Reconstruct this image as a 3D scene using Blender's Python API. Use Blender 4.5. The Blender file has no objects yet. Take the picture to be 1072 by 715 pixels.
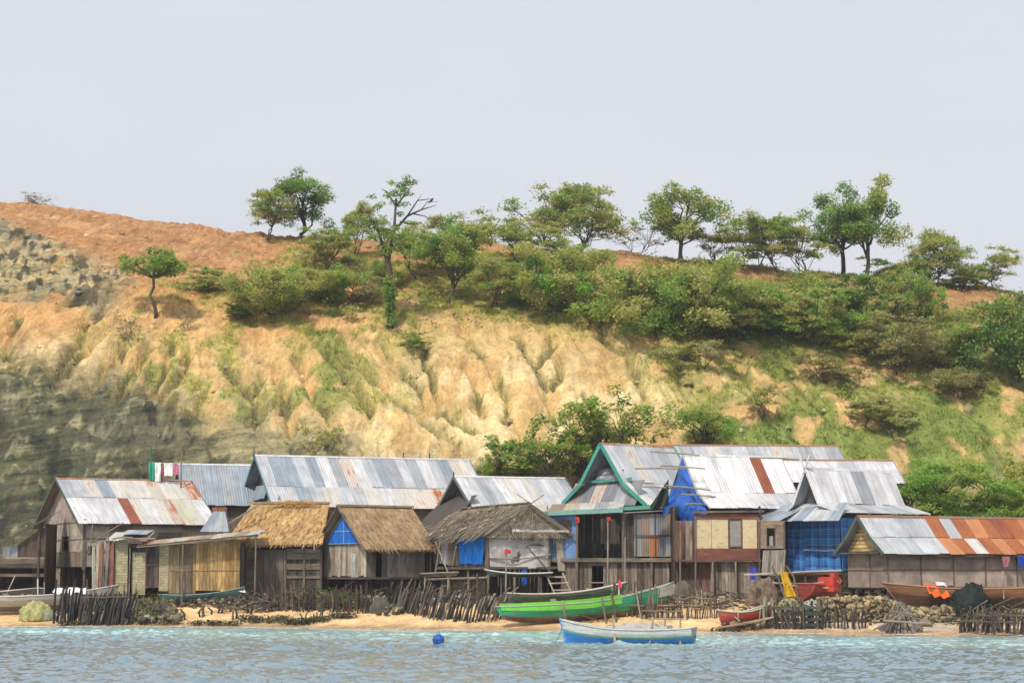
import bpy, math, random
import numpy as np
from mathutils import Vector
R = math.radians
rnd = random.Random(7)

# ---------------------------------------------------------------- camera, sky, sun, exposure
scene = bpy.context.scene
COL = scene.collection
F, CX, CY, HOR, EYE = 2200.0, 536.0, 357.5, 599.0, 3.0
PITCH = math.atan((HOR - CY) / F)
cam = bpy.data.cameras.new("camera")
cam.sensor_width = 36.0; cam.sensor_fit = 'HORIZONTAL'
cam.lens = 36.0 * F / 1072.0
cam.clip_start = 1.0; cam.clip_end = 9000.0
cam_ob = bpy.data.objects.new("camera", cam); COL.objects.link(cam_ob)
cam_ob.location = (0, 0, EYE); cam_ob.rotation_euler = (math.pi / 2 + PITCH, 0, 0)
scene.camera = cam_ob

SUN_EL, SUN_AZ = 52.0, 205.0          # degrees; azimuth clockwise from +Y, so the sun stands behind the camera's left shoulder
w = bpy.data.worlds.new("World"); scene.world = w; w.use_nodes = True
nt = w.node_tree; bg = nt.nodes['Background']
sky = nt.nodes.new('ShaderNodeTexSky'); sky.sky_type = 'NISHITA'; sky.sun_disc = False
sky.sun_elevation = R(SUN_EL); sky.sun_rotation = R(SUN_AZ)
sky.air_density = 1.0; sky.dust_density = 6.0; sky.ozone_density = 1.0
mixc = nt.nodes.new('ShaderNodeMix'); mixc.data_type = 'RGBA'
mixc.inputs['Factor'].default_value = 0.88           # thin even overcast over the clear sky
mixc.inputs['B'].default_value = (5.85, 6.02, 6.42, 1)
tcw = nt.nodes.new('ShaderNodeTexCoord'); mpw = nt.nodes.new('ShaderNodeMapping'); mpw.inputs['Scale'].default_value = (2.2, 2.2, 7.0)
nzw = nt.nodes.new('ShaderNodeTexNoise'); nzw.inputs['Scale'].default_value = 2.0; nzw.inputs['Detail'].default_value = 4.0
rmw = nt.nodes.new('ShaderNodeMapRange'); rmw.inputs['From Min'].default_value = .3; rmw.inputs['From Max'].default_value = .7
cmw = nt.nodes.new('ShaderNodeMix'); cmw.data_type = 'RGBA'; cmw.inputs['A'].default_value = (5.95, 6.12, 6.58, 1); cmw.inputs['B'].default_value = (6.38, 6.52, 6.95, 1)   # soft cloud texture
nt.links.new(tcw.outputs['Generated'], mpw.inputs['Vector']); nt.links.new(mpw.outputs[0], nzw.inputs['Vector']); nt.links.new(nzw.outputs['Fac'], rmw.inputs['Value'])
nt.links.new(rmw.outputs[0], cmw.inputs['Factor']); nt.links.new(cmw.outputs['Result'], mixc.inputs['B'])
nt.links.new(sky.outputs[0], mixc.inputs['A']); nt.links.new(mixc.outputs['Result'], bg.inputs['Color'])
bg.inputs['Strength'].default_value = 0.108
sl = bpy.data.lights.new("sun", 'SUN'); sl.energy = 3.0; sl.angle = R(5); sl.color = (1.0, 0.92, 0.80)
so = bpy.data.objects.new("sun", sl); COL.objects.link(so)
sd = Vector((math.sin(R(SUN_AZ)) * math.cos(R(SUN_EL)), math.cos(R(SUN_AZ)) * math.cos(R(SUN_EL)), math.sin(R(SUN_EL))))
so.rotation_euler = (-sd).to_track_quat('-Z', 'Y').to_euler()
vs = scene.view_settings
vs.view_transform = 'Standard'; vs.look = 'None'; vs.gamma = 1.0; vs.use_curve_mapping = False; vs.exposure = 0.26
scene.display_settings.display_device = 'sRGB'
scene.cycles.max_bounces = 6; scene.cycles.diffuse_bounces = 3; scene.cycles.transparent_max_bounces = 4

# ---------------------------------------------------------------- pixel of the photograph -> place in the world
CP, SP = math.cos(PITCH), math.sin(PITCH)
def ray(px, py):
    a = (px - CX) / F; b = (CY - py) / F
    return Vector((a, CP - b * SP, SP + b * CP))
def P(px, py, Y):
    d = ray(px, py); return Vector((0, 0, EYE)) + d * (Y / d.y)

# ---------------------------------------------------------------- noise
def _h(ix, iy, s):
    n = (ix.astype(np.int64) * 374761393 + iy.astype(np.int64) * 668265263 + s * 1442695041) & 0xFFFFFFFF
    n = ((n ^ (n >> 13)) * 1274126177) & 0xFFFFFFFF
    return ((n ^ (n >> 16)) & 0xFFFFFF) / float(0x1000000)
def noise(x, y, s=0):
    x = np.asarray(x, float); y = np.asarray(y, float)
    x0 = np.floor(x); y0 = np.floor(y); fx = x - x0; fy = y - y0
    ux = fx * fx * fx * (fx * (fx * 6 - 15) + 10); uy = fy * fy * fy * (fy * (fy * 6 - 15) + 10)
    def g(ix, iy, dx, dy):
        a = _h(ix, iy, s) * 2 * np.pi
        return np.cos(a) * dx + np.sin(a) * dy
    n00 = g(x0, y0, fx, fy); n10 = g(x0 + 1, y0, fx - 1, fy); n01 = g(x0, y0 + 1, fx, fy - 1); n11 = g(x0 + 1, y0 + 1, fx - 1, fy - 1)
    a = n00 + (n10 - n00) * ux; b = n01 + (n11 - n01) * ux
    return (a + (b - a) * uy) * 1.4
def fbm(x, y, o=4, s=0):
    t = 0; a = 1.0; f = 1.0
    for i in range(o):
        t = t + a * noise(x * f, y * f, s + i * 17); a *= 0.5; f *= 2.03
    return t
def sst(a, b, x):
    t = np.clip((x - a) / (b - a), 0, 1); return t * t * (3 - 2 * t)

# ---------------------------------------------------------------- ground height
YR = 185.0
_rp = np.array([-900, -300, 0, 100, 200, 260, 330, 450, 600, 660, 760, 850, 950, 1010, 1072, 1300, 2000], float)
_rr = np.array([240, 215, 212, 222, 238, 246, 251, 256, 263, 267, 277, 286, 293, 301, 311, 345, 420], float)
def _smooth_curve(xs, ys, lo, hi, n, sg):
    g = np.linspace(lo, hi, n); v = np.interp(g, xs, ys)
    k = np.arange(-60, 61); w_ = np.exp(-0.5 * (k * (hi - lo) / n / sg) ** 2); w_ /= w_.sum()
    return g, np.convolve(np.pad(v, 60, mode='edge'), w_, 'valid')
_tg, _tp = _smooth_curve([-1, 0, .10, .25, .5, .75, 1.0, 1.15, 1.5, 2.2, 4, 8], [0, 0, .17, .42, .70, .87, 1.0, 1.02, .9, .6, .2, .1], -1, 8, 1800, .035)
_rg, _rs = _smooth_curve(_rp, _rr, -900, 2000, 900, 25)
def shore(x):
    px = x / 110.0 * F + CX
    return np.interp(px, [-600, 0, 150, 330, 530, 700, 860, 1072, 1500], [126, 117.5, 117.5, 113.5, 109.5, 106, 103.5, 100.5, 92]) + 0.35 * noise(x * .23, x * 0 + 3.1, 5)
def foot(x): return 141.0 + 1.5 * noise(x * .05, x * 0, 9)
def hill_t(x, y): return (y - foot(x)) / (YR - foot(x))
# main erosion gullies, traced where they run on the slope
_GULLIES = [[(438, 342), (444, 368), (449, 395), (455, 417), (483, 439)], [(479, 335), (494, 368), (515, 391), (526, 413), (531, 445)], [(485, 391), (501, 410), (505, 438)],
            [(539, 361), (557, 387), (574, 413), (578, 452)], [(584, 361), (572, 376), (560, 387)], [(589, 387), (580, 410)], [(628, 338), (632, 361), (658, 380), (669, 398), (673, 434)],
            [(345, 376), (367, 406), (390, 438)], [(363, 383), (397, 406), (423, 428), (442, 447), (479, 469)], [(181, 360), (174, 394), (158, 422)], [(201, 377), (183, 407), (168, 426)],
            [(235, 384), (252, 410), (268, 430), (265, 452)], [(278, 400), (265, 416)], [(161, 370), (134, 400), (124, 426)], [(131, 370), (97, 410), (88, 424)], [(94, 360), (60, 409)], [(111, 322), (77, 371), (58, 400)],
            [(310, 380), (330, 420), (345, 450)], [(290, 392), (300, 428), (305, 455)], [(610, 420), (625, 440), (632, 462)], [(700, 390), (708, 420), (712, 450)], [(405, 372), (425, 398), (450, 432), (500, 458)], [(215, 412), (208, 440)], [(20, 330), (5, 380)]]
def _smooth_hill(x, y):
    px = x / YR * F + CX; b = (CY - np.interp(px, _rg, _rs)) / F; zr = EYE + (SP + b * CP) / (CP - b * SP) * YR
    return 1.9 + np.interp(hill_t(x, y), _tg, _tp) * (zr - 2.0)
def _trace(px, row):
    d = ray(px, row); ys = np.arange(138, 186, .1); k = ys / d.y; hit = np.nonzero(EYE + d.z * k <= _smooth_hill(d.x * k, ys))[0]
    i = hit[0] if len(hit) else -1; return (d.x * k[i], ys[i])
_SEGS = None
def gully_dist(x, y):
    global _SEGS
    if _SEGS is None:
        _SEGS = []
        for g in _GULLIES:
            q = [_trace(*p) for p in g]; _SEGS += [(*q[i], *q[i + 1]) for i in range(len(q) - 1)]
    xs = x + .45 * noise(x * .5, y * .5, 33) + .2 * noise(x * 1.4, y * 1.4, 34); d = np.full(np.shape(x), 1e3)
    for x0, y0, x1, y1 in _SEGS:
        dx, dy = x1 - x0, y1 - y0; s = np.clip(((xs - x0) * dx + (y - y0) * dy) / (dx * dx + dy * dy), 0, 1)
        d = np.minimum(d, np.hypot(xs - x0 - s * dx, y - y0 - s * dy))
    return d
def gully_u(x, y, t):
    xc = -13.0
    u = (x - xc) / (1 + 0.95 * np.clip(1 - t * 1.15, 0, 1.2))
    u = u + 1.3 * fbm(x * .11, y * .11, 3, 31)
    return u
def gully(x, y, t):
    u = gully_u(x, y, t)
    n1 = noise(u * .36, t * .7 + 4.0, 41)
    n2 = noise(u * 1.05, t * 2.2 + 9.0, 43)
    n3 = noise(u * 2.6, t * 3.0 + 2.0, 47)
    px = x / np.maximum(y, 1.0) * F + CX
    zone = sst(-40, 40, px) * (1 - sst(660, 730, px)) * (1 - sst(.52, .62, t))
    gd = np.minimum(gully_dist(x, y) * .42 * (1 + .35 * noise(x * .6, y * .6, 35)), .7)
    return np.abs(n1) * (1 - zone) + gd * zone, np.minimum(np.abs(n2) + .10 * zone, .8), np.abs(n3)
def ground_z(x, y):
    x = np.asarray(x, float); y = np.asarray(y, float)
    d = y - shore(x)
    z = np.interp(d, [-80, -20, 0, 6.5, 15, 60], [-7, -2.4, 0, 1.22, 1.65, 2.2])
    px = x / YR * F + CX
    rr = np.interp(px, _rg, _rs)
    b = (CY - rr) / F
    zr = EYE + (SP + b * CP) / (CP - b * SP) * YR
    t = hill_t(x, y)
    h = np.interp(t, _tg, _tp) * (zr - 2.0)
    g1, g2, g3 = gully(x, y, t)
    nb = fbm(x * .10, y * .10, 3, 37)
    amp = sst(0.0, .10, t) * (1 - sst(.30, .66, t + .16 * nb)) * (1 - .62 * sst(8, 24, x)) * (.75 + .5 * nb)
    h = h + np.maximum(amp, 0) * ((1 - np.exp(-g1 / .15)) * 2.1 + (1 - np.exp(-g2 / .22)) * 1.0 + np.minimum(g3, .35) * .9 - 1.9)
    hi = sst(.5, .7, t) * (1 - sst(1.0, 1.3, t))
    h = h + hi * (fbm(x * .13, y * .13, 3, 61) * .5 + (np.minimum(g2, .3) * .55 + np.minimum(g3, .3) * .15 - .15) * (1 - sst(-16, -6, x)))
    rock = rock_mask(x, y, t)
    st = fbm(x * .22 + y * .05, y * .55 + h * .5, 4, 71)
    bd = bedding(x, y, h); fr = bd - np.floor(bd); rise = sst(.25, .62, fr)
    h = h + rock * ((rise - fr) * (.45 + .6 * sst(.36, .46, t)) * (.6 + .8 * noise(np.floor(bd) * 3.7, x * .08, 79))) * sst(0, .06, t)
    h = h + rock * (np.abs(st) * .55 - .35 + .42 * fbm(x * .8, y * 1.3, 4, 73) + .28 * np.abs(noise(x * .45 + y * .3, y * .5 - x * .1, 75))) * sst(0, .06, t)
    h = h + sst(0, .1, t) * fbm(x * .7, y * .7, 4, 81) * .17
    bump = sst(1.0, 5.0, d) * (1 - sst(0, .1, t))
    return z + h + bump * .12 * fbm(x * .4, y * .4, 3, 91)
def bedding(x, y, h): return (h - .16 * x + 1.6 * fbm(x * .07, y * .12, 3, 77) + .35 * noise(x * .5, y * .5, 78)) / 1.25
def rock_mask(x, y, t):
    px = x / y * F + CX
    n = fbm(x * .12, y * .12, 3, 55)
    m1 = sst(145, 95, px + 45 * n) * sst(.41, .49, t + .06 * n + .03 * fbm(x * .5, y * .5, 2, 58)) * (1 - sst(-.06, .05, t - .80 + px * .0013 + .07 * n))
    lim = np.interp(px, [0, 120, 230, 330, 440, 800, 930, 1072], [.33, .29, .235, .185, .11, .0, .10, .14])
    n4 = fbm(x * .5, y * .5, 4, 57); m2 = sst(.09, -.06, t - lim + .06 * n + .03 * n4)
    return np.clip(np.maximum(m1 * sst(-.75, -.35, n4 + .4 * n), m2), 0, 1)
def gz(x, y): return float(ground_z(np.array([x]), np.array([y]))[0])
def on_ground(px, py, y0=92.0, y1=186.0):
    """where the line of sight through a pixel of the photograph meets the ground"""
    d = ray(px, py); ys = np.arange(y0, y1, .1)
    k = ys / d.y; xs = d.x * k; zs = EYE + d.z * k
    g = ground_z(xs, ys); hit = np.nonzero(zs <= g)[0]
    if len(hit):
        i = hit[0]; return Vector((xs[i], ys[i], g[i]))
    xr = d.x * (YR + 1.5) / d.y
    return Vector((xr, YR + 1.5, gz(xr, YR + 1.5)))

# ---------------------------------------------------------------- materials
def nd(nt, typ, **kw):
    n = nt.nodes.new('ShaderNode' + typ)
    for k, v in kw.items():
        if k in n.inputs: n.inputs[k].default_value = v
        else: setattr(n, k, v)
    return n
def lk(nt, a, b): nt.links.new(a, b)
def new_mat(name, rough=.85, spec=.25):
    m = bpy.data.materials.new(name); m.use_nodes = True
    b = m.node_tree.nodes['Principled BSDF']
    b.inputs['Roughness'].default_value = rough; b.inputs['Specular IOR Level'].default_value = spec
    return m, m.node_tree, b
def noise_of(nt, vec, scale, detail=3.0, mapping=None, rough=.55):
    if mapping:
        mp = nd(nt, 'Mapping'); mp.inputs['Scale'].default_value = mapping; lk(nt, vec, mp.inputs['Vector']); vec = mp.outputs[0]
    n = nd(nt, 'TexNoise', Scale=scale, Detail=detail, Roughness=rough); lk(nt, vec, n.inputs['Vector'])
    return n.outputs['Fac']
def ramp(nt, fac, lo, hi, a=0.0, b=1.0):
    r = nd(nt, 'MapRange'); r.inputs['From Min'].default_value = lo; r.inputs['From Max'].default_value = hi
    r.inputs['To Min'].default_value = a; r.inputs['To Max'].default_value = b
    lk(nt, fac, r.inputs['Value']); return r.outputs[0]
def mul(nt, col, fac):
    v = nd(nt, 'VectorMath', operation='SCALE'); lk(nt, col, v.inputs[0]); lk(nt, fac, v.inputs['Scale']); return v.outputs[0]
def math_(nt, op, a, b=None):
    n = nd(nt, 'Math', operation=op)
    for i, v in enumerate((a, b)):
        if v is None: continue
        if isinstance(v, (int, float)): n.inputs[i].default_value = v
        else: lk(nt, v, n.inputs[i])
    return n.outputs[0]
def mixrgb(nt, fac, a, b):
    n = nd(nt, 'Mix', data_type='RGBA')
    lk(nt, fac, n.inputs['Factor'])
    for s, v in (('A', a), ('B', b)):
        if isinstance(v, tuple): n.inputs[s].default_value = (*v, 1)
        else: lk(nt, v, n.inputs[s])
    return n.outputs['Result']
def bump(nt, b, h, strength, dist):
    n = nd(nt, 'Bump', Strength=strength, Distance=dist); lk(nt, h, n.inputs['Height']); lk(nt, n.outputs[0], b.inputs['Normal'])
def attr(nt): return nd(nt, 'Attribute', attribute_name='Col')

def mat_wood():
    m, nt, b = new_mat("weathered_wood", .9, .15)
    c = attr(nt); uv = nd(nt, 'UVMap').outputs[0]
    g = noise_of(nt, uv, 1.0, 4, (16, 1.3, 1)); k = noise_of(nt, uv, .9, 3); s = noise_of(nt, uv, 3.5, 3, (1, .35, 1))
    f = math_(nt, 'MULTIPLY', ramp(nt, g, .25, .75, .42, 1.36), ramp(nt, k, .3, .7, .66, 1.2))
    lk(nt, mixrgb(nt, ramp(nt, s, .56, .75, 0, .55), mul(nt, c.outputs['Color'], f), (.20, .18, .155)), b.inputs['Base Color']); bump(nt, b, g, .5, .02); return m
def mat_metal():
    m, nt, b = new_mat("corrugated_metal", .5, .4)
    c = attr(nt); uv = nd(nt, 'UVMap').outputs[0]
    st = noise_of(nt, uv, 1.0, 4, (4.5, .55, 1)); bl = noise_of(nt, nd(nt, 'TexCoord').outputs['Object'], .9, 5); fine = noise_of(nt, uv, 9.0, 3)
    s = math_(nt, 'ADD', math_(nt, 'MULTIPLY', st, .6), math_(nt, 'MULTIPLY', bl, .4))
    th = math_(nt, 'SUBTRACT', .82, math_(nt, 'MULTIPLY', c.outputs['Alpha'], .62))
    d = math_(nt, 'SUBTRACT', math_(nt, 'ADD', s, math_(nt, 'MULTIPLY', math_(nt, 'SUBTRACT', fine, .5), .25)), th)
    mask = ramp(nt, d, -.05, .09)
    rc = mixrgb(nt, ramp(nt, fine, .3, .7), (.20, .055, .018), (.47, .17, .05))
    base = mul(nt, c.outputs['Color'], math_(nt, 'MULTIPLY', ramp(nt, st, .25, .75, .70, 1.22), ramp(nt, bl, .3, .7, .84, 1.12)))
    lk(nt, mixrgb(nt, mask, base, rc), b.inputs['Base Color'])
    lk(nt, math_(nt, 'MULTIPLY', math_(nt, 'SUBTRACT', 1.0, mask), .18), b.inputs['Metallic'])
    lk(nt, ramp(nt, mask, 0, 1, .48, .9), b.inputs['Roughness']); bump(nt, b, bl, .25, .03); return m
def mat_weave():
    m, nt, b = new_mat("woven_bamboo", .9, .15)
    c = attr(nt); uv = nd(nt, 'UVMap').outputs[0]
    mp = nd(nt, 'Mapping'); mp.inputs['Rotation'].default_value = (0, 0, R(45)); lk(nt, uv, mp.inputs['Vector'])
    ch = nd(nt, 'TexChecker', Scale=9.0); lk(nt, mp.outputs[0], ch.inputs['Vector'])
    k = noise_of(nt, uv, 1.1, 4); g = noise_of(nt, uv, 1.0, 4, (9, 2.2, 1)); st = noise_of(nt, uv, 1.0, 3, (2.2, .35, 1))
    f = math_(nt, 'MULTIPLY', ramp(nt, ch.outputs['Fac'], 0, 1, .98, 1.02), math_(nt, 'MULTIPLY', ramp(nt, k, .25, .75, .6, 1.35), ramp(nt, g, .25, .75, .8, 1.2)))
    lk(nt, mixrgb(nt, ramp(nt, st, .58, .8, 0, .45), mul(nt, c.outputs['Color'], f), (.19, .15, .12)), b.inputs['Base Color']); bump(nt, b, g, .3, .01); return m
def mat_thatch():
    m, nt, b = new_mat("thatch", .95, .1)
    c = attr(nt); uv = nd(nt, 'UVMap').outputs[0]
    g = noise_of(nt, uv, 1.0, 5, (13, 2.4, 1), .65); k = noise_of(nt, uv, .8, 4)
    f = math_(nt, 'MULTIPLY', ramp(nt, g, .28, .72, .55, 1.4), ramp(nt, k, .3, .7, .7, 1.25))
    lk(nt, mul(nt, c.outputs['Color'], f), b.inputs['Base Color']); bump(nt, b, g, .8, .05); return m
def mat_cloth():
    m, nt, b = new_mat("cloth", .8, .2)
    c = attr(nt); g = nd(nt, 'TexCoord').outputs['Object']
    k = noise_of(nt, g, 2.0, 4); f2 = noise_of(nt, g, 9.0, 3)
    lk(nt, mul(nt, c.outputs['Color'], math_(nt, 'MULTIPLY', ramp(nt, k, .25, .75, .72, 1.25), ramp(nt, f2, .3, .7, .88, 1.1))), b.inputs['Base Color']); bump(nt, b, k, .35, .05); return m
def mat_tarp():
    m, nt, b = new_mat("plastic_tarpaulin", .38, .45)
    c = attr(nt); g = nd(nt, 'TexCoord').outputs['Object']; k = noise_of(nt, g, .9, 4); cr = noise_of(nt, g, 3.5, 5, None, .7)
    lk(nt, mixrgb(nt, ramp(nt, cr, .60, .78, 0, .45), mul(nt, c.outputs['Color'], ramp(nt, k, .25, .75, .72, 1.25)), (.22, .36, .62)), b.inputs['Base Color']); bump(nt, b, cr, .8, .12); return m
def mat_plaid():
    m, nt, b = new_mat("plaid_tarpaulin", .6, .3)
    uv = nd(nt, 'UVMap').outputs[0]; sx = nd(nt, 'SeparateXYZ'); lk(nt, uv, sx.inputs[0])
    def bands(v, per, lo, hi):
        s = math_(nt, 'SINE', math_(nt, 'MULTIPLY', v, 6.2832 / per)); return ramp(nt, s, lo, hi)
    w_ = math_(nt, 'ADD', sx.outputs['X'], math_(nt, 'MULTIPLY', noise_of(nt, uv, 1.2, 2), .12))
    a = bands(w_, .62, -.2, .3); v2 = bands(sx.outputs['Y'], .56, -.1, .4); th = bands(w_, .31, .8, .95); t2 = bands(sx.outputs['Y'], .28, .8, .95)
    c1 = mixrgb(nt, math_(nt, 'MULTIPLY', math_(nt, 'ADD', a, v2), .5), (.015, .075, .30), (.035, .23, .60))
    c2 = mixrgb(nt, math_(nt, 'MULTIPLY', math_(nt, 'MAXIMUM', th, t2), .3), c1, (.30, .48, .72))
    lk(nt, c2, b.inputs['Base Color']); return m
def mat_paint():
    m, nt, b = new_mat("boat_paint", .5, .35)
    c = attr(nt); g = nd(nt, 'TexCoord').outputs['Object']
    k = noise_of(nt, g, 3.0, 4, (.4, 1, 1.6)); s = noise_of(nt, g, 11.0, 3)
    v = mul(nt, c.outputs['Color'], math_(nt, 'MULTIPLY', ramp(nt, k, .25, .75, .75, 1.2), ramp(nt, s, .3, .7, .88, 1.1)))
    lk(nt, mixrgb(nt, ramp(nt, math_(nt, 'ADD', math_(nt, 'MULTIPLY', k, .7), math_(nt, 'MULTIPLY', s, .3)), .54, .66, 0, .7), v, (.20, .165, .13)), b.inputs['Base Color']); bump(nt, b, k, .2, .02); return m
def mat_hull():
    m = mat_paint(); m.name = "hull_paint"; nt = m.node_tree; b = nt.nodes['Principled BSDF']; src = b.inputs['Base Color'].links[0].from_socket
    uv = nd(nt, 'UVMap').outputs[0]; sx = nd(nt, 'SeparateXYZ'); lk(nt, uv, sx.inputs[0])
    y = math_(nt, 'ADD', math_(nt, 'MULTIPLY', sx.outputs['Y'], 5.2), math_(nt, 'MULTIPLY', noise_of(nt, uv, .7, 2), .5)); fr = math_(nt, 'FRACT', y)
    seam = math_(nt, 'LESS_THAN', fr, .09); grime = noise_of(nt, uv, 1.0, 4, (1.2, 3.5, 1)); low = ramp(nt, sx.outputs['Y'], .15, .55, .35, .0)
    c1 = mixrgb(nt, math_(nt, 'MULTIPLY', seam, .5), src, (.035, .03, .025))
    lk(nt, mixrgb(nt, math_(nt, 'MULTIPLY', ramp(nt, grime, .48, .7), math_(nt, 'ADD', low, .22)), c1, (.12, .10, .075)), b.inputs['Base Color']); return m
def mat_leaf():
    m, nt, b = new_mat("leaves", .6, .25)
    c = attr(nt); lk(nt, c.outputs['Color'], b.inputs['Base Color'])
    tr = nd(nt, 'BsdfTranslucent'); lk(nt, c.outputs['Color'], tr.inputs['Color'])
    mx = nd(nt, 'MixShader'); mx.inputs[0].default_value = .46
    lk(nt, b.outputs[0], mx.inputs[1]); lk(nt, tr.outputs[0], mx.inputs[2]); lk(nt, mx.outputs[0], nt.nodes['Material Output'].inputs['Surface']); return m
def mat_bark():
    m, nt, b = new_mat("bark", .95, .1)
    c = attr(nt); g = nd(nt, 'TexCoord').outputs['Object']; k = noise_of(nt, g, 6.0, 4, (1, 1, .3))
    lk(nt, mul(nt, c.outputs['Color'], ramp(nt, k, .25, .75, .6, 1.4)), b.inputs['Base Color']); return m
def mat_stone():
    m, nt, b = new_mat("stone", .95, .15)
    c = attr(nt); g = nd(nt, 'TexCoord').outputs['Object']; k = noise_of(nt, g, 2.2, 5); s = noise_of(nt, g, 9.0, 4)
    lk(nt, mul(nt, c.outputs['Color'], math_(nt, 'MULTIPLY', ramp(nt, k, .25, .75, .6, 1.4), ramp(nt, s, .3, .7, .8, 1.2))), b.inputs['Base Color']); bump(nt, b, s, .6, .04); return m
def mat_block():
    m, nt, b = new_mat("block_wall", .9, .15)
    c = attr(nt); uv = nd(nt, 'UVMap').outputs[0]
    br = nd(nt, 'TexBrick', Scale=1.0); br.inputs['Brick Width'].default_value = .42; br.inputs['Row Height'].default_value = .16; br.inputs['Mortar Size'].default_value = .012
    br.inputs['Color1'].default_value = (1, 1, 1, 1); br.inputs['Color2'].default_value = (.8, .8, .78, 1); br.inputs['Mortar'].default_value = (.5, .45, .4, 1)
    lk(nt, uv, br.inputs['Vector']); k = noise_of(nt, uv, 2.0, 4)
    v = nd(nt, 'VectorMath', operation='MULTIPLY'); lk(nt, c.outputs['Color'], v.inputs[0]); lk(nt, br.outputs['Color'], v.inputs[1])
    lk(nt, mul(nt, v.outputs[0], ramp(nt, k, .25, .75, .65, 1.25)), b.inputs['Base Color']); return m
def mat_ground():
    m, nt, b = new_mat("earth", .95, .1)
    c = attr(nt); g = nd(nt, 'TexCoord').outputs['Object']
    n1 = noise_of(nt, g, .9, 5, None, .65); n2 = noise_of(nt, g, 4.5, 4, (1, 1, .6), .65); n3 = noise_of(nt, g, .25, 4)
    f = math_(nt, 'MULTIPLY', math_(nt, 'MULTIPLY', ramp(nt, n1, .25, .75, .72, 1.28), ramp(nt, n2, .25, .75, .74, 1.26)), ramp(nt, n3, .3, .7, .86, 1.12))
    col = mul(nt, c.outputs['Color'], f)
    # bedded grey rock where the alpha mask says so
    rt = nd(nt, 'Mapping'); rt.inputs['Rotation'].default_value = (0, R(9), 0); lk(nt, g, rt.inputs['Vector']); wv = noise_of(nt, rt.outputs[0], 1.0, 6, (.22, .22, 1.7), .72)
    rk = nd(nt, 'ValToRGB'); lk(nt, wv, rk.inputs[0]); e = rk.color_ramp.elements
    e[0].position = .32; e[0].color = (.035, .038, .034, 1); e[1].position = .70; e[1].color = (.46, .41, .28, 1)
    x = e.new(.43); x.color = (.10, .105, .088, 1); x = e.new(.54); x.color = (.24, .235, .175, 1)
    guv = nd(nt, 'UVMap').outputs[0]; rill = noise_of(nt, guv, 1.0, 5, (2.6, .38, 1), .68); rill2 = noise_of(nt, guv, 1.0, 4, (6.5, .9, 1), .6)
    col = mul(nt, col, math_(nt, 'MULTIPLY', ramp(nt, rill, .28, .72, .72, 1.22), ramp(nt, rill2, .3, .7, .86, 1.12)))
    ra = math_(nt, 'ADD', c.outputs['Alpha'], math_(nt, 'MULTIPLY', math_(nt, 'SUBTRACT', n1, .5), 1.1))
    vm = nd(nt, 'VectorMath', operation='MULTIPLY'); lk(nt, rk.outputs[0], vm.inputs[0]); lk(nt, c.outputs['Color'], vm.inputs[1]); vs2 = nd(nt, 'VectorMath', operation='SCALE'); lk(nt, vm.outputs[0], vs2.inputs[0]); vs2.inputs['Scale'].default_value = 4.2
    rock = mixrgb(nt, ramp(nt, n3, .40, .70, .25, .75), vs2.outputs[0], c.outputs['Color'])
    lk(nt, mixrgb(nt, ramp(nt, ra, .25, .80), col, mul(nt, rock, ramp(nt, n2, .25, .75, .7, 1.25))), b.inputs['Base Color'])
    h = math_(nt, 'ADD', math_(nt, 'ADD', n1, math_(nt, 'MULTIPLY', rill, .9)), math_(nt, 'ADD', math_(nt, 'MULTIPLY', n2, .4), math_(nt, 'MULTIPLY', math_(nt, 'MULTIPLY', wv, c.outputs['Alpha']), 2.0)))
    bump(nt, b, h, .7, .4); return m
def mat_water():
    m, nt, b = new_mat("sea_water", .20, .5)
    c = attr(nt); lk(nt, c.outputs['Color'], b.inputs['Base Color']); b.inputs['IOR'].default_value = 1.5; b.inputs['Coat Weight'].default_value = 0.7; b.inputs['Coat IOR'].default_value = 1.6; b.inputs['Coat Roughness'].default_value = .15
    g = nd(nt, 'TexCoord').outputs['Object']
    n = math_(nt, 'ADD', noise_of(nt, g, 2.2, 3, (1, .8, 1)), math_(nt, 'MULTIPLY', noise_of(nt, g, 7.0, 2), .3))
    bump(nt, b, n, .04, .04); return m
M = dict(wood=mat_wood(), metal=mat_metal(), weave=mat_weave(), thatch=mat_thatch(), cloth=mat_cloth(), plaid=mat_plaid(), tarp=mat_tarp(), paint=mat_paint(), hull=mat_hull(),
         leaf=mat_leaf(), bark=mat_bark(), stone=mat_stone(), block=mat_block(), ground=mat_ground(), water=mat_water())

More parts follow.
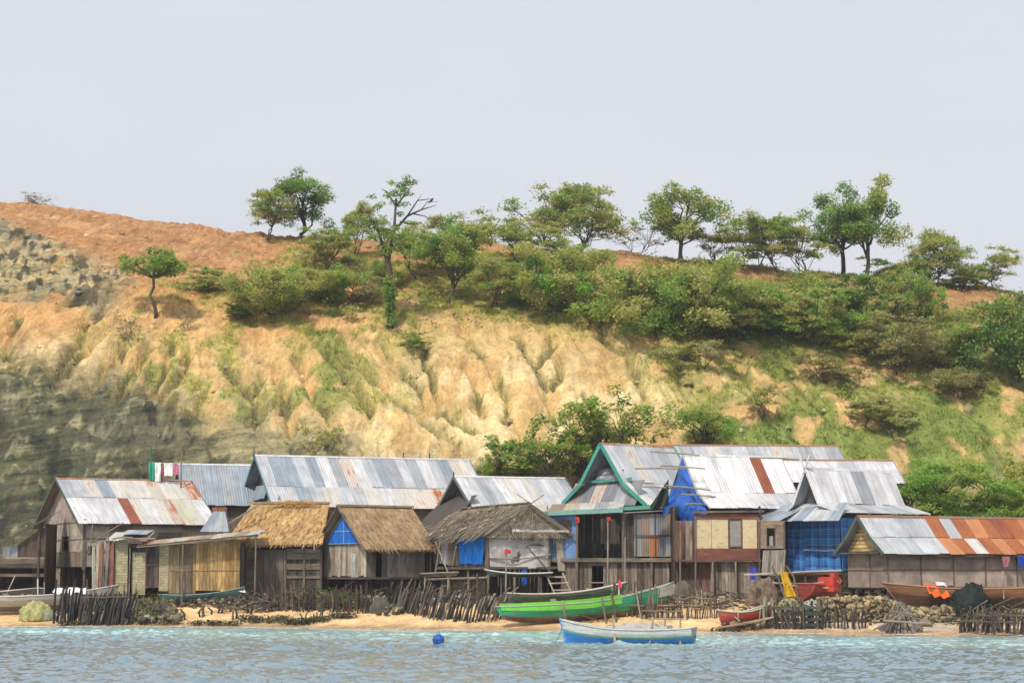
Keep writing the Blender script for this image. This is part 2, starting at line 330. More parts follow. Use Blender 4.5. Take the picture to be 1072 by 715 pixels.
# ---------------------------------------------------------------- objects, tags, mesh helpers
def tag(o, label=None, cat=None, group=None, kind=None):
    if label: o['label'] = label
    if cat: o['category'] = cat
    if group: o['group'] = group
    if kind: o['kind'] = kind
    return o
def empty(name, loc, rz=0.0, **kw):
    o = bpy.data.objects.new(name, None); COL.objects.link(o); o.location = loc; o.rotation_euler = (0, 0, rz); o.empty_display_size = .2
    return tag(o, **kw)
def link(name, me, mat=None, parent=None):
    o = bpy.data.objects.new(name, me); COL.objects.link(o)
    if mat and not me.materials: me.materials.append(mat)
    if parent: o.parent = parent
    return o
def np_mesh(name, V, Fc, C, smooth=False, per_vertex=False, uv=None):
    """numpy arrays -> mesh. Fc (m,k) faces; C rgba per face, or per vertex"""
    V = np.asarray(V, np.float32); Fc = np.asarray(Fc, np.int32); m, k = Fc.shape
    me = bpy.data.meshes.new(name)
    me.vertices.add(len(V)); me.vertices.foreach_set('co', V.ravel())
    me.loops.add(m * k); me.loops.foreach_set('vertex_index', Fc.ravel())
    me.polygons.add(m); me.polygons.foreach_set('loop_start', np.arange(0, m * k, k, dtype=np.int32))
    me.polygons.foreach_set('use_smooth', np.full(m, smooth))
    C = np.asarray(C, np.float32)
    if C.shape[1] == 3: C = np.hstack([C, np.ones((len(C), 1), np.float32)])
    cc = C[Fc.ravel()] if per_vertex else np.repeat(C, k, axis=0)
    at = me.color_attributes.new('Col', 'FLOAT_COLOR', 'CORNER'); at.data.foreach_set('color', cc.ravel())
    if uv is not None:
        l = me.uv_layers.new(name='UVMap'); l.data.foreach_set('uv', np.asarray(uv, np.float32)[Fc.ravel()].ravel())
    me.update(calc_edges=True); me.validate(); return me
def J(c, j=.15, r=None):
    k = 1 + (r or rnd).uniform(-j, j); return tuple(max(0.0, x * k) for x in c[:3])
class MB:
    def __init__(s): s.v = []; s.f = []; s.c = []; s.uv = []
    def face(s, pts, c, uv=None):
        n = len(s.v); s.v += [tuple(p) for p in pts]; s.f.append(tuple(range(n, n + len(pts))))
        s.c.append(c if len(c) == 4 else (*c, 0.0)); s.uv.append(uv or [(p[0] * .7 + p[1], p[2]) for p in pts])
    def slab(s, o, u, v, w_, h_, t, c, along='v'):
        """box: corner o, w_ along u, h_ along v, thickness t outward (u x v)"""
        o = Vector(o); u = Vector(u).normalized(); v = Vector(v).normalized(); n = u.cross(v)
        a, b, d = u * w_, v * h_, n * t
        p = [o, o + a, o + a + b, o + b, o + d, o + a + d, o + a + b + d, o + b + d]
        r0, r1 = rnd.uniform(0, 40), rnd.uniform(0, 40)
        def q(i, uu):
            s.face([p[k] for k in i], c, [((x + r0, y + r1) if along == 'v' else (y + r0, x + r1)) for x, y in uu])
        W_, H_ = w_, h_
        q((4, 5, 6, 7), [(0, 0), (W_, 0), (W_, H_), (0, H_)]); q((1, 0, 3, 2), [(0, 0), (W_, 0), (W_, H_), (0, H_)])
        q((0, 4, 7, 3), [(0, 0), (t, 0), (t, H_), (0, H_)]); q((5, 1, 2, 6), [(0, 0), (t, 0), (t, H_), (0, H_)])
        q((3, 7, 6, 2), [(0, 0), (t, 0), (t, W_), (0, W_)]); q((0, 1, 5, 4), [(0, 0), (W_, 0), (W_, t), (0, t)])
    def beam(s, p, q, w_, h_, c, up=(0, 0, 1)):
        p = Vector(p); q = Vector(q); d = q - p; l = d.length; d = d / l
        u = d.cross(Vector(up))
        if u.length < 1e-3: u = d.cross(Vector((1, 0, 0)))
        u.normalize(); n = u.cross(d)
        s.slab(p - u * w_ / 2 - n * h_ / 2, u, d, w_, l, h_, c)
    def tube(s, pts, rad, c, n=6, cap=True):
        pts = [Vector(p) for p in pts]
        if not isinstance(rad, (list, tuple)): rad = [rad] * len(pts)
        r0 = rnd.uniform(0, 40); base = len(s.v); L = 0; rings = []
        for i, p in enumerate(pts):
            d = (pts[min(i + 1, len(pts) - 1)] - pts[max(i - 1, 0)]).normalized()
            u = d.cross(Vector((.13, .31, .94)))
            if u.length < .15: u = d.cross(Vector((1, 0, 0)))
            u.normalize(); w_ = d.cross(u)
            if i: L += (p - pts[i - 1]).length
            for k in range(n):
                a = 2 * math.pi * k / n; s.v.append(tuple(p + (u * math.cos(a) + w_ * math.sin(a)) * rad[i]))
            rings.append(L)
        c4 = c if len(c) == 4 else (*c, 1.0)
        for i in range(len(pts) - 1):
            for k in range(n):
                a = base + i * n + k; b = base + i * n + (k + 1) % n
                s.f.append((a, b, b + n, a + n)); s.c.append(c4)
                x0, x1 = k * .05 + r0, (k + 1) * .05 + r0
                s.uv.append([(x0, rings[i] + r0), (x1, rings[i] + r0), (x1, rings[i + 1] + r0), (x0, rings[i + 1] + r0)])
        if cap:
            for i0, rev in ((0, True), (len(pts) - 1, False)):
                f = [base + i0 * n + k for k in range(n)]
                s.f.append(tuple(reversed(f)) if rev else tuple(f)); s.c.append(c4); s.uv.append([(r0, r0)] * n)
    def build(s, name, mat, parent=None, smooth=False, **kw):
        me = bpy.data.meshes.new(name); me.from_pydata(s.v, [], s.f)
        cnt = [len(f) for f in s.f]
        at = me.color_attributes.new('Col', 'FLOAT_COLOR', 'CORNER')
        at.data.foreach_set('color', np.repeat(np.array(s.c, np.float32), cnt, axis=0).ravel())
        l = me.uv_layers.new(name='UVMap'); l.data.foreach_set('uv', np.array([x for u in s.uv for x in u], np.float32).ravel())
        if smooth: me.polygons.foreach_set('use_smooth', [True] * len(me.polygons))
        me.update(); o = link(name, me, mat, parent); return tag(o, **kw)

# ---------------------------------------------------------------- the ground: sea bed, beach, village terrace and hill in one sheet
def spread(lo, hi, step, far_lo, far_hi, grow=1.35):
    a = list(np.arange(lo, hi + 1e-6, step)); s = step
    while a[-1] < far_hi: s *= grow; a.append(a[-1] + s)
    s = step
    while a[0] > far_lo: s *= grow; a.insert(0, a[0] - s)
    return np.array(a)
def grid_faces(nx, ny):
    i = np.arange(nx - 1)[None, :] + np.arange(ny - 1)[:, None] * nx
    return np.stack([i, i + 1, i + nx + 1, i + nx], -1).reshape(-1, 4)
def mixv(a, b, k): return a + (b - a) * k[..., None]
def ground_cover(X, Y):
    """albedo and masks of the ground at points (arrays of one shape)"""
    t = hill_t(X, Y); d = Y - shore(X); px = X / Y * F + CX
    n = fbm(X * .11, Y * .11, 4, 101); n2 = fbm(X * .35, Y * .35, 4, 103); n3 = fbm(X * 1.1, Y * 1.1, 3, 107)
    g1, g2, g3 = gully(X, Y, t)
    sand = np.array([.56, .38, .165]); pale = np.array([.74, .60, .34]); red = np.array([.42, .22, .10]); orange = np.array([.56, .29, .115])
    grass = np.array([.23, .245, .045]); lush = np.array([.13, .20, .04]); dry = np.array([.40, .34, .09])
    c = np.broadcast_to(sand, X.shape + (3,)).copy()
    c = mixv(c, pale, sst(-.1, .5, n2 + .25) * sst(.5, .25, t) * .8)
    c = mixv(c, orange, np.clip(sst(.25, .6, t + .12 * n) * (1 - sst(330, 430, px + 60 * n)) * .9, 0, 1))
    c = mixv(c, np.broadcast_to(red, c.shape), sst(.52, .70, t + .1 * n) * .95)
    c = mixv(c, np.array([.52, .33, .17]), sst(.5, .62, t) * sst(.05, .6, n2 + .6 * n3) * .55)
    c = mixv(c, np.array([.27, .15, .085]), sst(.5, .62, t) * sst(.14, .02, g2) * .5)
    # grass: the band under the ridge, the gully beds, and most of the right-hand slope
    band = sst(.36, .50, t + .12 * n) * (1 - sst(.86, .97, t + .10 * n)) * sst(215, 300, px + 70 * n)
    path = sst(34, 14, np.abs(px - 640 + 30 * n)) * sst(.55, .62, t)
    right = sst(620, 760, px + 60 * n) * (1 - sst(.80, .95, t + .06 * n)) * sst(-.42, .12, n2 + .5 * n + .02)
    left = sst(60, 140, px + 50 * n) * (1 - sst(380, 470, px + 60 * n)) * sst(.14, .24, t) * (1 - sst(.56, .66, t)) * sst(-.30, .30, n2 + .5 * n + .6 * (.25 - g1))
    beds = sst(.22, .06, g1) * sst(.08, .16, t) * (1 - sst(.6, .7, t)) * sst(-.5, .1, n2)
    topg = sst(.90, .97, t) * sst(640, 740, px) * .6
    gm = np.clip(np.maximum.reduce([band * sst(-.75 + .45 * sst(560, 420, px), -.15 + .35 * sst(560, 420, px), n2 + .3 * n3) * .95, right, left * .9, beds * .75, topg]) - path - sst(885, 950, px + 40 * n) * sst(.64, .74, t + .06 * n) * (1 - sst(.93, .98, t)) * .85, 0, 1)
    gc = mixv(mixv(np.broadcast_to(grass, c.shape), np.broadcast_to(dry, c.shape), sst(.0, .6, n2 + n3 * .5)), np.broadcast_to(lush, c.shape), sst(.0, .6, n + .3 * n3) * .8)
    gc = mixv(gc, np.broadcast_to(lush, c.shape), np.maximum(sst(.42, .6, t) * sst(430, 700, px) * .45, sst(680, 800, px) * .5))
    c = mixv(c, gc, gm * .92)
    rock = rock_mask(X, Y, t)
    ri = np.floor(bedding(X, Y, np.interp(t, _tg, _tp) * 30.0)); rv = _h(ri, ri * 0 + 3, 5)
    up = sst(.36, .46, t)
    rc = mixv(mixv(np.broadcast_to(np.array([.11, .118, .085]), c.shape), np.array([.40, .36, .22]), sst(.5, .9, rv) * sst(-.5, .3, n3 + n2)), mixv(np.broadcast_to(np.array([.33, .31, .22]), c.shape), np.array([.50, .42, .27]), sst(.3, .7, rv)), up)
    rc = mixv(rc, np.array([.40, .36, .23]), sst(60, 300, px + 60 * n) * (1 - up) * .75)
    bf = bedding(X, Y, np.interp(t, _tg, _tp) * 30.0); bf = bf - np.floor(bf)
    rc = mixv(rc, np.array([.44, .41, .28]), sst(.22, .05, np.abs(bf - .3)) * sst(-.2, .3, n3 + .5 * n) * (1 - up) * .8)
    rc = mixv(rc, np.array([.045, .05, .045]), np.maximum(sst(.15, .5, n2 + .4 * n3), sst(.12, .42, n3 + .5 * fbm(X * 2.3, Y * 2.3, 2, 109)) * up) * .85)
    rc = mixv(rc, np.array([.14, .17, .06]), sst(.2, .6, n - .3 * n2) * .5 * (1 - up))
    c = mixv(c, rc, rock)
    c = mixv(c, np.array([.15, .125, .065]), np.maximum(sst(.15, .03, g1), .7 * sst(.15, .03, g2)) * sst(.02, .10, t) * (1 - sst(.42, .58, t)) * .85 * sst(-.2, .3, n2) * (1 - sst(600, 760, px)))  # dark gully floors: debris tone, also painted in as shade to deepen the grooves
    # village terrace and beach
    low = 1 - sst(.0, .04, t)
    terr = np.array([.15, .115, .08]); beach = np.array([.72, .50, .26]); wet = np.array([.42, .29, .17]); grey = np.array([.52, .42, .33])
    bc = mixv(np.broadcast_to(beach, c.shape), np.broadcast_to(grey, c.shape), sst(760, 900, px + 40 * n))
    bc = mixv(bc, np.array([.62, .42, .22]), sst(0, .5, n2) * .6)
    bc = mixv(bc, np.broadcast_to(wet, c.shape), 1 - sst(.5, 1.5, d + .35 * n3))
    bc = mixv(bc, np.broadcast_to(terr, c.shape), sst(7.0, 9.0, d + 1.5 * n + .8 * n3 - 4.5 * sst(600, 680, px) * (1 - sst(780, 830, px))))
    bc = mixv(bc, np.array([.55, .62, .50]), sst(-.3, -2.0, d))
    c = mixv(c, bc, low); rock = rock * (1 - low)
    gm = gm * (1 - low) * (1 - rock)
    return c, gm, rock
gx = spread(-50, 50, .17, -500, 500); gy = np.concatenate([spread(96, 140, .3, 30, 139)[:-1], spread(140, 190, .14, 139.9, 700)])
gy = np.unique(np.round(gy, 3))
GX, GY = np.meshgrid(gx, gy)
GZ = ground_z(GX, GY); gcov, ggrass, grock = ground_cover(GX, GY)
gV = np.stack([GX, GY, GZ], -1).reshape(-1, 3)
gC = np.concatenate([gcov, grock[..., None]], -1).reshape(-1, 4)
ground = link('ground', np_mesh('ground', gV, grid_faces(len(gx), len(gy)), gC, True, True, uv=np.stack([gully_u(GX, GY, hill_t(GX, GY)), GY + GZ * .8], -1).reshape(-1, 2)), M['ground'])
tag(ground, 'eroded sandy hill with red topsoil rising behind a narrow beach', 'ground', kind='structure')

# ---------------------------------------------------------------- the sea
wx = spread(-46, 46, .10, -1400, 1400, 1.5); wy = [45.0]
while wy[-1] < 130: wy.append(wy[-1] + max(.05, wy[-1] * .0014))
s_ = .3
while wy[0] > -900: s_ *= 1.5; wy.insert(0, wy[0] - s_)
wy = np.array(wy); WX, WY = np.meshgrid(wx, wy)
wd = shore(WX) - WY
wa = (.35 + .65 * sst(0, 16, wd)) * sst(-1.0, .8, wd) * sst(60, 46, np.abs(WX)) * sst(38, 46, WY)
q = .35 * fbm(WX * .12, WY * .12, 2, 7)
gust = .55 + .75 * sst(-.35, .45, fbm(WX * .07, WY * .12, 2, 21))
c1 = np.maximum(0, noise(WX * 1.25 + q, WY * .85 - .1 * WX + q, 13) - .16); c2 = np.maximum(0, noise(WX * 2.5 - q, WY * 1.5 + .15 * WX, 15) - .14); c3 = np.maximum(0, noise(WX * 4.4, WY * 2.6, 17) - .1)
wz = (noise(WX * .3, WY * .8 + q, 11) * .045 + noise(WX * 1.0, WY * 1.5 + q, 19) * .038 + noise(WX * 2.2, WY * 2.9, 20) * .022 + c1 * .18 * gust + c2 * .13 * gust + c3 * .07) * wa
wcol = mixv(np.broadcast_to(np.array([.44, .74, .77]), WX.shape + (3,)), np.array([.125, .215, .27]), sst(5, 27, wd + 7 * q))
wcol = mixv(wcol, np.array([.50, .47, .40]), sst(150, 330, (WX / np.maximum(WY, 30) * F)) * (1 - sst(1.5, 7, wd)) * .8)
water = link('water', np_mesh('water', np.stack([WX, WY, wz], -1).reshape(-1, 3), grid_faces(len(wx), len(wy)), wcol.reshape(-1, 3), True, True), M['water'])
tag(water, 'rippled shallow sea turning turquoise towards the beach', 'water', kind='structure')
# foam: thin broken lace of bubbles along the wash of the waterline
fm_v, fm_f = [], []
for x in np.arange(-45, 45, .22):
    k = float(noise(np.array([x * .5]), np.array([1.7]), 23)[0]) + .35 * float(noise(np.array([x * 2.1]), np.array([4.7]), 24)[0])
    if k < -.12: continue
    for off in (0.0, .55):
        if off and rnd.random() < .6: continue
        wdt = .10 + .25 * rnd.random(); y0 = float(shore(np.array([x]))[0]) - .30 - off - .3 * k; x0, x1 = x - .12, x + .14 + .2 * rnd.random()
        n0 = len(fm_v); z0 = .012 + off * .01
        for xx, yy in ((x0, y0 - wdt * .5), ((x0 + x1) / 2, y0 - wdt), (x1, y0 - wdt * .4), (x1 - .05, y0 + wdt * .5), ((x0 + x1) / 2, y0 + wdt), (x0 + .03, y0 + wdt * .6)):
            fm_v.append((xx, yy, z0 + .03))
        fm_f.append(tuple(range(n0, n0 + 6)))
fmm = np_mesh('foam', np.array(fm_v), np.array(fm_f), np.full((len(fm_f), 3), .8))
tag(link('foam', fmm, M['cloth']), 'broken white wash where ripples reach the sand', 'foam', kind='stuff')

# ---------------------------------------------------------------- vegetation
LEAFSHAPE = np.array([[-.5, 0], [0, .34], [.5, 0], [0, -.34]])
def leaf_cloud(rng, centers, size, cols, up=.45):  
    """one rhombic leaf per centre; cols (n,3)"""
    n = len(centers)
    nr = rng.normal(size=(n, 3)) * .8; nr[:, 2] = np.abs(nr[:, 2]) + up + .45; nr /= np.linalg.norm(nr, axis=1)[:, None]
    a = rng.normal(size=(n, 3)); u = np.cross(nr, a); u /= np.linalg.norm(u, axis=1)[:, None] + 1e-9; v = np.cross(nr, u)
    s = size * rng.uniform(.6, 1.35, n)
    V = centers[:, None, :] + s[:, None, None] * (LEAFSHAPE[None, :, 0:1] * u[:, None, :] + LEAFSHAPE[None, :, 1:2] * v[:, None, :])
    return V.reshape(-1, 3), np.arange(4 * n).reshape(-1, 4), cols
def foliage_mesh(name, rng, clumps, n_leaf, size, palette, style='round', up=.45):
    """clumps: (centre, (rx,ry,rz)); feather style strings the leaves along twigs that leave the clump"""
    Cs, K = [], []
    pal = np.array(palette)
    for (c, r) in clumps:
        c = np.array(c); r = np.array(r); m = max(8, int(n_leaf * rng.uniform(.7, 1.3)))
        base = pal[rng.integers(len(pal))] * rng.uniform(.78, 1.25)
        if style == 'feather':
            k = max(4, m // 12); d = rng.normal(size=(k, 3)); d[:, 2] = np.abs(d[:, 2]) * .8 + .05; d /= np.linalg.norm(d, axis=1)[:, None]
            tt = rng.uniform(.1, 1.15, (k, 12)); pts = c + (d[:, None, :] * tt[..., None] + rng.normal(size=(k, 12, 3)) * .10) * r * 1.15
            pts[..., 2] -= (tt ** 2) * r[2] * .35; pts = pts.reshape(-1, 3)
        else:
            d = rng.normal(size=(m, 3)); d /= np.linalg.norm(d, axis=1)[:, None]
            pts = c + d * (rng.uniform(.25, 1.0, (m, 1)) ** .55) * r * (1 + .18 * rng.normal(size=(m, 1)))
        Cs.append(pts); K.append(base[None, :] * rng.uniform(.72, 1.3, (len(pts), 1)) * (1 + .08 * rng.normal(size=(len(pts), 3))))
    C = np.concatenate(Cs); K = np.clip(np.concatenate(K) * np.array([4.3, 3.8, 3.2]), .005, .48)
    V, Fc, K = leaf_cloud(rng, C, size, K, up)
    me = np_mesh(name, V, Fc, K); me.materials.append(M['leaf']); return me
def limb_mesh(name, paths, col, n=5):
    b = MB()
    for pts, rads in paths: b.tube(pts, rads, J(col, .15), n)
    me = bpy.data.meshes.new(name); me.from_pydata(b.v, [], b.f)
    at = me.color_attributes.new('Col', 'FLOAT_COLOR', 'CORNER')
    at.data.foreach_set('color', np.repeat(np.array(b.c, np.float32), [len(f) for f in b.f], axis=0).ravel())
    me.polygons.foreach_set('use_smooth', [True] * len(me.polygons)); me.materials.append(M['bark']); return me
def wob(rng, p, q, k, a):
    p = np.array(p, float); q = np.array(q, float); out = []
    for i in range(k + 1):
        t = i / k; o = rng.normal(size=3) * a * math.sin(math.pi * t) * np.linalg.norm(q - p)
        out.append(tuple(p + (q - p) * t + o))
    return out
def skeleton(rng, H, W, trunk, stems, r0, limbs, flat, lift=.0):
    """limb paths and clump centres of a crown of height H, width W; trunk = bare fraction"""
    paths, tips = [], []
    for s in range(stems):
        bx, by = (rng.normal() * W * .05 * (stems > 1), rng.normal() * W * .05 * (stems > 1))
        lean = rng.normal(size=2) * W * (.05 if stems == 1 else .16)
        top = (bx + lean[0], by + lean[1], H * (trunk + .12))
        tp = wob(rng, (bx, by, -.25), top, 4, .05); paths.append((tp, [r0 * (1.25 - .45 * i / 4) / stems ** .4 for i in range(5)]))
        for l in range(limbs):
            a = 2 * math.pi * (l + rng.uniform(-.3, .3)) / limbs + s; rr = W * .5 * rng.uniform(.35, .85)
            zz = H * (trunk + (1 - trunk) * rng.uniform(.25, .95)) * (1 - .10 * (rr / (W * .5)) ** 2)
            if flat: zz = H * (trunk + (1 - trunk) * (.28 + .62 * rng.random() - .20 * (rr / (W * .5)) ** 2) + lift)
            e = (top[0] + rr * math.cos(a), top[1] + rr * math.sin(a), zz); st = tp[rng.integers(2, 5)]
            lp = wob(rng, st, e, 4, .07); paths.append((lp, [r0 * .5 * (1 - .2 * i) / stems ** .4 + .008 for i in range(5)])); tips.append(e)
            for _ in range(2):
                b0 = lp[rng.integers(2, 4)]; e2 = tuple(np.array(e) + rng.normal(size=3) * np.array([W * .16, W * .16, H * (.05 if flat else .10)]))
                paths.append((wob(rng, b0, e2, 3, .07), [r0 * .25 / stems ** .4 + .006, r0 * .2 + .004, r0 * .12 + .003, .006])); tips.append(e2)
    return paths, tips
OLIVE = [(.105, .145, .036), (.14, .175, .045), (.08, .12, .032), (.165, .185, .05)]
GREEN = [(.055, .115, .025), (.08, .145, .03), (.045, .09, .022), (.10, .165, .035)]
DARK = [(.04, .08, .022), (.055, .10, .026), (.03, .062, .02), (.075, .115, .03)]
BRIGHT = [(.060, .138, .022), (.082, .17, .026), (.046, .11, .02), (.10, .18, .034)]
PALE = [(.16, .185, .065), (.13, .165, .055), (.19, .20, .08)]
BROWNISH = [(.095, .092, .045), (.08, .10, .036), (.105, .10, .052), (.085, .095, .04)]
PROTO = {}
def proto(kind, k):
    if (kind, k) in PROTO: return PROTO[(kind, k)]
    rng = np.random.default_rng(sum(map(ord, kind)) * 100 + k)
    if kind == 'acacia':
        H, W = 5.0, 5.6; paths, tips = skeleton(rng, H, W, .20, 2, .09, 6, True)
        tips = tips + [(rng.normal() * W * .2, rng.normal() * W * .2, H * (.42 + .54 * rng.random())) for _ in range(18)]
        fo = foliage_mesh('crown', rng, [(t, (W * .13, W * .13, H * .11)) for t in tips], 250, .17, OLIVE + GREEN[:1], 'feather', .6)
    elif kind == 'open':
        H, W = 5.0, 5.0; paths, tips = skeleton(rng, H, W, .18, 2, .085, 7, False)
        tips = tips + [(rng.normal() * W * .17, rng.normal() * W * .17, H * rng.uniform(.35, .93)) for _ in range(16)]
        fo = foliage_mesh('crown', rng, [(t, (W * .12, W * .12, H * .13)) for t in tips], 240, .165, OLIVE + GREEN[:2], 'feather', .4)
    elif kind == 'dome':
        H, W = 5.0, 7.0; paths, tips = skeleton(rng, H * .8, W * .75, .16, 3, .12, 7, False)
        for _ in range(70):
            a = rng.uniform(0, 6.28); el = rng.uniform(.05, 1.5); rr = rng.uniform(.55, 1.0); tips.append((math.cos(a) * math.cos(el) * rr * W * .46, math.sin(a) * math.cos(el) * rr * W * .46, H * (.28 + .66 * math.sin(el) * rr)))
        fo = foliage_mesh('crown', rng, [(t, (W * .10, W * .10, H * .12)) for t in tips], 180, .16, OLIVE + GREEN[:1], 'feather', .3)
    elif kind == 'lone':
        H, W = 5.0, 4.2; paths, tips = [], []; paths.append((wob(rng, (0, 0, -.2), (.35, 0, 2.7), 5, .05), [.16, .14, .12, .11, .10, .09]))
        for _ in range(46):
            a = rng.uniform(0, 6.28); rr = W * .5 * math.sqrt(rng.random()); t = (.5 + rr * math.cos(a), rr * math.sin(a), H * (.60 + .32 * rng.random() * (1 - .5 * (rr / (W * .5)) ** 2))); tips.append(t)
            if _ % 4 == 0: paths.append((wob(rng, (.35, 0, 2.6), t, 3, .07), [.07, .05, .03, .015]))
        fo = foliage_mesh('crown', rng, [(t, (W * .13, W * .13, H * .065)) for t in tips], 120, .19, GREEN + DARK[:1], 'round', .7)
    elif kind == 'round':
        H, W = 5.0, 4.6; paths, tips = skeleton(rng, H, W, .36, 1, .14, 12, False)
        fo = foliage_mesh('crown', rng, [(t, (W * .15, W * .15, H * .11)) for t in tips], 300, .18, GREEN + OLIVE[:2], 'round')
    elif kind == 'dark':
        H, W = 6.0, 4.8; paths, tips = skeleton(rng, H, W, .30, 1, .17, 12, False)
        fo = foliage_mesh('crown', rng, [(t, (W * .15, W * .15, H * .10)) for t in tips], 260, .19, DARK + GREEN[:1], 'round')
    elif kind in ('bush', 'bushdark', 'bushlight', 'bushbrown'):
        H, W = 3.0, 4.6; paths, tips = skeleton(rng, H, W, .05, 3, .07, 6, False)
        tips = tips + [(rng.normal() * W * .26, rng.normal() * W * .26, rng.uniform(.06, .55) * H) for _ in range(22)]
        pal = dict(bush=GREEN + OLIVE[:2], bushdark=DARK, bushlight=OLIVE + BRIGHT[:1], bushbrown=BROWNISH)[kind]
        fo = foliage_mesh('foliage', rng, [(t, (W * .12, W * .12, H * .12)) for t in tips], 190 if kind != 'bushbrown' else 110, .155, pal, 'feather' if k % 2 else 'round')
    elif kind == 'broad':
        H, W = 5.0, 6.0; paths, tips = skeleton(rng, H, W, .15, 2, .15, 10, False)
        tips = tips + [(rng.normal() * W * .24, rng.normal() * W * .24, rng.uniform(.25, .8) * H) for _ in range(30)]
        fo = foliage_mesh('crown', rng, [(t, (W * .085, W * .085, H * .07)) for t in tips], 60, .26, GREEN + BRIGHT[:2] + OLIVE[:2], 'round', .9)
    elif kind == 'feathery':
        H, W = 8.0, 7.4; paths, tips = skeleton(rng, H, W, .34, 2, .17, 10, True)
        tips = tips + [(rng.normal() * W * .22, rng.normal() * W * .22, rng.uniform(.5, .93) * H) for _ in range(44)]
        fo = foliage_mesh('crown', rng, [(t, (W * .11, W * .11, H * .07)) for t in tips], 360, .16, BRIGHT, 'feather', 1.1)
    elif kind == 'yellow':
        H, W = 4.0, 4.0; paths, tips = skeleton(rng, H, W, .15, 2, .10, 9, False)
        tips = tips + [(rng.normal() * W * .2, rng.normal() * W * .2, rng.uniform(.35, .9) * H) for _ in range(20)]
        fo = foliage_mesh('crown', rng, [(t, (W * .12, W * .12, H * .08)) for t in tips], 90, .16, [(.32, .30, .03), (.22, .27, .035), (.40, .34, .04), (.12, .2, .03)], 'feather', .9)
    elif kind == 'sparse':
        H, W = 3.5, 4.0; paths, tips = skeleton(rng, H, W, .16, 2, .06, 6, True)
        fo = foliage_mesh('crown', rng, [(t, (W * .14, W * .14, H * .12)) for t in tips], 150, .17, OLIVE + PALE, 'feather', .7)
    elif kind == 'reedy':
        H, W = 2.6, 4.0; paths, tips = skeleton(rng, H, W, .05, 4, .03, 3, False)
        tips = [(rng.normal() * W * .22, rng.normal() * W * .22, rng.uniform(.1, .9) * H) for _ in range(40)]
        fo = foliage_mesh('foliage', rng, [(t, (W * .06, W * .06, H * .2)) for t in tips], 70, .13, [(.13, .20, .04), (.10, .16, .035), (.17, .22, .05)], 'feather', .1)
    else:   # bare
        H, W = 3.0, 4.0; paths, tips = skeleton(rng, H, W, .15, 3, .05, 6, False)
        for t in list(tips):
            for _ in range(3): paths.append((wob(rng, t, tuple(np.array(t) + rng.normal(size=3) * (.35, .35, .25)), 2, .08), [.014, .010, .006]))
        fo = foliage_mesh('crown', rng, [(t, (W * .07, W * .07, H * .06)) for t in tips[::2]], 10, .14, PALE, 'feather')
    colr = (.10, .085, .065) if kind not in ('bare',) else (.16, .13, .10)
    if kind == 'dark': colr = (.055, .045, .038)
    PROTO[(kind, k)] = (limb_mesh('trunk', paths, colr), fo, H, W); return PROTO[(kind, k)]
def plant(name, kind, k, px, row, hpx, label, cat, wf=1.0, group=None, rz=None, at=0.0):
    """a tree or bush whose foot stands where the photograph's (px, row) meets the ground, hpx picture points tall"""
    g = on_ground(px, row)
    if at: g = P(px, row, at); g.z = gz(g.x, g.y)
    tm, fo, H, W = proto(kind, k); s = hpx * g.y / F / H
    e = empty(name, g, rnd.uniform(0, 6.28) if rz is None else rz, label=label, cat=cat, group=group); e.scale = (s * wf, s * wf, s)
    bush = name in ('bush', 'shrub')
    link('stems' if bush else 'trunk', tm, None, e); link('foliage' if bush else 'crown', fo, None, e)
    return e
T = plant
gt = 'trees along the ridge'
T('tree', 'bare', 1, 38, 211, 15, 'faint grey-green tree alone on the ridge at the far left', 'tree', 1.7, gt)
T('tree', 'open', 1, 281, 250, 52, 'thin pale tree at the left end of the ridge row, left of the dark-topped one', 'tree', 1.0, gt)
T('tree', 'dark', 1, 317, 252, 68, 'dark-topped ridge tree just right of the thin pale one', 'tree', 1.15, gt)
T('tree', 'acacia', 1, 345, 285, 50, 'pale yellow-green spreading tree left of the tall ivy-clad tree', 'tree', 1.15)
T('tree', 'open', 2, 372, 268, 52, 'slender olive tree close behind the tall ivy-clad tree', 'tree', .8)
T('tree', 'acacia', 2, 440, 292, 64, 'olive tree right beside the tall ivy-clad tree, under its bare branches', 'tree', .95)
T('tree', 'round', 1, 470, 318, 76, 'round dense green tree in the middle clump, lowest at its left', 'tree', .95)
T('tree', 'acacia', 3, 497, 285, 68, 'wide flat-topped olive tree crowning the middle clump', 'tree', 1.1, gt)
T('tree', 'acacia', 4, 515, 322, 54, 'small flat-topped tree at the lower front of the middle clump', 'tree', 1.0)
T('tree', 'acacia', 2, 545, 275, 48, 'olive flat-topped tree left of and below the big lone spiky ridge tree', 'tree', 1.2)
T('bush', 'bushlight', 2, 590, 326, 68, 'large rounded bush at the right end of the middle clump beside the red path', 'bush', .85)
T('bush', 'bush', 2, 548, 318, 46, 'dull green bush between the small flat tree and the large rounded bush', 'bush', .9)
T('bush', 'bush', 1, 595, 282, 34, 'low green bush right under the big lone spiky ridge tree', 'bush', 1.0)
T('tree', 'dome', 3, 604, 264, 78, 'big spiky-crowned olive tree standing alone against the sky above the red path', 'tree', .95, gt)
T('shrub', 'bare', 2, 668, 267, 32, 'leafless twiggy shrub on the ridge right of the red path', 'shrub', 1.3)
T('tree', 'round', 2, 714, 276, 76, 'tall tousled green ridge tree right of the leafless shrub', 'tree', 1.05, gt)
T('tree', 'sparse', 1, 752, 278, 46, 'low sparse tree leaning beside the tall tousled ridge tree', 'tree', 1.0, gt)
T('tree', 'acacia', 1, 785, 285, 64, 'yellow-green flat-topped ridge tree above the broad thicket', 'tree', .95, gt)
T('tree', 'acacia', 4, 815, 287, 62, 'olive ridge tree next to the yellow-green flat-topped one', 'tree', .8, gt)
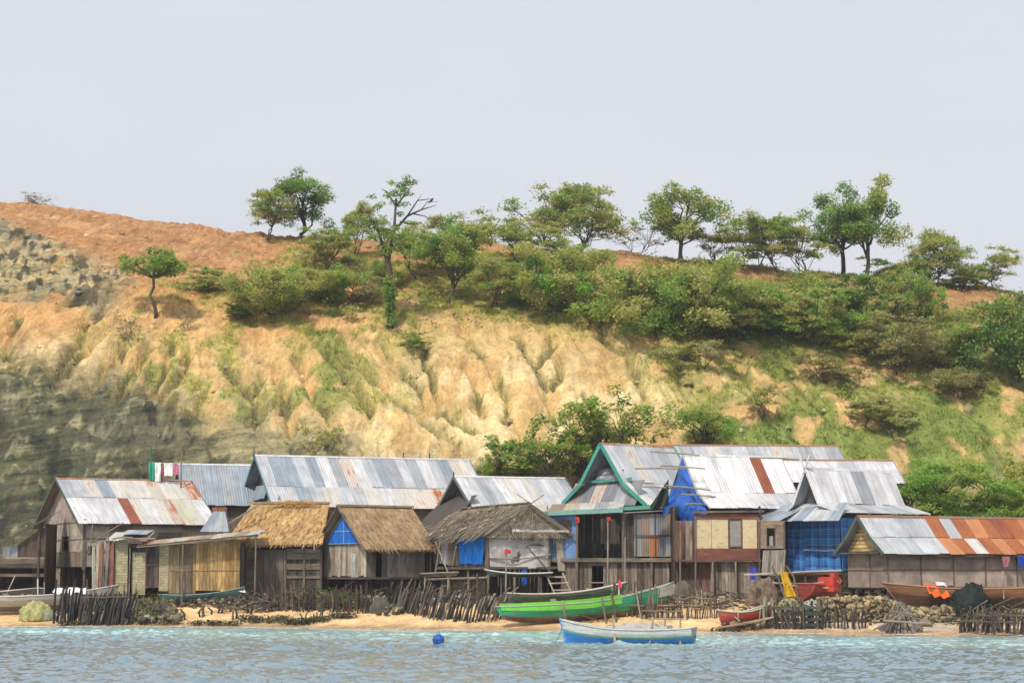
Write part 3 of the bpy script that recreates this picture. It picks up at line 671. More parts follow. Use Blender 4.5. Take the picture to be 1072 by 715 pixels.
T('tree', 'sparse', 2, 845, 288, 54, 'thin light tree just left of the dark ridge tree', 'tree', 1.0, gt)
T('tree', 'dark', 2, 882, 289, 84, 'dark dense ridge tree, taller trunk showing, left of its paler twin', 'tree', .95, gt)
T('tree', 'round', 3, 905, 291, 94, 'tallest ridge tree on the right half, pale green on one straight dark trunk', 'tree', .78, gt)
T('bush', 'bushlight', 1, 935, 292, 26, 'low pale bush on the ridge between the tallest tree and the spiky yellow one', 'bush', 1.3)
T('tree', 'dome', 4, 976, 301, 64, 'spiky yellowish tree second from the right end of the ridge', 'tree', .85, gt)
T('tree', 'acacia', 3, 1042, 306, 50, 'small umbrella-shaped tree at the right end of the ridge', 'tree', .95, gt)
T('bush', 'bushlight', 3, 1008, 302, 20, 'low bush between the spiky yellowish tree and the umbrella-shaped tree', 'bush', 1.4)
# the open slope, left half
T('tree', 'lone', 4, 163, 333, 78, 'lone round-crowned tree with a long bare trunk on the red slope', 'tree', 1.0)
T('bush', 'bush', 3, 222, 306, 26, 'small round bush on red earth right of the lone round-crowned tree', 'bush', 1.0)
T('bush', 'bushlight', 4, 287, 330, 52, 'broad feathery bush halfway between the lone tree and the ivy-clad tree', 'bush', 1.1)
T('bush', 'bushdark', 1, 250, 334, 16, 'low dark bush at the left foot of the broad feathery bush', 'bush', 1.2)
T('bush', 'bush', 4, 345, 316, 36, 'dull bush between the broad feathery bush and the ivy-clad tree', 'bush', 1.2)
T('bush', 'bushbrown', 1, 385, 318, 34, 'brownish scrub bush left of the ivy-clad trunk', 'bush', 1.0)
T('bush', 'bushlight', 2, 400, 300, 28, 'light green bush on the slope just behind the ivy-clad trunk', 'bush', .9)
T('shrub', 'bare', 3, 133, 362, 30, 'dead grey shrub below and left of the lone round-crowned tree', 'shrub', .8)
T('shrub', 'bare', 1, 196, 348, 26, 'small leafless shrub below and right of the lone round-crowned tree', 'shrub', .6)
T('bush', 'bush', 3, 434, 366, 18, 'low bush at the head of the gully below the ivy-clad tree', 'bush', 1.0)
T('bush', 'reedy', 1, 335, 476, 30, 'light green reedy bush behind the long metal roof', 'bush', 1.25)
# the thicket, right half
T('bush', 'bush', 2, 690, 352, 74, 'tallest green bush at the left edge of the broad thicket by the red path', 'bush', .95)
T('bush', 'bushlight', 4, 725, 350, 80, 'bright feathery bush, second from the left edge of the thicket', 'bush', .85)
T('bush', 'bush', 1, 760, 362, 70, 'mid green bush in the thicket above the lone pale acacia', 'bush', .85)
T('bush', 'bushbrown', 2, 782, 336, 50, 'brown-green bush high in the middle of the thicket', 'bush', .9)
T('bush', 'bushlight', 3, 812, 352, 56, 'yellow-green bush in the middle of the thicket below the flat-topped ridge trees', 'bush', .95)
T('bush', 'bushlight', 1, 853, 362, 54, 'rounded olive bush below the dark ridge tree', 'bush', .95)
T('bush', 'bushdark', 3, 890, 340, 48, 'dark bush under the tallest ridge tree', 'bush', 1.0)
T('tree', 'broad', 1, 928, 330, 48, 'dark broad-leaved small tree between the tallest ridge tree and the bare red patch', 'tree', .8)
T('tree', 'broad', 2, 972, 342, 52, 'dark broad-leaved small tree at the left edge of the bare red patch', 'tree', .85)
T('bush', 'bushbrown', 3, 940, 388, 56, 'dull grey-green bush on the lower right slope below the broad-leaved trees', 'bush', 1.0)
T('bush', 'bush', 3, 905, 372, 46, 'green bush left of the dull grey-green bush on the lower right slope', 'bush', .9)
T('tree', 'round', 1, 1018, 392, 50, 'bright green ball-shaped small tree on the right slope', 'tree', 1.0)
T('bush', 'bushdark', 4, 1066, 400, 92, 'big dark bush cut by the right edge of the picture', 'bush', .75)
T('bush', 'bushbrown', 4, 985, 384, 40, 'reddish-brown bush left of the ball-shaped small tree', 'bush', .9)
T('bush', 'bushbrown', 2, 1000, 415, 34, 'thin brown bush below the ball-shaped small tree', 'bush', 1.2)
T('tree', 'sparse', 3, 722, 394, 44, 'lone pale acacia on open ground below the thicket', 'tree', 1.15)
T('tree', 'sparse', 4, 800, 440, 40, 'small dark-stemmed tree above the roofs on the sandy slope', 'tree', .8)
T('tree', 'sparse', 1, 904, 446, 34, 'low flat tree on the slope above the white shingled roofs', 'tree', 1.1)
T('tree', 'sparse', 2, 935, 462, 40, 'low sparse tree right of and below the low flat tree', 'tree', 1.1)
T('bush', 'bushbrown', 1, 870, 400, 28, 'low dry bush on the grass below the rounded olive bush', 'bush', 1.3)
# behind the roofs
T('tree', 'broad', 3, 560, 512, 66, 'broad-leaved green tree behind the low grey roof, left of its taller neighbour', 'tree', .98)
T('tree', 'broad', 2, 602, 508, 62, 'broad-leaved tree wedged between the low grey roof and the tallest tree behind it', 'tree', 1.0)
T('tree', 'broad', 4, 645, 505, 92, 'taller broad-leaved green tree behind the green-trimmed gable', 'tree', .95)
T('tree', 'broad', 1, 520, 510, 48, 'small broad-leaved tree at the right end of the long metal roof', 'tree', .7)
T('tree', 'round', 2, 738, 484, 56, 'dark green bushy tree behind the long grey roof above the blue tarpaulin', 'tree', 1.25)
T('tree', 'feathery', 1, 985, 545, 141, 'bright feathery tree directly behind the rust-patched roof', 'tree', 1.0, at=131)
T('tree', 'feathery', 2, 1058, 545, 122, 'bright feathery tree at the right edge behind the rust-patched roof', 'tree', .8, at=130)
T('tree', 'yellow', 1, 1072, 520, 138, 'yellow-leaved tree at the right edge above the rust-patched roof', 'tree', .6, at=136)
T('bush', 'bushlight', 2, 536, 505, 22, 'bright yellow-green bush on the ground between the long metal roof and the broad-leaved trees', 'bush', 1.5)

# the tall ivy-clad tree, its own form: dead boughs to the right, dense middle, open top
def ivy_tree():
    g = on_ground(410, 342); s = g.y / F; rng = np.random.default_rng(5)
    def q(px, row, dy=0): return ((px - 410) * s, dy, (342 - row) * s)
    e = empty('tree', g, 0, label='tallest tree on the slope with ivied trunk and bare dead branches at its upper right', cat='tree')
    paths = [([q(409, 345), q(410, 310), q(407, 280), q(403, 262)], [.32, .27, .24, .2]), ([q(405, 275), q(412, 240), q(414, 205)], [.2, .14, .07]),
             ([q(404, 268), q(395, 240), q(385, 222)], [.14, .1, .05]), ([q(412, 240), q(425, 222, 1), q(440, 215, 1), q(456, 210, 1)], [.12, .09, .06, .02]),
             ([q(425, 222, 1), q(436, 205, 1), q(452, 203, 1)], [.07, .05, .02]), ([q(430, 219, 1), q(444, 222, 1), q(452, 226, 1)], [.06, .04, .015]),
             ([q(440, 215, 1), q(447, 206, 1), q(458, 206.5, 1)], [.04, .03, .012]), ([q(418, 230), q(432, 232, .6), q(442, 229, .6)], [.06, .04, .015]),
             ([q(436, 205, 1), q(440, 199, 1)], [.03, .012]), ([q(413, 215), q(424, 200), q(431, 192)], [.08, .05, .02]), ([q(413, 212), q(404, 198), q(398, 195)], [.07, .05, .02])]
    link('trunk', limb_mesh('trunk', paths, (.085, .07, .055)), None, e)
    cl = []
    for px, row, rx, n in ((410, 248, 26, 16), (396, 238, 20, 8), (425, 246, 20, 8), (408, 262, 20, 7), (412, 196, 20, 9), (425, 190, 15, 6), (404, 206, 14, 5), (418, 212, 14, 4), (388, 226, 14, 5), (440, 250, 12, 4)):
        for _ in range(n):
            c = np.array(q(px + rng.normal() * rx * .45, row + rng.normal() * rx * .28, rng.normal() * rx * .45 * s)); cl.append((c, (.42, .42, .24)))
    link('crown', foliage_mesh('crown', rng, cl, 60, .19, DARK + GREEN[:2], 'round'), None, e)
    iv = [(np.array(q(409 + rng.normal() * 2.6, r, rng.normal() * .3 - .1)), (.42, .42, .38)) for r in np.linspace(341, 292, 40)]
    link('ivy', foliage_mesh('ivy', rng, iv, 70, .17, GREEN + DARK, 'round'), None, e)
    # a dark bird on the outermost dead bough
    b = MB(); c = Vector(g) + Vector(q(450, 207.0, 1)); body = []
    b.tube([c + Vector((-.20, 0, -.06)), c + Vector((-.10, 0, .02)), c + Vector((.02, 0, .10)), c + Vector((.10, 0, .20)), c + Vector((.15, 0, .27)), c + Vector((.20, 0, .27)), c + Vector((.27, 0, .25))],
           [.02, .05, .09, .08, .06, .045, .008], (.03, .028, .03), 8)
    for o in (-.03, .03): b.tube([c + Vector((.02, o, .05)), c + Vector((.02, o, -.05))], .008, (.05, .04, .03), 4)
    b.build('bird', M['cloth'], None, True, label='dark bird perched on a dead branch of the tallest slope tree', cat='bird')
ivy_tree()

# grass tufts and low scrub, nobody could count them
def g1_of(X, Y, t): return gully(X, Y, t)[0]
def scatter():
    rng = np.random.default_rng(77); n = 150000
    Y = rng.uniform(141.5, 187, n); X = (rng.uniform(-60, 1130, n) - CX) / F * Y
    cov, gm, rk = ground_cover(X, Y); t = hill_t(X, Y); px = X / Y * F + CX
    nn = fbm(X * .5, Y * .5, 3, 201)
    ok = rng.random(n) < gm * (.14 + .4 * sst(-.2, .5, nn)) * (g1_of(X, Y, t) > .08)
    X, Y, cov, t, px, nn = X[ok], Y[ok], cov[ok], t[ok], px[ok], nn[ok]; m = len(X); Z = ground_z(X, Y)
    base = np.stack([X, Y, Z], -1)
    B = 4; V = np.empty((m, B, 3, 3)); h = rng.uniform(.09, .30, (m, B)) * (1 + .5 * sst(0, .6, nn))[:, None]
    a = rng.uniform(0, 6.28, (m, B)); off = rng.normal(size=(m, B, 2)) * .11; lean = rng.normal(size=(m, B, 2)) * .13
    bx = base[:, None, 0] + off[..., 0]; by = base[:, None, 1] + off[..., 1]; bz = np.broadcast_to(base[:, None, 2] - .05, bx.shape)
    wv = .045
    V[..., 0, :] = np.stack([bx - np.cos(a) * wv, by - np.sin(a) * wv, bz], -1); V[..., 1, :] = np.stack([bx + np.cos(a) * wv, by + np.sin(a) * wv, bz], -1)
    V[..., 2, :] = np.stack([bx + lean[..., 0], by + lean[..., 1], bz + h], -1)
    C = np.repeat(cov, B, axis=0) * rng.uniform(.85, 1.5, (m * B, 1)) * np.array([.95, 1.12, .9])
    me = np_mesh('grass', V.reshape(-1, 3), np.arange(m * B * 3).reshape(-1, 3), C); me.materials.append(M['leaf'])
    tag(link('grass', me), 'dry yellow-green grass tufts over the hillside', 'grass', kind='stuff')
    # low scrub under the trees and in the gully heads
    n = 38000; Y = rng.uniform(143, 184, n); X = (rng.uniform(190, 1130, n) - CX) / F * Y; t = hill_t(X, Y); px = X / Y * F + CX
    nn = fbm(X * .22, Y * .22, 3, 207)
    zone = np.maximum(sst(.40, .50, t) * (1 - sst(.86, .94, t)) * sst(640, 720, px) * (1 - .8 * sst(.68, .76, t) * sst(960, 1000, px)), .35 * sst(.42, .52, t)  * (1 - sst(.74, .86, t)) * sst(230, 300, px) * (1 - sst(600, 630, px)))
    zone = np.maximum(zone, .55 * sst(.03, .10, t) * (1 - sst(.5, .56, t)) * sst(690, 800, px) * sst(.25, .5, fbm(X * .3, Y * .3, 2, 211)))
    ok = rng.random(n) < .65 * zone * sst(.0, .5, nn); X, Y, nn = X[ok], Y[ok], nn[ok]; m = len(X); Z = ground_z(X, Y)
    pal = np.array(GREEN + DARK + OLIVE); L = 11
    c0 = np.stack([X, Y, Z], -1)[:, None, :] + rng.normal(size=(m, L, 3)) * np.array([.32, .32, .0]) + np.stack([np.zeros((m, L)), np.zeros((m, L)), rng.uniform(0, .65, (m, L)) * (1 + nn[:, None])], -1)
    ci = np.repeat(pal[rng.integers(len(pal), size=m)] * rng.uniform(1.7, 2.7, (m, 1)) * np.array([1.4, 1.25, 1.05]), L, axis=0) * rng.uniform(.75, 1.25, (m * L, 1))
    V, Fc, K = leaf_cloud(rng, c0.reshape(-1, 3), .20, ci)
    me = np_mesh('undergrowth', V, Fc, K); me.materials.append(M['leaf'])
    tag(link('undergrowth', me), 'low green scrub filling the slope between the bushes', 'undergrowth', kind='stuff')
scatter()
# loose stones on the hill and along the gullies
def ico():
    p = (1 + 5 ** .5) / 2
    v = np.array([(-1, p, 0), (1, p, 0), (-1, -p, 0), (1, -p, 0), (0, -1, p), (0, 1, p), (0, -1, -p), (0, 1, -p), (p, 0, -1), (p, 0, 1), (-p, 0, -1), (-p, 0, 1)]); v /= np.linalg.norm(v[0])
    f = np.array([(0, 11, 5), (0, 5, 1), (0, 1, 7), (0, 7, 10), (0, 10, 11), (1, 5, 9), (5, 11, 4), (11, 10, 2), (10, 7, 6), (7, 1, 8), (3, 9, 4), (3, 4, 2), (3, 2, 6), (3, 6, 8), (3, 8, 9), (4, 9, 5), (2, 4, 11), (6, 2, 10), (8, 6, 7), (9, 8, 1)])
    return v, f
def stones(name, pts, sizes, cols, rng, **kw):
    v, f = ico(); n = len(pts)
    S = sizes[:, None, None] * rng.uniform(.6, 1.3, (n, 1, 3)) * (1 + .22 * rng.normal(size=(n, 12, 1)))
    V = np.asarray(pts)[:, None, :] + v[None] * S
    Fc = (f[None] + np.arange(n)[:, None, None] * 12).reshape(-1, 3)
    me = np_mesh(name, V.reshape(-1, 3), Fc, np.repeat(cols, 20, axis=0)); me.materials.append(M['stone'])
    return tag(link(name, me), **kw)
def hill_stones():
    rng = np.random.default_rng(31); n = 16000
    Y = rng.uniform(141.5, 186, n); X = (rng.uniform(-60, 1130, n) - CX) / F * Y; t = hill_t(X, Y); g1, g2, g3 = gully(X, Y, t); rk = rock_mask(X, Y, t)
    ok = rng.random(n) < np.maximum(sst(.12, .03, g1) * (1 - sst(.5, .6, t)) * .35, np.maximum(.02, rk * .07)); X, Y = X[ok], Y[ok]
    cov, gm, rk = ground_cover(X, Y)
    stones('gravel', np.stack([X, Y, ground_z(X, Y)], -1), rng.gamma(2.0, .055, len(X)) + .03, np.clip((cov * .65 + np.array([.13, .115, .085])) * rng.uniform(.6, 1.4, (len(X), 1)), 0, 1), rng,
           label='loose stones lying in the gullies and on the rocky slope', cat='stones', kind='stuff')
hill_stones()

# ---------------------------------------------------------------- building kit
SHEET = dict(w=((.58, .58, .60), .12), W=((.70, .70, .72), .02), g=((.34, .36, .39), .12), b=((.28, .33, .39), .08), d=((.22, .23, .25), .2), l=((.46, .48, .51), .12),
             t=((.58, .56, .52), .33), o=((.58, .53, .48), .46), r=((.27, .075, .035), .35), R=((.36, .115, .045), .5), O=((.52, .22, .09), .40), k=((.075, .06, .05), .18),
             n=((.30, .24, .20), .45), T=((.50, .48, .36), .3), m=((.50, .34, .26), .5))
GREYWOOD = [(.26, .215, .17), (.21, .17, .135), (.31, .26, .21), (.17, .135, .105), (.24, .18, .13)]
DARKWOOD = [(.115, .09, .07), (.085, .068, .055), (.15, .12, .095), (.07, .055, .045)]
REDWOOD = [(.20, .10, .075), (.16, .085, .065), (.23, .13, .09), (.13, .08, .06)]
GOLDWOOD = [(.50, .33, .14), (.42, .26, .10), (.55, .38, .18), (.36, .22, .09), (.46, .29, .12)]
PALEWOOD = [(.42, .36, .29), (.36, .30, .24), (.48, .42, .34), (.30, .25, .20)]
STICK = [(.20, .165, .13), (.14, .115, .09), (.27, .225, .18), (.10, .08, .065), (.33, .27, .20)]

class House:
    """local frame: origin on the ground under the near corner, x along the long wall, y back along the gable wall"""
    def __init__(s, name, label, cat, px, Y, th, group=None):
        s.px, s.Y, s.th = px, Y, R(th); p = P(px, 605, Y); s.x0 = p.x; s.z0 = gz(p.x, Y)
        s.root = empty(name, (p.x, Y, s.z0), s.th, label=label, cat=cat, group=group)
        s.c, s.s = math.cos(s.th), math.sin(s.th)
    def z(s, row, dY=0.0): return P(s.px, row, s.Y + dY).z - s.z0
    def x(s, px, y=0.0):
        k = (px - CX) / F / CP * 1.0; ox, oy = s.x0 - y * s.s, s.Y + y * s.c
        return (k * oy - ox) / (s.c - k * s.s)
    def y(s, px, x=0.0):
        k = (px - CX) / F / CP; ox, oy = s.x0 + x * s.c, s.Y + x * s.s
        return (ox - k * oy) / (s.s + k * s.c)
    def world(s, p):
        return Vector((s.x0 + p[0] * s.c - p[1] * s.s, s.Y + p[0] * s.s + p[1] * s.c, s.z0 + p[2]))
    def ground(s, x, y):
        w_ = s.world((x, y, 0)); return gz(w_.x, w_.y) - s.z0
    def local(s, p):
        dx, dy = p[0] - s.x0, p[1] - s.Y
        return Vector((dx * s.c + dy * s.s, -dx * s.s + dy * s.c, p[2] - s.z0))

def cells(w_, h_, holes):
    us = sorted({0, w_, *[max(0, min(w_, v)) for h in holes for v in h[:2]]}); vs_ = sorted({0, h_, *[max(0, min(h_, v)) for h in holes for v in h[2:]]})
    out = []
    for a, b in zip(us, us[1:]):
        for c, d in zip(vs_, vs_[1:]):
            m = ((a + b) / 2, (c + d) / 2)
            if b - a > .01 and d - c > .01 and not any(h[0] < m[0] < h[1] and h[2] < m[1] < h[3] for h in holes): out.append((a, b, c, d))
    return out
def plank_wall(b, o, u, v, w_, h_, cols, along='v', pw=.16, gap=.006, t=.03, holes=(), ragged=.0, lose=.0, top=None):
    """boards covering a w x h rectangle from corner o; holes are (u0,u1,v0,v1); top(u) trims the upper edge"""
    o = Vector(o); u = Vector(u).normalized(); v = Vector(v).normalized(); n = u.cross(v); x = 0.0
    lim = w_ if along == 'v' else h_
    while x < lim - .02:
        q = min(pw * rnd.uniform(.7, 1.35), lim - x); c = J(rnd.choice(cols), .22); mid = x + q / 2; segs = [(0, h_ if along == 'v' else w_)]
        for hu0, hu1, hv0, hv1 in holes:
            lo, hi, s0, s1 = (hu0, hu1, hv0, hv1) if along == 'v' else (hv0, hv1, hu0, hu1)
            if lo < mid < hi:
                new = []
                for a, e in segs:
                    if s0 > a: new.append((a, min(e, s0)))
                    if s1 < e: new.append((max(a, s1), e))
                segs = [g_ for g_ in new if g_[1] - g_[0] > .03]
        if rnd.random() >= lose:
            for a, e in segs:
                if along == 'v':
                    tt = e if (top is None or e < h_ - 1e-6) else min(e, top(mid))
                    if a == 0: a += rnd.uniform(0, ragged)
                    if e >= h_ - 1e-6: tt -= rnd.uniform(0, ragged)
                    if tt - a < .05: continue
                    b.slab(o + u * (x + gap / 2) + v * a + n * rnd.uniform(0, .012), u, v, q - gap, tt - a, t, c, 'v')
                else:
                    x0_, x1_ = a + (rnd.uniform(0, ragged) if a == 0 else 0), e - (rnd.uniform(0, ragged) if e >= w_ - 1e-6 else 0)
                    b.slab(o + u * x0_ + v * (x + gap / 2) + n * rnd.uniform(0, .012), u, v, x1_ - x0_, q - gap, t, c, 'h')
        x += q
def panel_wall(b, o, u, v, w_, h_, cols, pw, ph, t=.03, holes=()):
    """sheets of matting w x h with their own tints"""
    o = Vector(o); u = Vector(u).normalized(); v = Vector(v).normalized(); n = u.cross(v)
    us = [min(w_, i * pw) for i in range(int(math.ceil(w_ / pw - .05)) + 1)]; us[-1] = w_
    vs_ = [min(h_, i * ph) for i in range(int(math.ceil(h_ / ph - .05)) + 1)]; vs_[-1] = h_
    for a, e in zip(us, us[1:]):
        for c, d in zip(vs_, vs_[1:]):
            cc = J(rnd.choice(cols), .14); k = rnd.uniform(0, .008)
            hl = [(h[0] - a, h[1] - a, h[2] - c, h[3] - c) for h in holes]
            for (p, q, r_, s_) in cells(e - a, d - c, hl):
                b.slab(o + u * (a + p) + v * (c + r_) + n * k, u, v, q - p - .004, s_ - r_ - .004, t, cc)
def corrugated(b, A, B, ex, x0, x1, row, per=.17, amp=.012, thick=0.0, jag=.05, lift=0.0, xs0=0.0, xs1=0.0):
    """sheets side by side along ex from x0 to x1, sloping from A to B (points on the plane x = 0); row lists the sheet codes.
    xs0/xs1 shift the lower ends (for hips)"""
    A = Vector(A); B = Vector(B); ex = Vector(ex); dn = (B - A); L = dn.length; dn = dn / L; n = ex.cross(dn); n = n if n.z > 0 or abs(n.z) < 1e-6 else -n
    k = len(row); wts = [rnd.uniform(.9, 1.1) for _ in row]; tot = sum(wts); x = x0
    for i, ch in enumerate(row):
        wd = (x1 - x0) * wts[i] / tot; xa, xb = x - (.03 if i else 0), x + wd; f0, f1 = (xa - x0) / (x1 - x0), (xb - x0) / (x1 - x0); x += wd
        if ch == ' ': continue
        colr, rust = SHEET[ch]; c = (*J(colr, .07), min(1, max(0, rust * rnd.uniform(.7, 1.3)))); off = lift + rnd.uniform(.002, .016); dl = rnd.uniform(-jag, jag)
        m = max(4, int((xb - xa) / per * 6)); r0, r1 = rnd.uniform(0, 60), rnd.uniform(0, 60); tilt = rnd.uniform(-.006, .006)
        nv = len(b.v); rows = 3
        for j in range(rows):
            tt = j / (rows - 1); ln = tt * (L + dl)
            for q in range(m + 1):
                fx = xa + (xb - xa) * q / m; sh = (xs0 * (1 - (f0 + (f1 - f0) * q / m)) + xs1 * (f0 + (f1 - f0) * q / m)) * tt
                p = A + ex * (fx + sh) + dn * ln + n * (off + amp * math.sin(2 * math.pi * fx / per) + tilt * tt * L)
                b.v.append(tuple(p))
        for j in range(rows - 1):
            for q in range(m):
                a = nv + j * (m + 1) + q; b.f.append((a, a + 1, a + m + 2, a + m + 1)); b.c.append(c)
                ua, ub = xa + (xb - xa) * q / m + r0, xa + (xb - xa) * (q + 1) / m + r0; va, vb = j / (rows - 1) * L + r1, (j + 1) / (rows - 1) * L + r1
                b.uv.append([(ua, va), (ub, va), (ub, vb), (ua, vb)])
def tin_roof(h, front, back, x0, x1, rows, brow='g', name='roof', cap=(.42, .40, .38), verge=None, verge_w=.16, ridge_rust=False):
    """front/back: profile points (y, z) from the ridge down to the eave; rows: sheet codes per front segment"""
    b = MB()
    for i, (p, q) in enumerate(zip(front, front[1:])):
        corrugated(b, (0, *p), (0, *q), (1, 0, 0), x0, x1, rows[i], lift=.0 if i else .02)
    for i, (p, q) in enumerate(zip(back, back[1:])):
        corrugated(b, (0, *p), (0, *q), (1, 0, 0), x0, x1, brow * max(2, len(rows[0]) // 2), lift=.0 if i else .02)
    rf = b.build(name, M['metal'], h.root)
    c = MB(); y, z = front[0]
    L = x1 - x0; k = max(2, int(L / 1.8))
    for i in range(k):
        a0, a1 = x0 + L * i / k - .02, x0 + L * (i + 1) / k + .04; cc = (*J(cap, .2), .55 if ridge_rust else .15)
        for sg in (-1, 1):
            q = Vector((0, (front if sg < 0 else back)[1][0] - y, (front if sg < 0 else back)[1][1] - z)).normalized() * .17
            c.slab((a0, y, z + .055 + .004 * (i % 2)) if sg < 0 else (a1, y, z + .055 + .004 * (i % 2)), (1, 0, 0) if sg < 0 else (-1, 0, 0), (q.x, q.y, q.z) , a1 - a0, .17, -.012 if sg < 0 else -.012, cc)
    c.build('ridge_cap', M['metal'], rf)
    if verge is not None:
        for xx in (x0 - .03, x1 + .03):
            v = MB()
            for prof in (front, back):
                for p, q in zip(prof, prof[1:]): v.beam((xx, p[0], p[1] - .03), (xx, q[0], q[1] - .03), .035, verge_w, J(verge, .12), (0, 0, 1))
            v.build('bargeboard', M['paint'], rf)
    return rf
def thatch_slope(b, corners, c, cols, layers=7, dens=75, ln=.42, thick=.15):
    """a bedded slope plus straw lying on it and hanging over its lower edge. corners: ridge left, ridge right, eave right, eave left"""
    a, d, e, f = [Vector(p) for p in corners]; n = (d - a).cross(f - a).normalized()
    n = n if n.z > 0 else -n; nu, nv_ = 26, 12; base = len(b.v); W = (d - a).length; H = (f - a).length
    for j in range(nv_ + 1):
        for i in range(nu + 1):
            s, t = i / nu, j / nv_
            p = (a * (1 - s) + d * s) * (1 - t) + (f * (1 - s) + e * s) * t
            o = .05 * float(noise(np.array([p.x * 1.3 + p.y]), np.array([p.z * 2.0]), 3)[0]) + .03 * ((j % 3) - 1)
            b.v.append(tuple(p + n * (o - .02 * (j == nv_))))
    for j in range(nv_):
        for i in range(nu):
            k = base + j * (nu + 1) + i; b.f.append((k, k + 1, k + nu + 2, k + nu + 1)); b.c.append((*J(c, .1), 1)); b.uv.append([(i / nu * W, j / nv_ * H), ((i + 1) / nu * W, j / nv_ * H), ((i + 1) / nu * W, (j + 1) / nv_ * H), (i / nu * W, (j + 1) / nv_ * H)])
    k0 = len(b.v)
    for p in (a, d, e, f): b.v.append(tuple(p - n * thick))
    for quad in ((k0 + 3, k0 + 2, k0 + 1, k0),): b.f.append(quad); b.c.append((*J(c, .1), 1)); b.uv.append([(0, 0), (W, 0), (W, H), (0, H)])
    for s0, s1 in ((a, d), (d, e), (e, f), (f, a)): b.face([s0, s1, s1 - n * thick, s0 - n * thick], J(c, .15), [(0, 0), (3, 0), (3, .3), (0, .3)])
    dn = (f - a).normalized(); sd_ = (d - a).normalized()
    for _ in range(int(dens * W * H / 4)):
        s, t = rnd.random(), rnd.random() ** .8; p = (a * (1 - s) + d * s) * (1 - t) + (f * (1 - s) + e * s) * t
        l = ln * rnd.uniform(.5, 1.4); wv = rnd.uniform(.012, .035); dr = (dn + sd_ * rnd.gauss(0, .22) + n * rnd.uniform(.0, .06)).normalized(); sd2 = dr.cross(n).normalized()
        q = p + n * (.03 + rnd.uniform(0, .04)); e2 = q + dr * l - Vector((0, 0, .12 * l * (t > .85)))
        b.face([q - sd2 * wv, q + sd2 * wv, e2 + sd2 * wv * .5, e2 - sd2 * wv * .5], J(rnd.choice(cols), .25), [(0, 0), (.1, 0), (.1, l), (0, l)])
    for _ in range(int(W * 22)):
        s = rnd.random(); p = f * (1 - s) + e * s + n * rnd.uniform(-thick, .06); l = rnd.uniform(.04, .13); wv = rnd.uniform(.012, .03); dr = (dn * .7 + sd_ * rnd.gauss(0, .2) + Vector((0, 0, -.6))).normalized()
        e2 = p + dr * l; b.face([p - sd_ * wv, p + sd_ * wv, e2 + sd_ * wv * .5, e2 - sd_ * wv * .5], J(rnd.choice(cols), .3), [(0, 0), (.1, 0), (.1, l), (0, l)])
def stilts(h, spots, ztop, r=.07, cols=DARKWOOD):
    for x, y in spots:
        b = MB(); g = h.ground(x, y); b.tube([(x + rnd.gauss(0, .04), y, g - .3), (x, y, (g + ztop) / 2 - .1), (x + rnd.gauss(0, .02), y, ztop)], [r * 1.1, r, r * .9], J(rnd.choice(cols), .2), 7)
        b.build('stilt', M['wood'], h.root)
def tri_gable(h, pts, x, mat, c, name='gable', t=.04):
    """gable infill in the plane x = const (seen from -x)"""
    b = MB(); n = len(pts)
    b.face([(x, p[0], p[1]) for p in pts], c, [(p[0], p[1]) for p in pts]); b.face([(x + t, p[0], p[1]) for p in reversed(pts)], c, [(p[0], p[1]) for p in reversed(pts)])
    return b.build(name, M[mat], h.root)
def drape(name, P00, P10, P01, P11, mat, c, parent, folds=6, amp=.05, nu=28, nv=18, sag=.0, seed=0, out=None, hem=.0, uvscale=1.0, **kw):
    """hanging cloth between a top edge P00-P10 and a bottom edge P01-P11, with folds, slightly thick"""
    P00, P10, P01, P11 = [Vector(p) for p in (P00, P10, P01, P11)]; n = (P10 - P00).cross(P01 - P00).normalized()
    if out is not None and n.dot(Vector(out)) < 0: n = -n
    W = (P10 - P00).length; H = (P01 - P00).length; b = MB(); cc = (*c, 1.0)
    for side in (0, 1):
        base = len(b.v)
        for j in range(nv + 1):
            for i in range(nu + 1):
                s, t = i / nu, j / nv; p = (P00 * (1 - s) + P10 * s) * (1 - t) + (P01 * (1 - s) + P11 * s) * t
                f = math.sin(s * folds * 6.283 + 1.3 * math.sin(t * 3 + seed)) * amp * (.35 + .65 * t) + .8 * amp * float(noise(np.array([s * 3.0 + seed]), np.array([t * 2.2 + seed * .3]), 5)[0])
                z = -sag * math.sin(math.pi * s) * (1 - t) + hem * t * float(noise(np.array([s * 5.0 + seed]), np.array([.5]), 6)[0])
                b.v.append(tuple(p + n * (f - .012 * side) + Vector((0, 0, z))))
        for j in range(nv):
            for i in range(nu):
                k = base + j * (nu + 1) + i; q = (k, k + 1, k + nu + 2, k + nu + 1); u_ = [(i / nu * W, j / nv * H), ((i + 1) / nu * W, j / nv * H), ((i + 1) / nu * W, (j + 1) / nv * H), (i / nu * W, (j + 1) / nv * H)]
                b.f.append(q if side == 0 else q[::-1]); b.c.append(cc); b.uv.append([(x * uvscale, y * uvscale) for x, y in (u_ if side == 0 else u_[::-1])])
    return b.build(name, M[mat], parent, True, **kw)
def frame_of(b, o, u, v, w_, h_, bw, t, c):
    o = Vector(o); u = Vector(u).normalized(); v = Vector(v).normalized(); n = u.cross(v)
    b.slab(o - u * bw - v * bw, u, v, w_ + 2 * bw, bw, t, c, 'h'); b.slab(o - u * bw + v * h_, u, v, w_ + 2 * bw, bw, t, c, 'h')
    b.slab(o - u * bw, u, v, bw, h_, t * .95, c); b.slab(o + u * w_, u, v, bw, h_, t * .95, c)
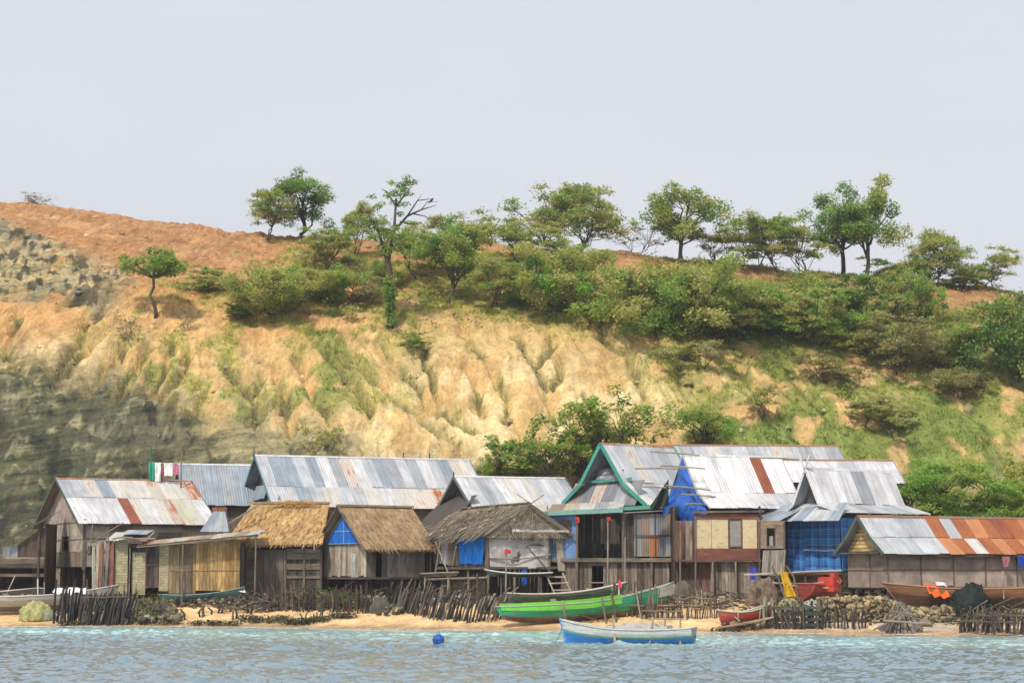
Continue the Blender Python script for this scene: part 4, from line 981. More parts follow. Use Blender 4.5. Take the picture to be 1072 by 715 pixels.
def shell(h, L, W, zf, zt, cols=DARKWOOD, front=False, gable=False, right=True, back=True):
    """the plain sides that close a house: right and back walls and the floor"""
    if right or back:
        b = MB()
        if right: plank_wall(b, (L, 0, zf), (0, 1, 0), (0, 0, 1), W, zt - zf, cols, 'v', .25)
        if back: plank_wall(b, (L, W, zf), (-1, 0, 0), (0, 0, 1), L, zt - zf, cols, 'v', .25)
        b.build('back_wall', M['wood'], h.root)
    b = MB(); plank_wall(b, (0.0, .02, zf - .06), (1, 0, 0), (0, 1, 0), L, W - .04, cols, 'v', .22, t=.05); b.build('floor', M['wood'], h.root)
def corner_posts(h, pts, z0, z1, c=(.20, .16, .12), w_=.11):
    for x, y in pts:
        b = MB(); b.beam((x, y, z0), (x, y, z1), w_, w_, J(c, .15), (0, 1, 0)); b.build('post', M['wood'], h.root)
UX, UZ, GU = (1, 0, 0), (0, 0, 1), (0, -1, 0)     # GU: along a gable wall, left to right as seen from outside

# ================================================================ the village, left to right
# ---- stilt house with patched white tin roof (far left)
def house_patched():
    h = House('stilt_house', 'grey stilt house at the left end with patched white and rusty tin roof', 'house', 88, 127.0, 26)
    L = h.x(221); W = h.y(50); zf, zt = h.z(593), h.z(545); zr = h.z(501, W / 2 * h.c); ym = W / 2
    pan = [(.44, .38, .32), (.40, .34, .285), (.48, .42, .35), (.37, .31, .26)]
    wu0, wu1 = W - h.y(71.5), W - h.y(77.5)
    b = MB(); hole = (wu0, wu1, h.z(575) - zf, h.z(561) - zf)
    panel_wall(b, (0, W, zf + .9), GU, UZ, W, zt - zf - .9, pan, 1.25, .95, holes=[(hole[0], hole[1], hole[2] - .9, hole[3] - .9)])
    gw = b.build('wall', M['weave'], h.root)
    b = MB(); plank_wall(b, (-.01, W, zf), GU, UZ, W, .88, [(.36, .29, .23), (.30, .24, .19)], 'v', .3); b.build('plinth_boards', M['wood'], h.root)
    f = MB(); frame_of(f, (-.035, W - hole[0], zf + hole[2]), GU, UZ, hole[1] - hole[0], hole[3] - hole[2], .07, .04, (.22, .18, .14)); f.build('window_frame', M['wood'], h.root)
    b = MB(); ho = [(h.x(97.5), h.x(103), h.z(579) - zf, h.z(572) - zf)]
    panel_wall(b, (0, 0, zf), UX, UZ, L, zt - zf, pan + [(.24, .19, .155)], 1.5, 1.05, holes=ho); b.build('wall', M['weave'], h.root)
    f = MB(); frame_of(f, (ho[0][0], -.035, zf + ho[0][2]), UX, UZ, ho[0][1] - ho[0][0], ho[0][3] - ho[0][2], .06, .04, (.2, .16, .13)); f.build('window_frame', M['wood'], h.root)
    b = MB()
    for zz in (zf + .9, (zf + zt) / 2 + .3, zt - .05):
        b.beam((-.045, 0, zz), (-.045, W, zz), .035, .06, J((.3, .25, .2), .1)); b.beam((0, -.045, zz), (L, -.045, zz), .035, .06, J((.2, .16, .13), .1))
    for q in (.33, .66): b.beam((-.045, W * q, zf + .9), (-.045, W * q, zt), .05, .03, (.24, .20, .16), (0, 1, 0))
    b.build('batten', M['wood'], h.root)
    corner_posts(h, [(-.05, -.05), (-.05, W + .05)], zf - .2, zt + .1, (.17, .14, .115), .15)
    tri_gable(h, [(W, zt), (0, zt), (ym, zr - .1)], -.02, 'weave', (.40, .33, .29))
    shell(h, L, W, zf, zt); oh = .55
    dz = (zr - zt) / ym * oh
    tin_roof(h, [(ym, zr), (ym * .52, zt + (zr - zt) * .54), (-oh, zt - dz * .6)], [(ym, zr), (ym * 1.5, zt + (zr - zt) * .5), (W + oh, zt - dz)], -.55, L + .5,
             ["gltbtttotto", "WwwwwrtwtoTtw"], 'n', verge=(.09, .13, .11), ridge_rust=True)
    b = MB(); b.beam((-.2, -oh + .12, zt - .25), (L + .3, -oh + .12, zt - .25), .08, .10, (.10, .08, .07)); b.build('eave_beam', M['wood'], h.root)
    b = MB(); plank_wall(b, (1.2, W, -.2), GU, UZ, W, zf + .15, DARKWOOD, 'v', .3, .05, lose=0); b.build('undercroft_shade_boards', M['wood'], h.root); b = MB(); plank_wall(b, (1.2, 1.4, -.2), UX, UZ, L - 1.2, zf + .1, DARKWOOD, 'v', .3, .05, lose=0); b.build('undercroft_shade_boards', M['wood'], h.root)  # dark boards added behind the stilts to stand in for shade under the floor
    stilts(h, [(.05, .1), (.05, W * .45), (.05, W - .1), (L * .5, .1), (L, .1), (L * .5, W - .1), (L, W - .1), (L * .25, W * .5)], zf, .085)
    b = MB(); b.tube([(.3, -.6, zt - .25), (.05, -.9, zf + .75)], .04, (.2, .17, .13)); b.tube([(2.2, -.45, zt - .1), (.2, -.8, h.z(568))], .045, (.22, .19, .15)); b.build('brace', M['wood'], h.root)
house_patched()

# ---- dark lean-to shed at the left edge
def shed_left():
    h = House('lean_to_shed', 'dark lean-to shed of horizontal boards cut by the left edge of the picture', 'shed', 46, 128.0, 0)
    x0, x1 = h.x(-40), 0.0; zf = h.z(622); zt0, zt1 = h.z(590), h.z(548)
    def top(u): return (zt0 - zf) + (zt1 - zt0) * u / (x1 - x0)
    b = MB(); z = zf
    plank_wall(b, (x0, 0, zf), UX, UZ, x1 - x0, h.z(583) - zf, [(.27, .22, .17), (.16, .13, .10), (.20, .17, .13), (.10, .08, .07)], 'h', .26, lose=.12); b.build('wall', M['wood'], h.root)
    b = MB(); plank_wall(b, (h.x(24), .03, h.z(583)), UX, UZ, x1 - h.x(24), zt1 - h.z(583) - .25, [(.13, .085, .075), (.11, .08, .07)], 'v', .12, top=lambda u: (h.z(568) - h.z(583)) + u / (x1 - h.x(24)) * (zt1 - h.z(568)) - .12)
    b.build('upper_boards', M['wood'], h.root)
    b = MB(); corrugated(b, (0, .04, h.z(583)), (0, .04, h.z(572)), (1, 0, 0), h.x(8), h.x(24), "lb"); b.build('tin_panel', M['metal'], h.root)
    b = MB(); A = Vector((x0 - .2, -.5, h.z(598))); d = Vector((x1 + .35, -.5, h.z(541))) - A; L = d.length; d.normalize()
    corrugated(b, A, A + Vector((0, 3.6, .5)), d, 0, L, "kkdkkk"); b.beam(A, A + d * L, .05, .12, (.08, .07, .06)); b.build('roof', M['metal'], h.root)
    b = MB(); plank_wall(b, (0, 3.2, zf), (-1, 0, 0), UZ, -x0, zt0 - zf + .4, DARKWOOD, 'v', .3); plank_wall(b, (0, 0, zf), (0, 1, 0), UZ, 3.2, zt1 - zf, DARKWOOD, 'v', .3); b.build('back_wall', M['wood'], h.root)
    for px in (2, 46): 
        q = MB(); q.beam((h.x(px), -.06, h.ground(h.x(px), 0) - .2), (h.x(px), -.06, h.z(575 if px < 20 else 548)), .13, .13, (.10, .08, .07), (0, 1, 0)); q.build('post', M['wood'], h.root)
shed_left()

# ---- front sheds: block-walled hut with board door, golden board wall, pole-held roof
def shed_front():
    h = House('shed', 'low front shed with cream block panels and golden board wall under a rusty roof', 'shed', 124, 123.6, 0)
    zb, zt = h.z(621), h.z(568); X = h.x; Wd = 2.9
    b = MB()
    for a, e, zl, tt in ((125, 138.5, 620, 566), (143, 157, 617, 578), (171, 181, 613, 566)):
        b.slab((X(a), 0, h.z(zl) - .3), UX, UZ, X(e) - X(a), h.z(tt) - h.z(zl) + .3, .08, J((.47, .42, .27), .06))
    b.build('block_wall', M['block'], h.root)
    b = MB(); plank_wall(b, (X(158), .0, h.z(615)), UX, UZ, X(170.5) - X(158), h.z(572) - h.z(615), [(.10, .075, .07), (.13, .10, .085)], 'v', .22)
    b.beam((X(158), -.05, h.z(592)), (X(170.5), -.05, h.z(591)), .03, .05, (.22, .18, .15)); b.beam((X(157.6), -.03, h.z(616)), (X(157.6), -.03, h.z(571)), .06, .08, (.2, .1, .09), (0, 1, 0)); b.build('door', M['wood'], h.root)
    b = MB(); plank_wall(b, (X(143), .02, h.z(578)), UX, UZ, X(158) - X(143), h.z(569) - h.z(578), DARKWOOD, 'h', .12, .02); b.build('lintel_boards', M['wood'], h.root)
    b = MB()
    plank_wall(b, (X(181), 0, h.z(621)), UX, UZ, X(209) - X(181), h.z(570) - h.z(621), [(.22, .165, .115), (.27, .20, .13), (.18, .135, .095), (.36, .24, .12)], 'v', .2, .012)
    plank_wall(b, (X(209), 0, h.z(618)), UX, UZ, X(254.5) - X(209), h.z(567) - h.z(618), GOLDWOOD, 'v', .2, .012)
    b.beam((X(181), -.05, h.z(597)), (X(254), -.05, h.z(597)), .03, .04, (.32, .25, .16)); b.build('board_wall', M['wood'], h.root)
    b = MB()
    for px, c, t0, t1 in ((104.5, (.42, .45, .36), 572, 624), (107.5, (.52, .42, .33), 571, 624), (111, (.30, .15, .10), 569, 622), (114, (.14, .15, .13), 567, 624), (117, (.25, .22, .2), 562, 622), (120.5, (.22, .10, .085), 565, 622), (123.5, (.30, .12, .10), 570, 622)):
        b.slab((X(px - 1.6), -.25 + rnd.uniform(-.08, .08), h.z(t1) - .4), (1, 0, rnd.uniform(-.01, .04)), (rnd.uniform(-.02, .03), 0, 1), X(px + 1.5) - X(px - 1.5), h.z(t0) - h.z(t1) + .4, .04, c)
    b.build('painted_boards', M['wood'], h.root)
    b = MB(); plank_wall(b, (X(104), -.2, h.z(624) - .3), UX, UZ, X(109) - X(104), h.z(598) - h.z(624) + .3, [(.33, .42, .40), (.38, .42, .42)], 'v', .14); b.build('pale_boards', M['wood'], h.root)
    # roofs
    b = MB(); corrugated(b, (0, 2.6, h.z(556.0)), (0, -.55, h.z(566)), UX, X(116), X(158), "ttnm", jag=.12); rf = b.build('roof', M['metal'], h.root)
    b = MB(); corrugated(b, (0, 3.0, h.z(555.5)), (0, .4, h.z(561)), UX, X(128), X(156), "lbg", lift=.10, jag=.1); b.build('tin_patch', M['metal'], rf)
    b = MB(); A = Vector((X(150), -.9, h.z(571.5))); d = Vector((X(275), -.9, h.z(559.5))) - A; L = d.length; d.normalize()
    corrugated(b, A + Vector((0, 3.3, .34)), A, d, 0, L, "mmoTmnoTnl", jag=.10)
    for q in (.04, 1.0, 2.0): b.beam(A + Vector((0, q, .02 + .1 * q - .10)), A + Vector((0, q, .02 + .1 * q - .10)) + d * (L + rnd.uniform(-.2, .3)), .06, .08, J((.17, .15, .12), .2))
    b.build('roof', M['metal'], h.root)
    b = MB()
    for px, r in ((133, 562), (150, 566), (140, 564), (156, 563)): b.tube([(X(px - 9), -.6, h.z(r + 2)), (X(px), -.62, h.z(r - 1 + rnd.random() * 3)), (X(px + 12), -.6, h.z(r + 1))], .05, J(rnd.choice(STICK), .2))
    b.build('roof_poles', M['wood'], h.root)
    for px, r0, r1 in ((197, 618, 570), (272, 622, 559), (141, 622, 566)):
        b = MB(); b.tube([(X(px), -.85 if px > 150 else -.3, h.ground(X(px), -.85) - .2), (X(px + .6), -.88 if px > 150 else -.3, h.z(r1))], [.055, .045], (.22, .19, .15)); b.build('post', M['wood'], h.root)
    b = MB(); plank_wall(b, (X(255), Wd, zb), (-1, 0, 0), UZ, X(255) - X(124), zt - zb, DARKWOOD, 'v', .3); b.build('back_wall', M['wood'], h.root); b = MB(); plank_wall(b, (X(254.5), 0, zb), (0, 1, 0), UZ, Wd, zt - zb, DARKWOOD, 'v', .3); plank_wall(b, (X(124), Wd, zb), (0, -1, 0), UZ, Wd, zt - zb, DARKWOOD, 'v', .3); b.build('back_wall', M['wood'], h.root)
shed_front()

# ---- grey tin roof far behind, with laundry beside it
def house_back_grey():
    h = House('house', 'house far behind with blue-grey tin roof, to the right of the laundry line', 'house', 196, 138.0, 16)
    L = h.x(269); W = 5.5; zf, zt = h.z(560), h.z(529); zr = h.z(486, W / 2); ym = W / 2
    tin_roof(h, [(ym, zr), (-.5, zt)], [(ym, zr), (W + .5, zt)], -.4, L + .2, ["bgbbgbb"], 'g', cap=(.6, .6, .62), verge=(.3, .33, .36))
    b = MB(); plank_wall(b, (0, 0, zf - 1.5), UX, UZ, L, zt - zf + 1.4, GREYWOOD, 'v', .25); b.build('wall', M['wood'], h.root); b = MB(); plank_wall(b, (0, W, zf - 1.5), GU, UZ, W, zt - zf + 1.4, GREYWOOD, 'v', .25); b.build('wall', M['wood'], h.root)
    tri_gable(h, [(W, zt), (0, zt), (ym, zr - .1)], 0, 'wood', (.2, .18, .16)); shell(h, L, W, zf - 1.5, zt)
    stilts(h, [(.1, .1), (L, .1), (.1, W), (L, W)], zf - 1.5)
house_back_grey()
def laundry():
    Y = 134.0; a = P(156, 484, Y); c = P(191, 485, Y)
    e = empty('clothesline', (a.x, Y, gz(a.x, Y)), label='clothesline on two poles above the patched tin roof', cat='clothesline'); z0 = e.location.z
    for nm, px, r, cc in (('post', 157.5, 466, (.05, .22, .14)), ('post', 189.5, 471, (.26, .21, .16))):
        b = MB(); x = P(px, 480, Y).x - a.x; b.tube([(x, 0, -.3), (x + .03, 0, P(px, r, Y).z - z0)], .06, cc); b.build(nm, M['wood'], e)
    b = MB(); b.tube([(a.x - a.x, 0, a.z - z0), ((c.x - a.x) / 2, 0, (a.z + c.z) / 2 - z0 - .04), (c.x - a.x, 0, c.z - z0)], .012, (.7, .7, .7)); b.build('line', M['cloth'], e)
    for px0, px1, r0, r1, cc, lab in ((155.5, 162, 484.5, 503, (.03, .33, .20), 'green cloth hung on the line above the patched roof'), (162, 168.5, 484, 504, (.72, .73, .74), 'long white cloth hung on the line beside the green one'),
                                      (168.5, 171, 487, 505, (.35, .10, .14), 'narrow dark red cloth hung between the two white ones'), (171.5, 181, 484.5, 498, (.76, .76, .77), 'short wide white cloth hung near the middle of the line'),
                                      (181, 187, 486, 497, (.55, .16, .28), 'pink-red cloth hung at the right end of the line')):
        drape('laundry_cloth', P(px0, r0, Y - .02), P(px1, r0, Y - .02), P(px0 + .4, r1, Y - .02), P(px1 - .3, r1, Y - .02), 'cloth', cc, None, 1.5, .05, 10, 8, seed=px0, out=(0, -1, 0), label=lab, cat='laundry', group='laundry on the clothesline')
laundry()

# ---- thatched house (left one) with tin flap
def house_thatch():
    h = House('thatched_house', 'plank house under golden thatch just left of the blue gable', 'house', 255, 126.5, 0)
    X = h.x; x0, x1 = X(252), X(339); zf, zt = h.z(622), h.z(571); W = 4.4; zr = h.z(527, 2.2)
    b = MB(); plank_wall(b, (x0, 0, zf - .2), UX, UZ, X(270) - x0, zt - zf + .2, GREYWOOD, 'h', .3, .02); b.build('wall', M['wood'], h.root); b = MB()
    plank_wall(b, (X(303), 0, h.z(611)), UX, UZ, X(338) - X(303), h.z(574) - h.z(611), [(.40, .34, .27), (.25, .21, .165), (.19, .155, .12), (.31, .26, .2)], 'h', .3, .03, lose=.12); b.build('wall', M['wood'], h.root)
    b = MB(); plank_wall(b, (X(270), -.03, zf - .3), UX, UZ, X(303) - X(270), h.z(575) - zf + .3, [(.24, .195, .16), (.29, .24, .2), (.20, .165, .14)], 'v', .62, .03, ragged=.05); b.build('wide_boards', M['wood'], h.root)
    b = MB(); plank_wall(b, (X(303), .06, zf - .3), UX, UZ, X(339) - X(303), h.z(574) - zf + .3, DARKWOOD, 'v', .2); b.build('inner_boards', M['wood'], h.root)
    b = MB()
    for px in (302, 321, 338.5): b.beam((X(px), -.06, zf - .2), (X(px), -.06, zt), .10, .08, J((.2, .16, .13), .15), (0, 1, 0))
    b.beam((x0, -.06, zt + .05), (x1, -.06, zt + .05), .1, .14, (.09, .075, .06)); b.build('post', M['wood'], h.root)
    shell(h, x1, W, zf, zt, right=True)
    b = MB(); plank_wall(b, (x0, W, zf), GU, UZ, W, zt - zf, DARKWOOD, 'v', .3); b.build('back_wall', M['wood'], h.root)
    b = MB(); cols = [(.50, .32, .14), (.42, .26, .11), (.56, .38, .18), (.34, .21, .10), (.46, .33, .19)]
    thatch_slope(b, [(X(262), W / 2, zr), (X(343), W / 2, zr), (X(341), -.7, h.z(569)), (X(238), -.7, h.z(572))], (.45, .29, .13), cols)
    thatch_slope(b, [(X(343), W / 2, zr), (X(262), W / 2, zr), (X(246), W + .6, h.z(560)), (X(343), W + .6, h.z(560))], (.45, .29, .13), cols, dens=40)
    thatch_slope(b, [(X(262), W / 2 + .1, zr), (X(262), W / 2 - .1, zr), (X(238), -.7, h.z(572)), (X(240), W + .6, h.z(562))], (.50, .34, .16), cols, dens=50)
    b.build('thatch_roof', M['thatch'], h.root)
    b = MB(); b.beam((X(243), -.4, h.z(548)), (X(274), .6, h.z(527)), .10, .10, (.30, .26, .22)); b.beam((X(256), 2.2, zr + .05), (X(344), 2.2, zr + .05), .2, .12, (.42, .30, .16)); b.build('ridge_pole', M['wood'], h.root)
    b = MB()
    for px, r, q in ((318, 523, .5), (304, 523, .38), (296, 524, .3)):
        for _ in range(24):
            p = Vector((X(px + rnd.gauss(0, 3.5)), 1.9, h.z(r + rnd.gauss(0, 1.2)))); e2 = p + Vector((rnd.gauss(0, .5), -.15, -rnd.uniform(.05, .45))); b.beam(p, e2, .05, .02, J(rnd.choice([(.62, .36, .12), (.5, .3, .12)]), .2))
    b.build('loose_thatch', M['thatch'], h.root)
    b = MB(); A = Vector((X(212), -.2, h.z(557))); corrugated(b, (0, 1.3, h.z(534)), (0, -.3, h.z(556.5)), UX, X(224), X(236), "bg", xs0=-.62, xs1=.42)
    b.build('tin_hood', M['metal'], h.root)
    b = MB(); b.slab((X(222), 1.3, h.z(541)), UX, UZ, X(237) - X(222), .62, .05, (.32, .13, .08)); b.beam((X(236), 1.2, h.z(533)), (X(244.5), -.3, h.z(557)), .06, .12, (.08, .10, .09)); b.build('hood_end', M['wood'], h.root)
house_thatch()

# ---- thatched house with the blue gable
def house_blue_gable():
    h = House('thatched_house', 'thatched house with a bright blue triangle in its gable', 'house', 384, 123.6, 36)
    W = h.y(342); L = h.x(452); zf, zt = h.z(604), h.z(568.5); ym = W / 2; zr = h.z(530, ym * h.c)
    b = MB(); plank_wall(b, (0, W, zf), GU, UZ, W, zt - zf, [(.44, .38, .30), (.50, .43, .34), (.36, .30, .24), (.30, .25, .2)], 'v', .32, .015, ragged=.1); b.build('bark_wall', M['thatch'], h.root)
    b = MB(); b.slab((-.045, W * .34, zf - .05), GU, (0, .03, 1), .52, 1.45, .03, (.52, .53, .50)); b.build('pale_board', M['wood'], h.root)
    b = MB(); plank_wall(b, (0, 0, zf), UX, UZ, L, zt - zf, [(.20, .165, .14), (.15, .125, .105), (.26, .23, .20)], 'v', .35, lose=.03); b.build('wall', M['wood'], h.root)
    zg = zr - (zr - zt) * .22; fr = .22
    tri_gable(h, [(W * .93, zt + .03), (W * .07, zt + .03), (ym, zg)], -.12, 'cloth', (.02, .155, .60), 'blue_gable')
    b = MB(); cc = (.30, .44, .58)
    for p, q in (((W * .96, zt), (W * .04, zt)), ((W * .94, zt), (ym, zg)), ((W * .06, zt), (ym, zg)), ((ym, zt), (ym, zg)), ((W * .72, zt + (zg - zt) * .42), (W * .28, zt + (zg - zt) * .42))):
        b.beam((-.14, *p), (-.14, *q), .04, .045, cc)
    b.build('gable_trim', M['paint'], h.root); shell(h, L, W, zf, zt)
    cols = [(.40, .275, .155), (.34, .23, .13), (.46, .33, .20), (.29, .195, .115), (.38, .29, .19)]
    b = MB(); oh = .55; dz = (zr - zt) / ym * oh
    thatch_slope(b, [(-.55, ym, zr), (L + .2, ym, zr), (L + .2, -oh, zt - dz * .7), (-.45, -oh, zt - dz * .7)], (.36, .245, .14), cols)
    thatch_slope(b, [(L + .2, ym, zr), (-.55, ym, zr), (-.45, W + oh, zt - dz * .7), (L + .2, W + oh, zt - dz * .7)], (.36, .245, .14), cols, dens=60)
    b.build('thatch_roof', M['thatch'], h.root)
    b = MB(); b.beam((-.55, W + oh, zt - dz * .7 - .06), (-.58, ym, zr - .02), .08, .16, (.10, .085, .07)); b.beam((-.55, ym, zr - .02), (-.5, -oh, zt - dz * .7 - .06), .08, .14, (.24, .18, .12)); b.beam((-.6, ym, zr + .06), (L + .3, ym, zr + .06), .22, .12, (.40, .30, .19)); b.build('verge_pole', M['wood'], h.root)
    b = MB(); plank_wall(b, (.9, W, -.2), GU, UZ, W - .7, zf + .1, DARKWOOD, 'v', .3, .05, lose=0); b.build('undercroft_shade_boards', M['wood'], h.root); b = MB(); plank_wall(b, (.9, .7, -.2), UX, UZ, L - .9, zf + .1, DARKWOOD, 'v', .3, .05, lose=0); b.build('undercroft_shade_boards', M['wood'], h.root)  # added dark boards that make the space under the floor read as shaded
    stilts(h, [(.05, .05), (.05, W / 2), (.05, W), (L * .5, .05), (L, .05)], zf, .075)
    b = MB(); b.beam((-.1, -.1, zf - .06), (-.1, W + .2, zf - .06), .1, .12, (.12, .1, .085)); b.beam((-.1, -.1, zf - .06), (L, -.1, zf - .06), .1, .12, (.10, .085, .07)); b.build('sill_beam', M['wood'], h.root)
house_blue_gable()

# ---- the long metal-roofed house behind the thatch
def house_long():
    h = House('long_house', 'large house with long striped grey, white and rusty metal roof behind the thatched houses', 'house', 294, 134.5, 22)
    L = h.x(507); W = h.y(264); ym = W / 2; zt = h.z(528); zr = h.z(477, ym * h.c); zf = h.z(580)
    zk = zt + (zr - zt) * .36; yk = ym * .30
    tin_roof(h, [(ym, zr), (yk, zk), (-.5, zt - .15)], [(ym, zr), (W - yk, zk), (W + .5, zt - .15)], -.75, L + .4,
             ["lbblbwgowlbglgwlbot", "llbltlltwttootwl"], 'g', cap=(.62, .63, .65), verge=(.12, .27, .31), verge_w=.2)
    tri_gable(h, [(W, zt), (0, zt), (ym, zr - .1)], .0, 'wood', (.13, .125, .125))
    b = MB(); corrugated(b, (-.25, 0, zt + 1.35), (-.5, 0, zt + .45), (0, -1, 0), -W * .68, -W * .3, "bb"); b.build('gable_hood', M['metal'], h.root)
    b = MB(); corrugated(b, (-.1, 0, zt + .55), (-.55, 0, zt - .2), (0, -1, 0), -W, 0, "dbd"); b.build('skirt_roof', M['metal'], h.root)
    b = MB(); plank_wall(b, (0, 0, zf), UX, UZ, L, zt - zf, [(.36, .27, .18), (.30, .22, .15)], 'h', .22); b.build('wall', M['wood'], h.root); b = MB(); plank_wall(b, (0, W, zf), GU, UZ, W, zt - zf, GREYWOOD, 'v', .25); b.build('wall', M['wood'], h.root)
    b = MB(); b.beam((-.85, ym, zr - .1), (-.80, ym, zr + .62), .05, .09, (.10, .13, .13), (0, 1, 0)); b.build('finial', M['wood'], h.root)
    shell(h, L, W, zf, zt); stilts(h, [(.1, .1), (.1, W), (L * .33, .1), (L * .66, .1), (L, .1), (L, W)], zf)
    for px in (423, 450):
        b = MB(); x = h.x(px, ym); b.tube([(x, ym, zr - .1), (x, ym, zr + .42)], .045, (.12, .15, .12)); b.build('roof_peg', M['wood'], h.root)
house_long()

# ---- grey metal roof behind the palm-thatch hut
def house_low_grey():
    h = House('house', 'house with low grey metal roof and dark swept gable behind the old palm-thatch hut', 'house', 500, 129.5, 20)
    L = h.x(604); W = 6.0; ym = W / 2; zt = h.z(531); zr = h.z(499, ym * h.c); zf = h.z(585)
    tin_roof(h, [(ym, zr), (-.5, zt)], [(ym, zr), (W + .5, zt)], -.55, L + .3, ["wlglwtwtlwlg"], 'g', cap=(.62, .62, .62), verge=(.13, .16, .16), verge_w=.2)
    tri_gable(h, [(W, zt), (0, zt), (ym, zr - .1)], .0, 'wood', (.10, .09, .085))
    b = MB(); corrugated(b, (-.1, 0, zt + .75), (-2.4, 0, h.z(556)), (0, -1, 0), -W - .3, .4, "kkkkk", jag=.12); b.build('skirt_roof', M['metal'], h.root)
    b = MB(); plank_wall(b, (0, 0, zf), UX, UZ, L, zt - zf, GREYWOOD, 'v', .25); b.build('wall', M['wood'], h.root); b = MB(); plank_wall(b, (-1.9, W, zf), GU, UZ, W, h.z(560) - zf, [(.22, .18, .15), (.27, .22, .19)], 'v', .28); b.build('wall', M['wood'], h.root); b = MB(); plank_wall(b, (-1.9, 0, zf), UX, UZ, 1.9, h.z(560) - zf, GREYWOOD, 'v', .25); b.build('wall', M['wood'], h.root)
    b = MB(); b.beam((-.6, ym, zr - .1), (-.55, ym, zr + .30), .06, .1, (.08, .08, .08), (0, 1, 0)); b.build('finial', M['wood'], h.root)
    shell(h, L, W, zf, zt); stilts(h, [(.1, .1), (.1, W), (L, .1), (L, W), (-1.9, .1), (-1.9, W)], zf)
house_low_grey()

# ---- the old palm-thatch hut on stilts, with blue door sheet and grey tarpaulin
def hut_palm():
    h = House('stilt_hut', 'old stilt hut with shaggy grey palm thatch and a blue door sheet', 'hut', 511, 120.5, 27)
    # here x runs along the gable wall (to the right), y along the side that recedes to the left
    W = h.x(588); L = h.y(452); zf, zt = h.z(592), h.z(561); xm = W / 2; zr = h.z(527.5, xm * h.s - .4)
    b = MB(); d0, d1 = L - h.y(482.5), L - h.y(509); g0, g1 = L - h.y(455), L - h.y(470)
    for u0, u1 in ((0, g0), (g1, d0), (d1, L)):
        b = MB(); plank_wall(b, (0, L - u0, zf), GU, UZ, u1 - u0, zt - zf, [(.33, .28, .22), (.26, .22, .18), (.21, .17, .14), (.38, .32, .25)], 'v', .2, .02, ragged=.06); b.build('wall', M['wood'], h.root)
    b = MB(); corrugated(b, (-.02, L - g0, zt - .1), (-.02, L - g0, zf + .1), (0, -1, 0), 0, g1 - g0, "wlw", per=.12); b.build('tin_panel', M['metal'], h.root)
    drape('blue_sheet', (-.1, L - d0, zt + .05), (-.1, L - d1, zt + .05), (-.12, L - d0 - .02, zf + .12), (-.12, L - d1 + .05, zf + .08), 'cloth', (.015, .20, .72), h.root, 3.5, .045, seed=2, out=(-1, 0, 0), hem=.06)
    b = MB(); plank_wall(b, (-.03, L - d0, zf - .12), GU, UZ, d1 - d0, .48, [(.17, .13, .11), (.13, .10, .085)], 'v', .16); b.build('door_sill_boards', M['wood'], h.root)
    # gable wall: tarpaulin, door opening, bark slab
    o0, o1 = h.x(573), h.x(583)
    drape('grey_tarpaulin', (.0, -.07, zt + .12), (o0, -.07, zt + .02), (.05, -.10, zf - .02), (o0, -.10, zf - .22), 'cloth', (.56, .53, .51), h.root, 1.4, .06, seed=5, out=(0, -1, 0), sag=.1, hem=.05)
    b = MB(); plank_wall(b, (0, 0, zf), UX, UZ, W, zt - zf, GREYWOOD, 'v', .2, holes=[(o0, o1, 0, zt - zf)]); b.build('wall', M['wood'], h.root)
    b = MB(); b.tube([(.0, -.18, h.z(584)), (W * .35, -.2, h.z(585.5)), (W * .62, -.2, h.z(582.5)), (o0 + .1, -.2, h.z(580))], .035, (.34, .28, .22)); b.tube([(h.x(550), -.17, h.z(571)), (h.x(566), -.19, h.z(590)), (h.x(572), -.2, h.z(597))], .025, (.2, .16, .13)); b.build('tie_pole', M['wood'], h.root)
    b = MB(); b.tube([(h.x(552), -.14, h.z(570)), (h.x(560), -.16, h.z(569.3)), (h.x(568), -.14, h.z(570.5))], [.02, .06, .02], (.16, .14, .12)); b.build('tarp_patch', M['cloth'], h.root)
    b = MB(); b.slab((o1 - .02, -.12, zf - .3), (1, 0, 0), (-.10, 0, 1), .42, zt - zf + .35, .08, (.42, .36, .28)); b.slab((o1 + .38, -.08, zf - .3), (1, 0, 0), (-.02, 0, 1), .3, zt - zf + .3, .05, (.27, .22, .18)); b.build('bark_slab', M['thatch'], h.root)
    b = MB(); plank_wall(b, (W, 0, zf), (0, 1, 0), UZ, L, zt - zf, DARKWOOD, 'v', .25); plank_wall(b, (W, L, zf), (-1, 0, 0), UZ, W, zt - zf, DARKWOOD, 'v', .25); b.build('back_wall', M['wood'], h.root)
    b = MB(); plank_wall(b, (-.15, 0, zf - .09), UX, (0, 1, 0), W + .2, L, DARKWOOD, 'v', .22, t=.06); b.beam((-.1, -.1, zf - .12), (W + .15, -.1, zf - .12), .1, .12, (.16, .14, .12)); b.beam((-.12, -.1, zf - .14), (-.12, L + .3, zf - .14), .1, .12, (.20, .17, .14)); b.build('floor', M['wood'], h.root)
    corner_posts(h, [(-.06, -.06), (-.06, L), (W + .04, -.06), (o0 + .05, -.08), (-.08, h.y(481)), (-.08, h.y(510.5))], zf - .3, zt + .1, (.24, .20, .16), .10)
    # roof
    cols = [(.28, .235, .18), (.22, .18, .135), (.35, .30, .23), (.16, .13, .10), (.40, .34, .26)]
    oh = .55; dz = -.08; yb = L + .9; yf = -.35
    b = MB()
    thatch_slope(b, [(xm, yf, zr), (xm, yb, zr - .1), (-oh, yb, zt - dz), (-oh, yf - .15, zt - dz)], (.25, .205, .155), cols, dens=210, ln=.8)
    thatch_slope(b, [(xm, yb, zr - .1), (xm, yf, zr), (W + oh * .8, yf - .15, zt - dz * .8), (W + oh * .8, yb, zt - dz)], (.25, .205, .155), cols, dens=90, ln=.8)
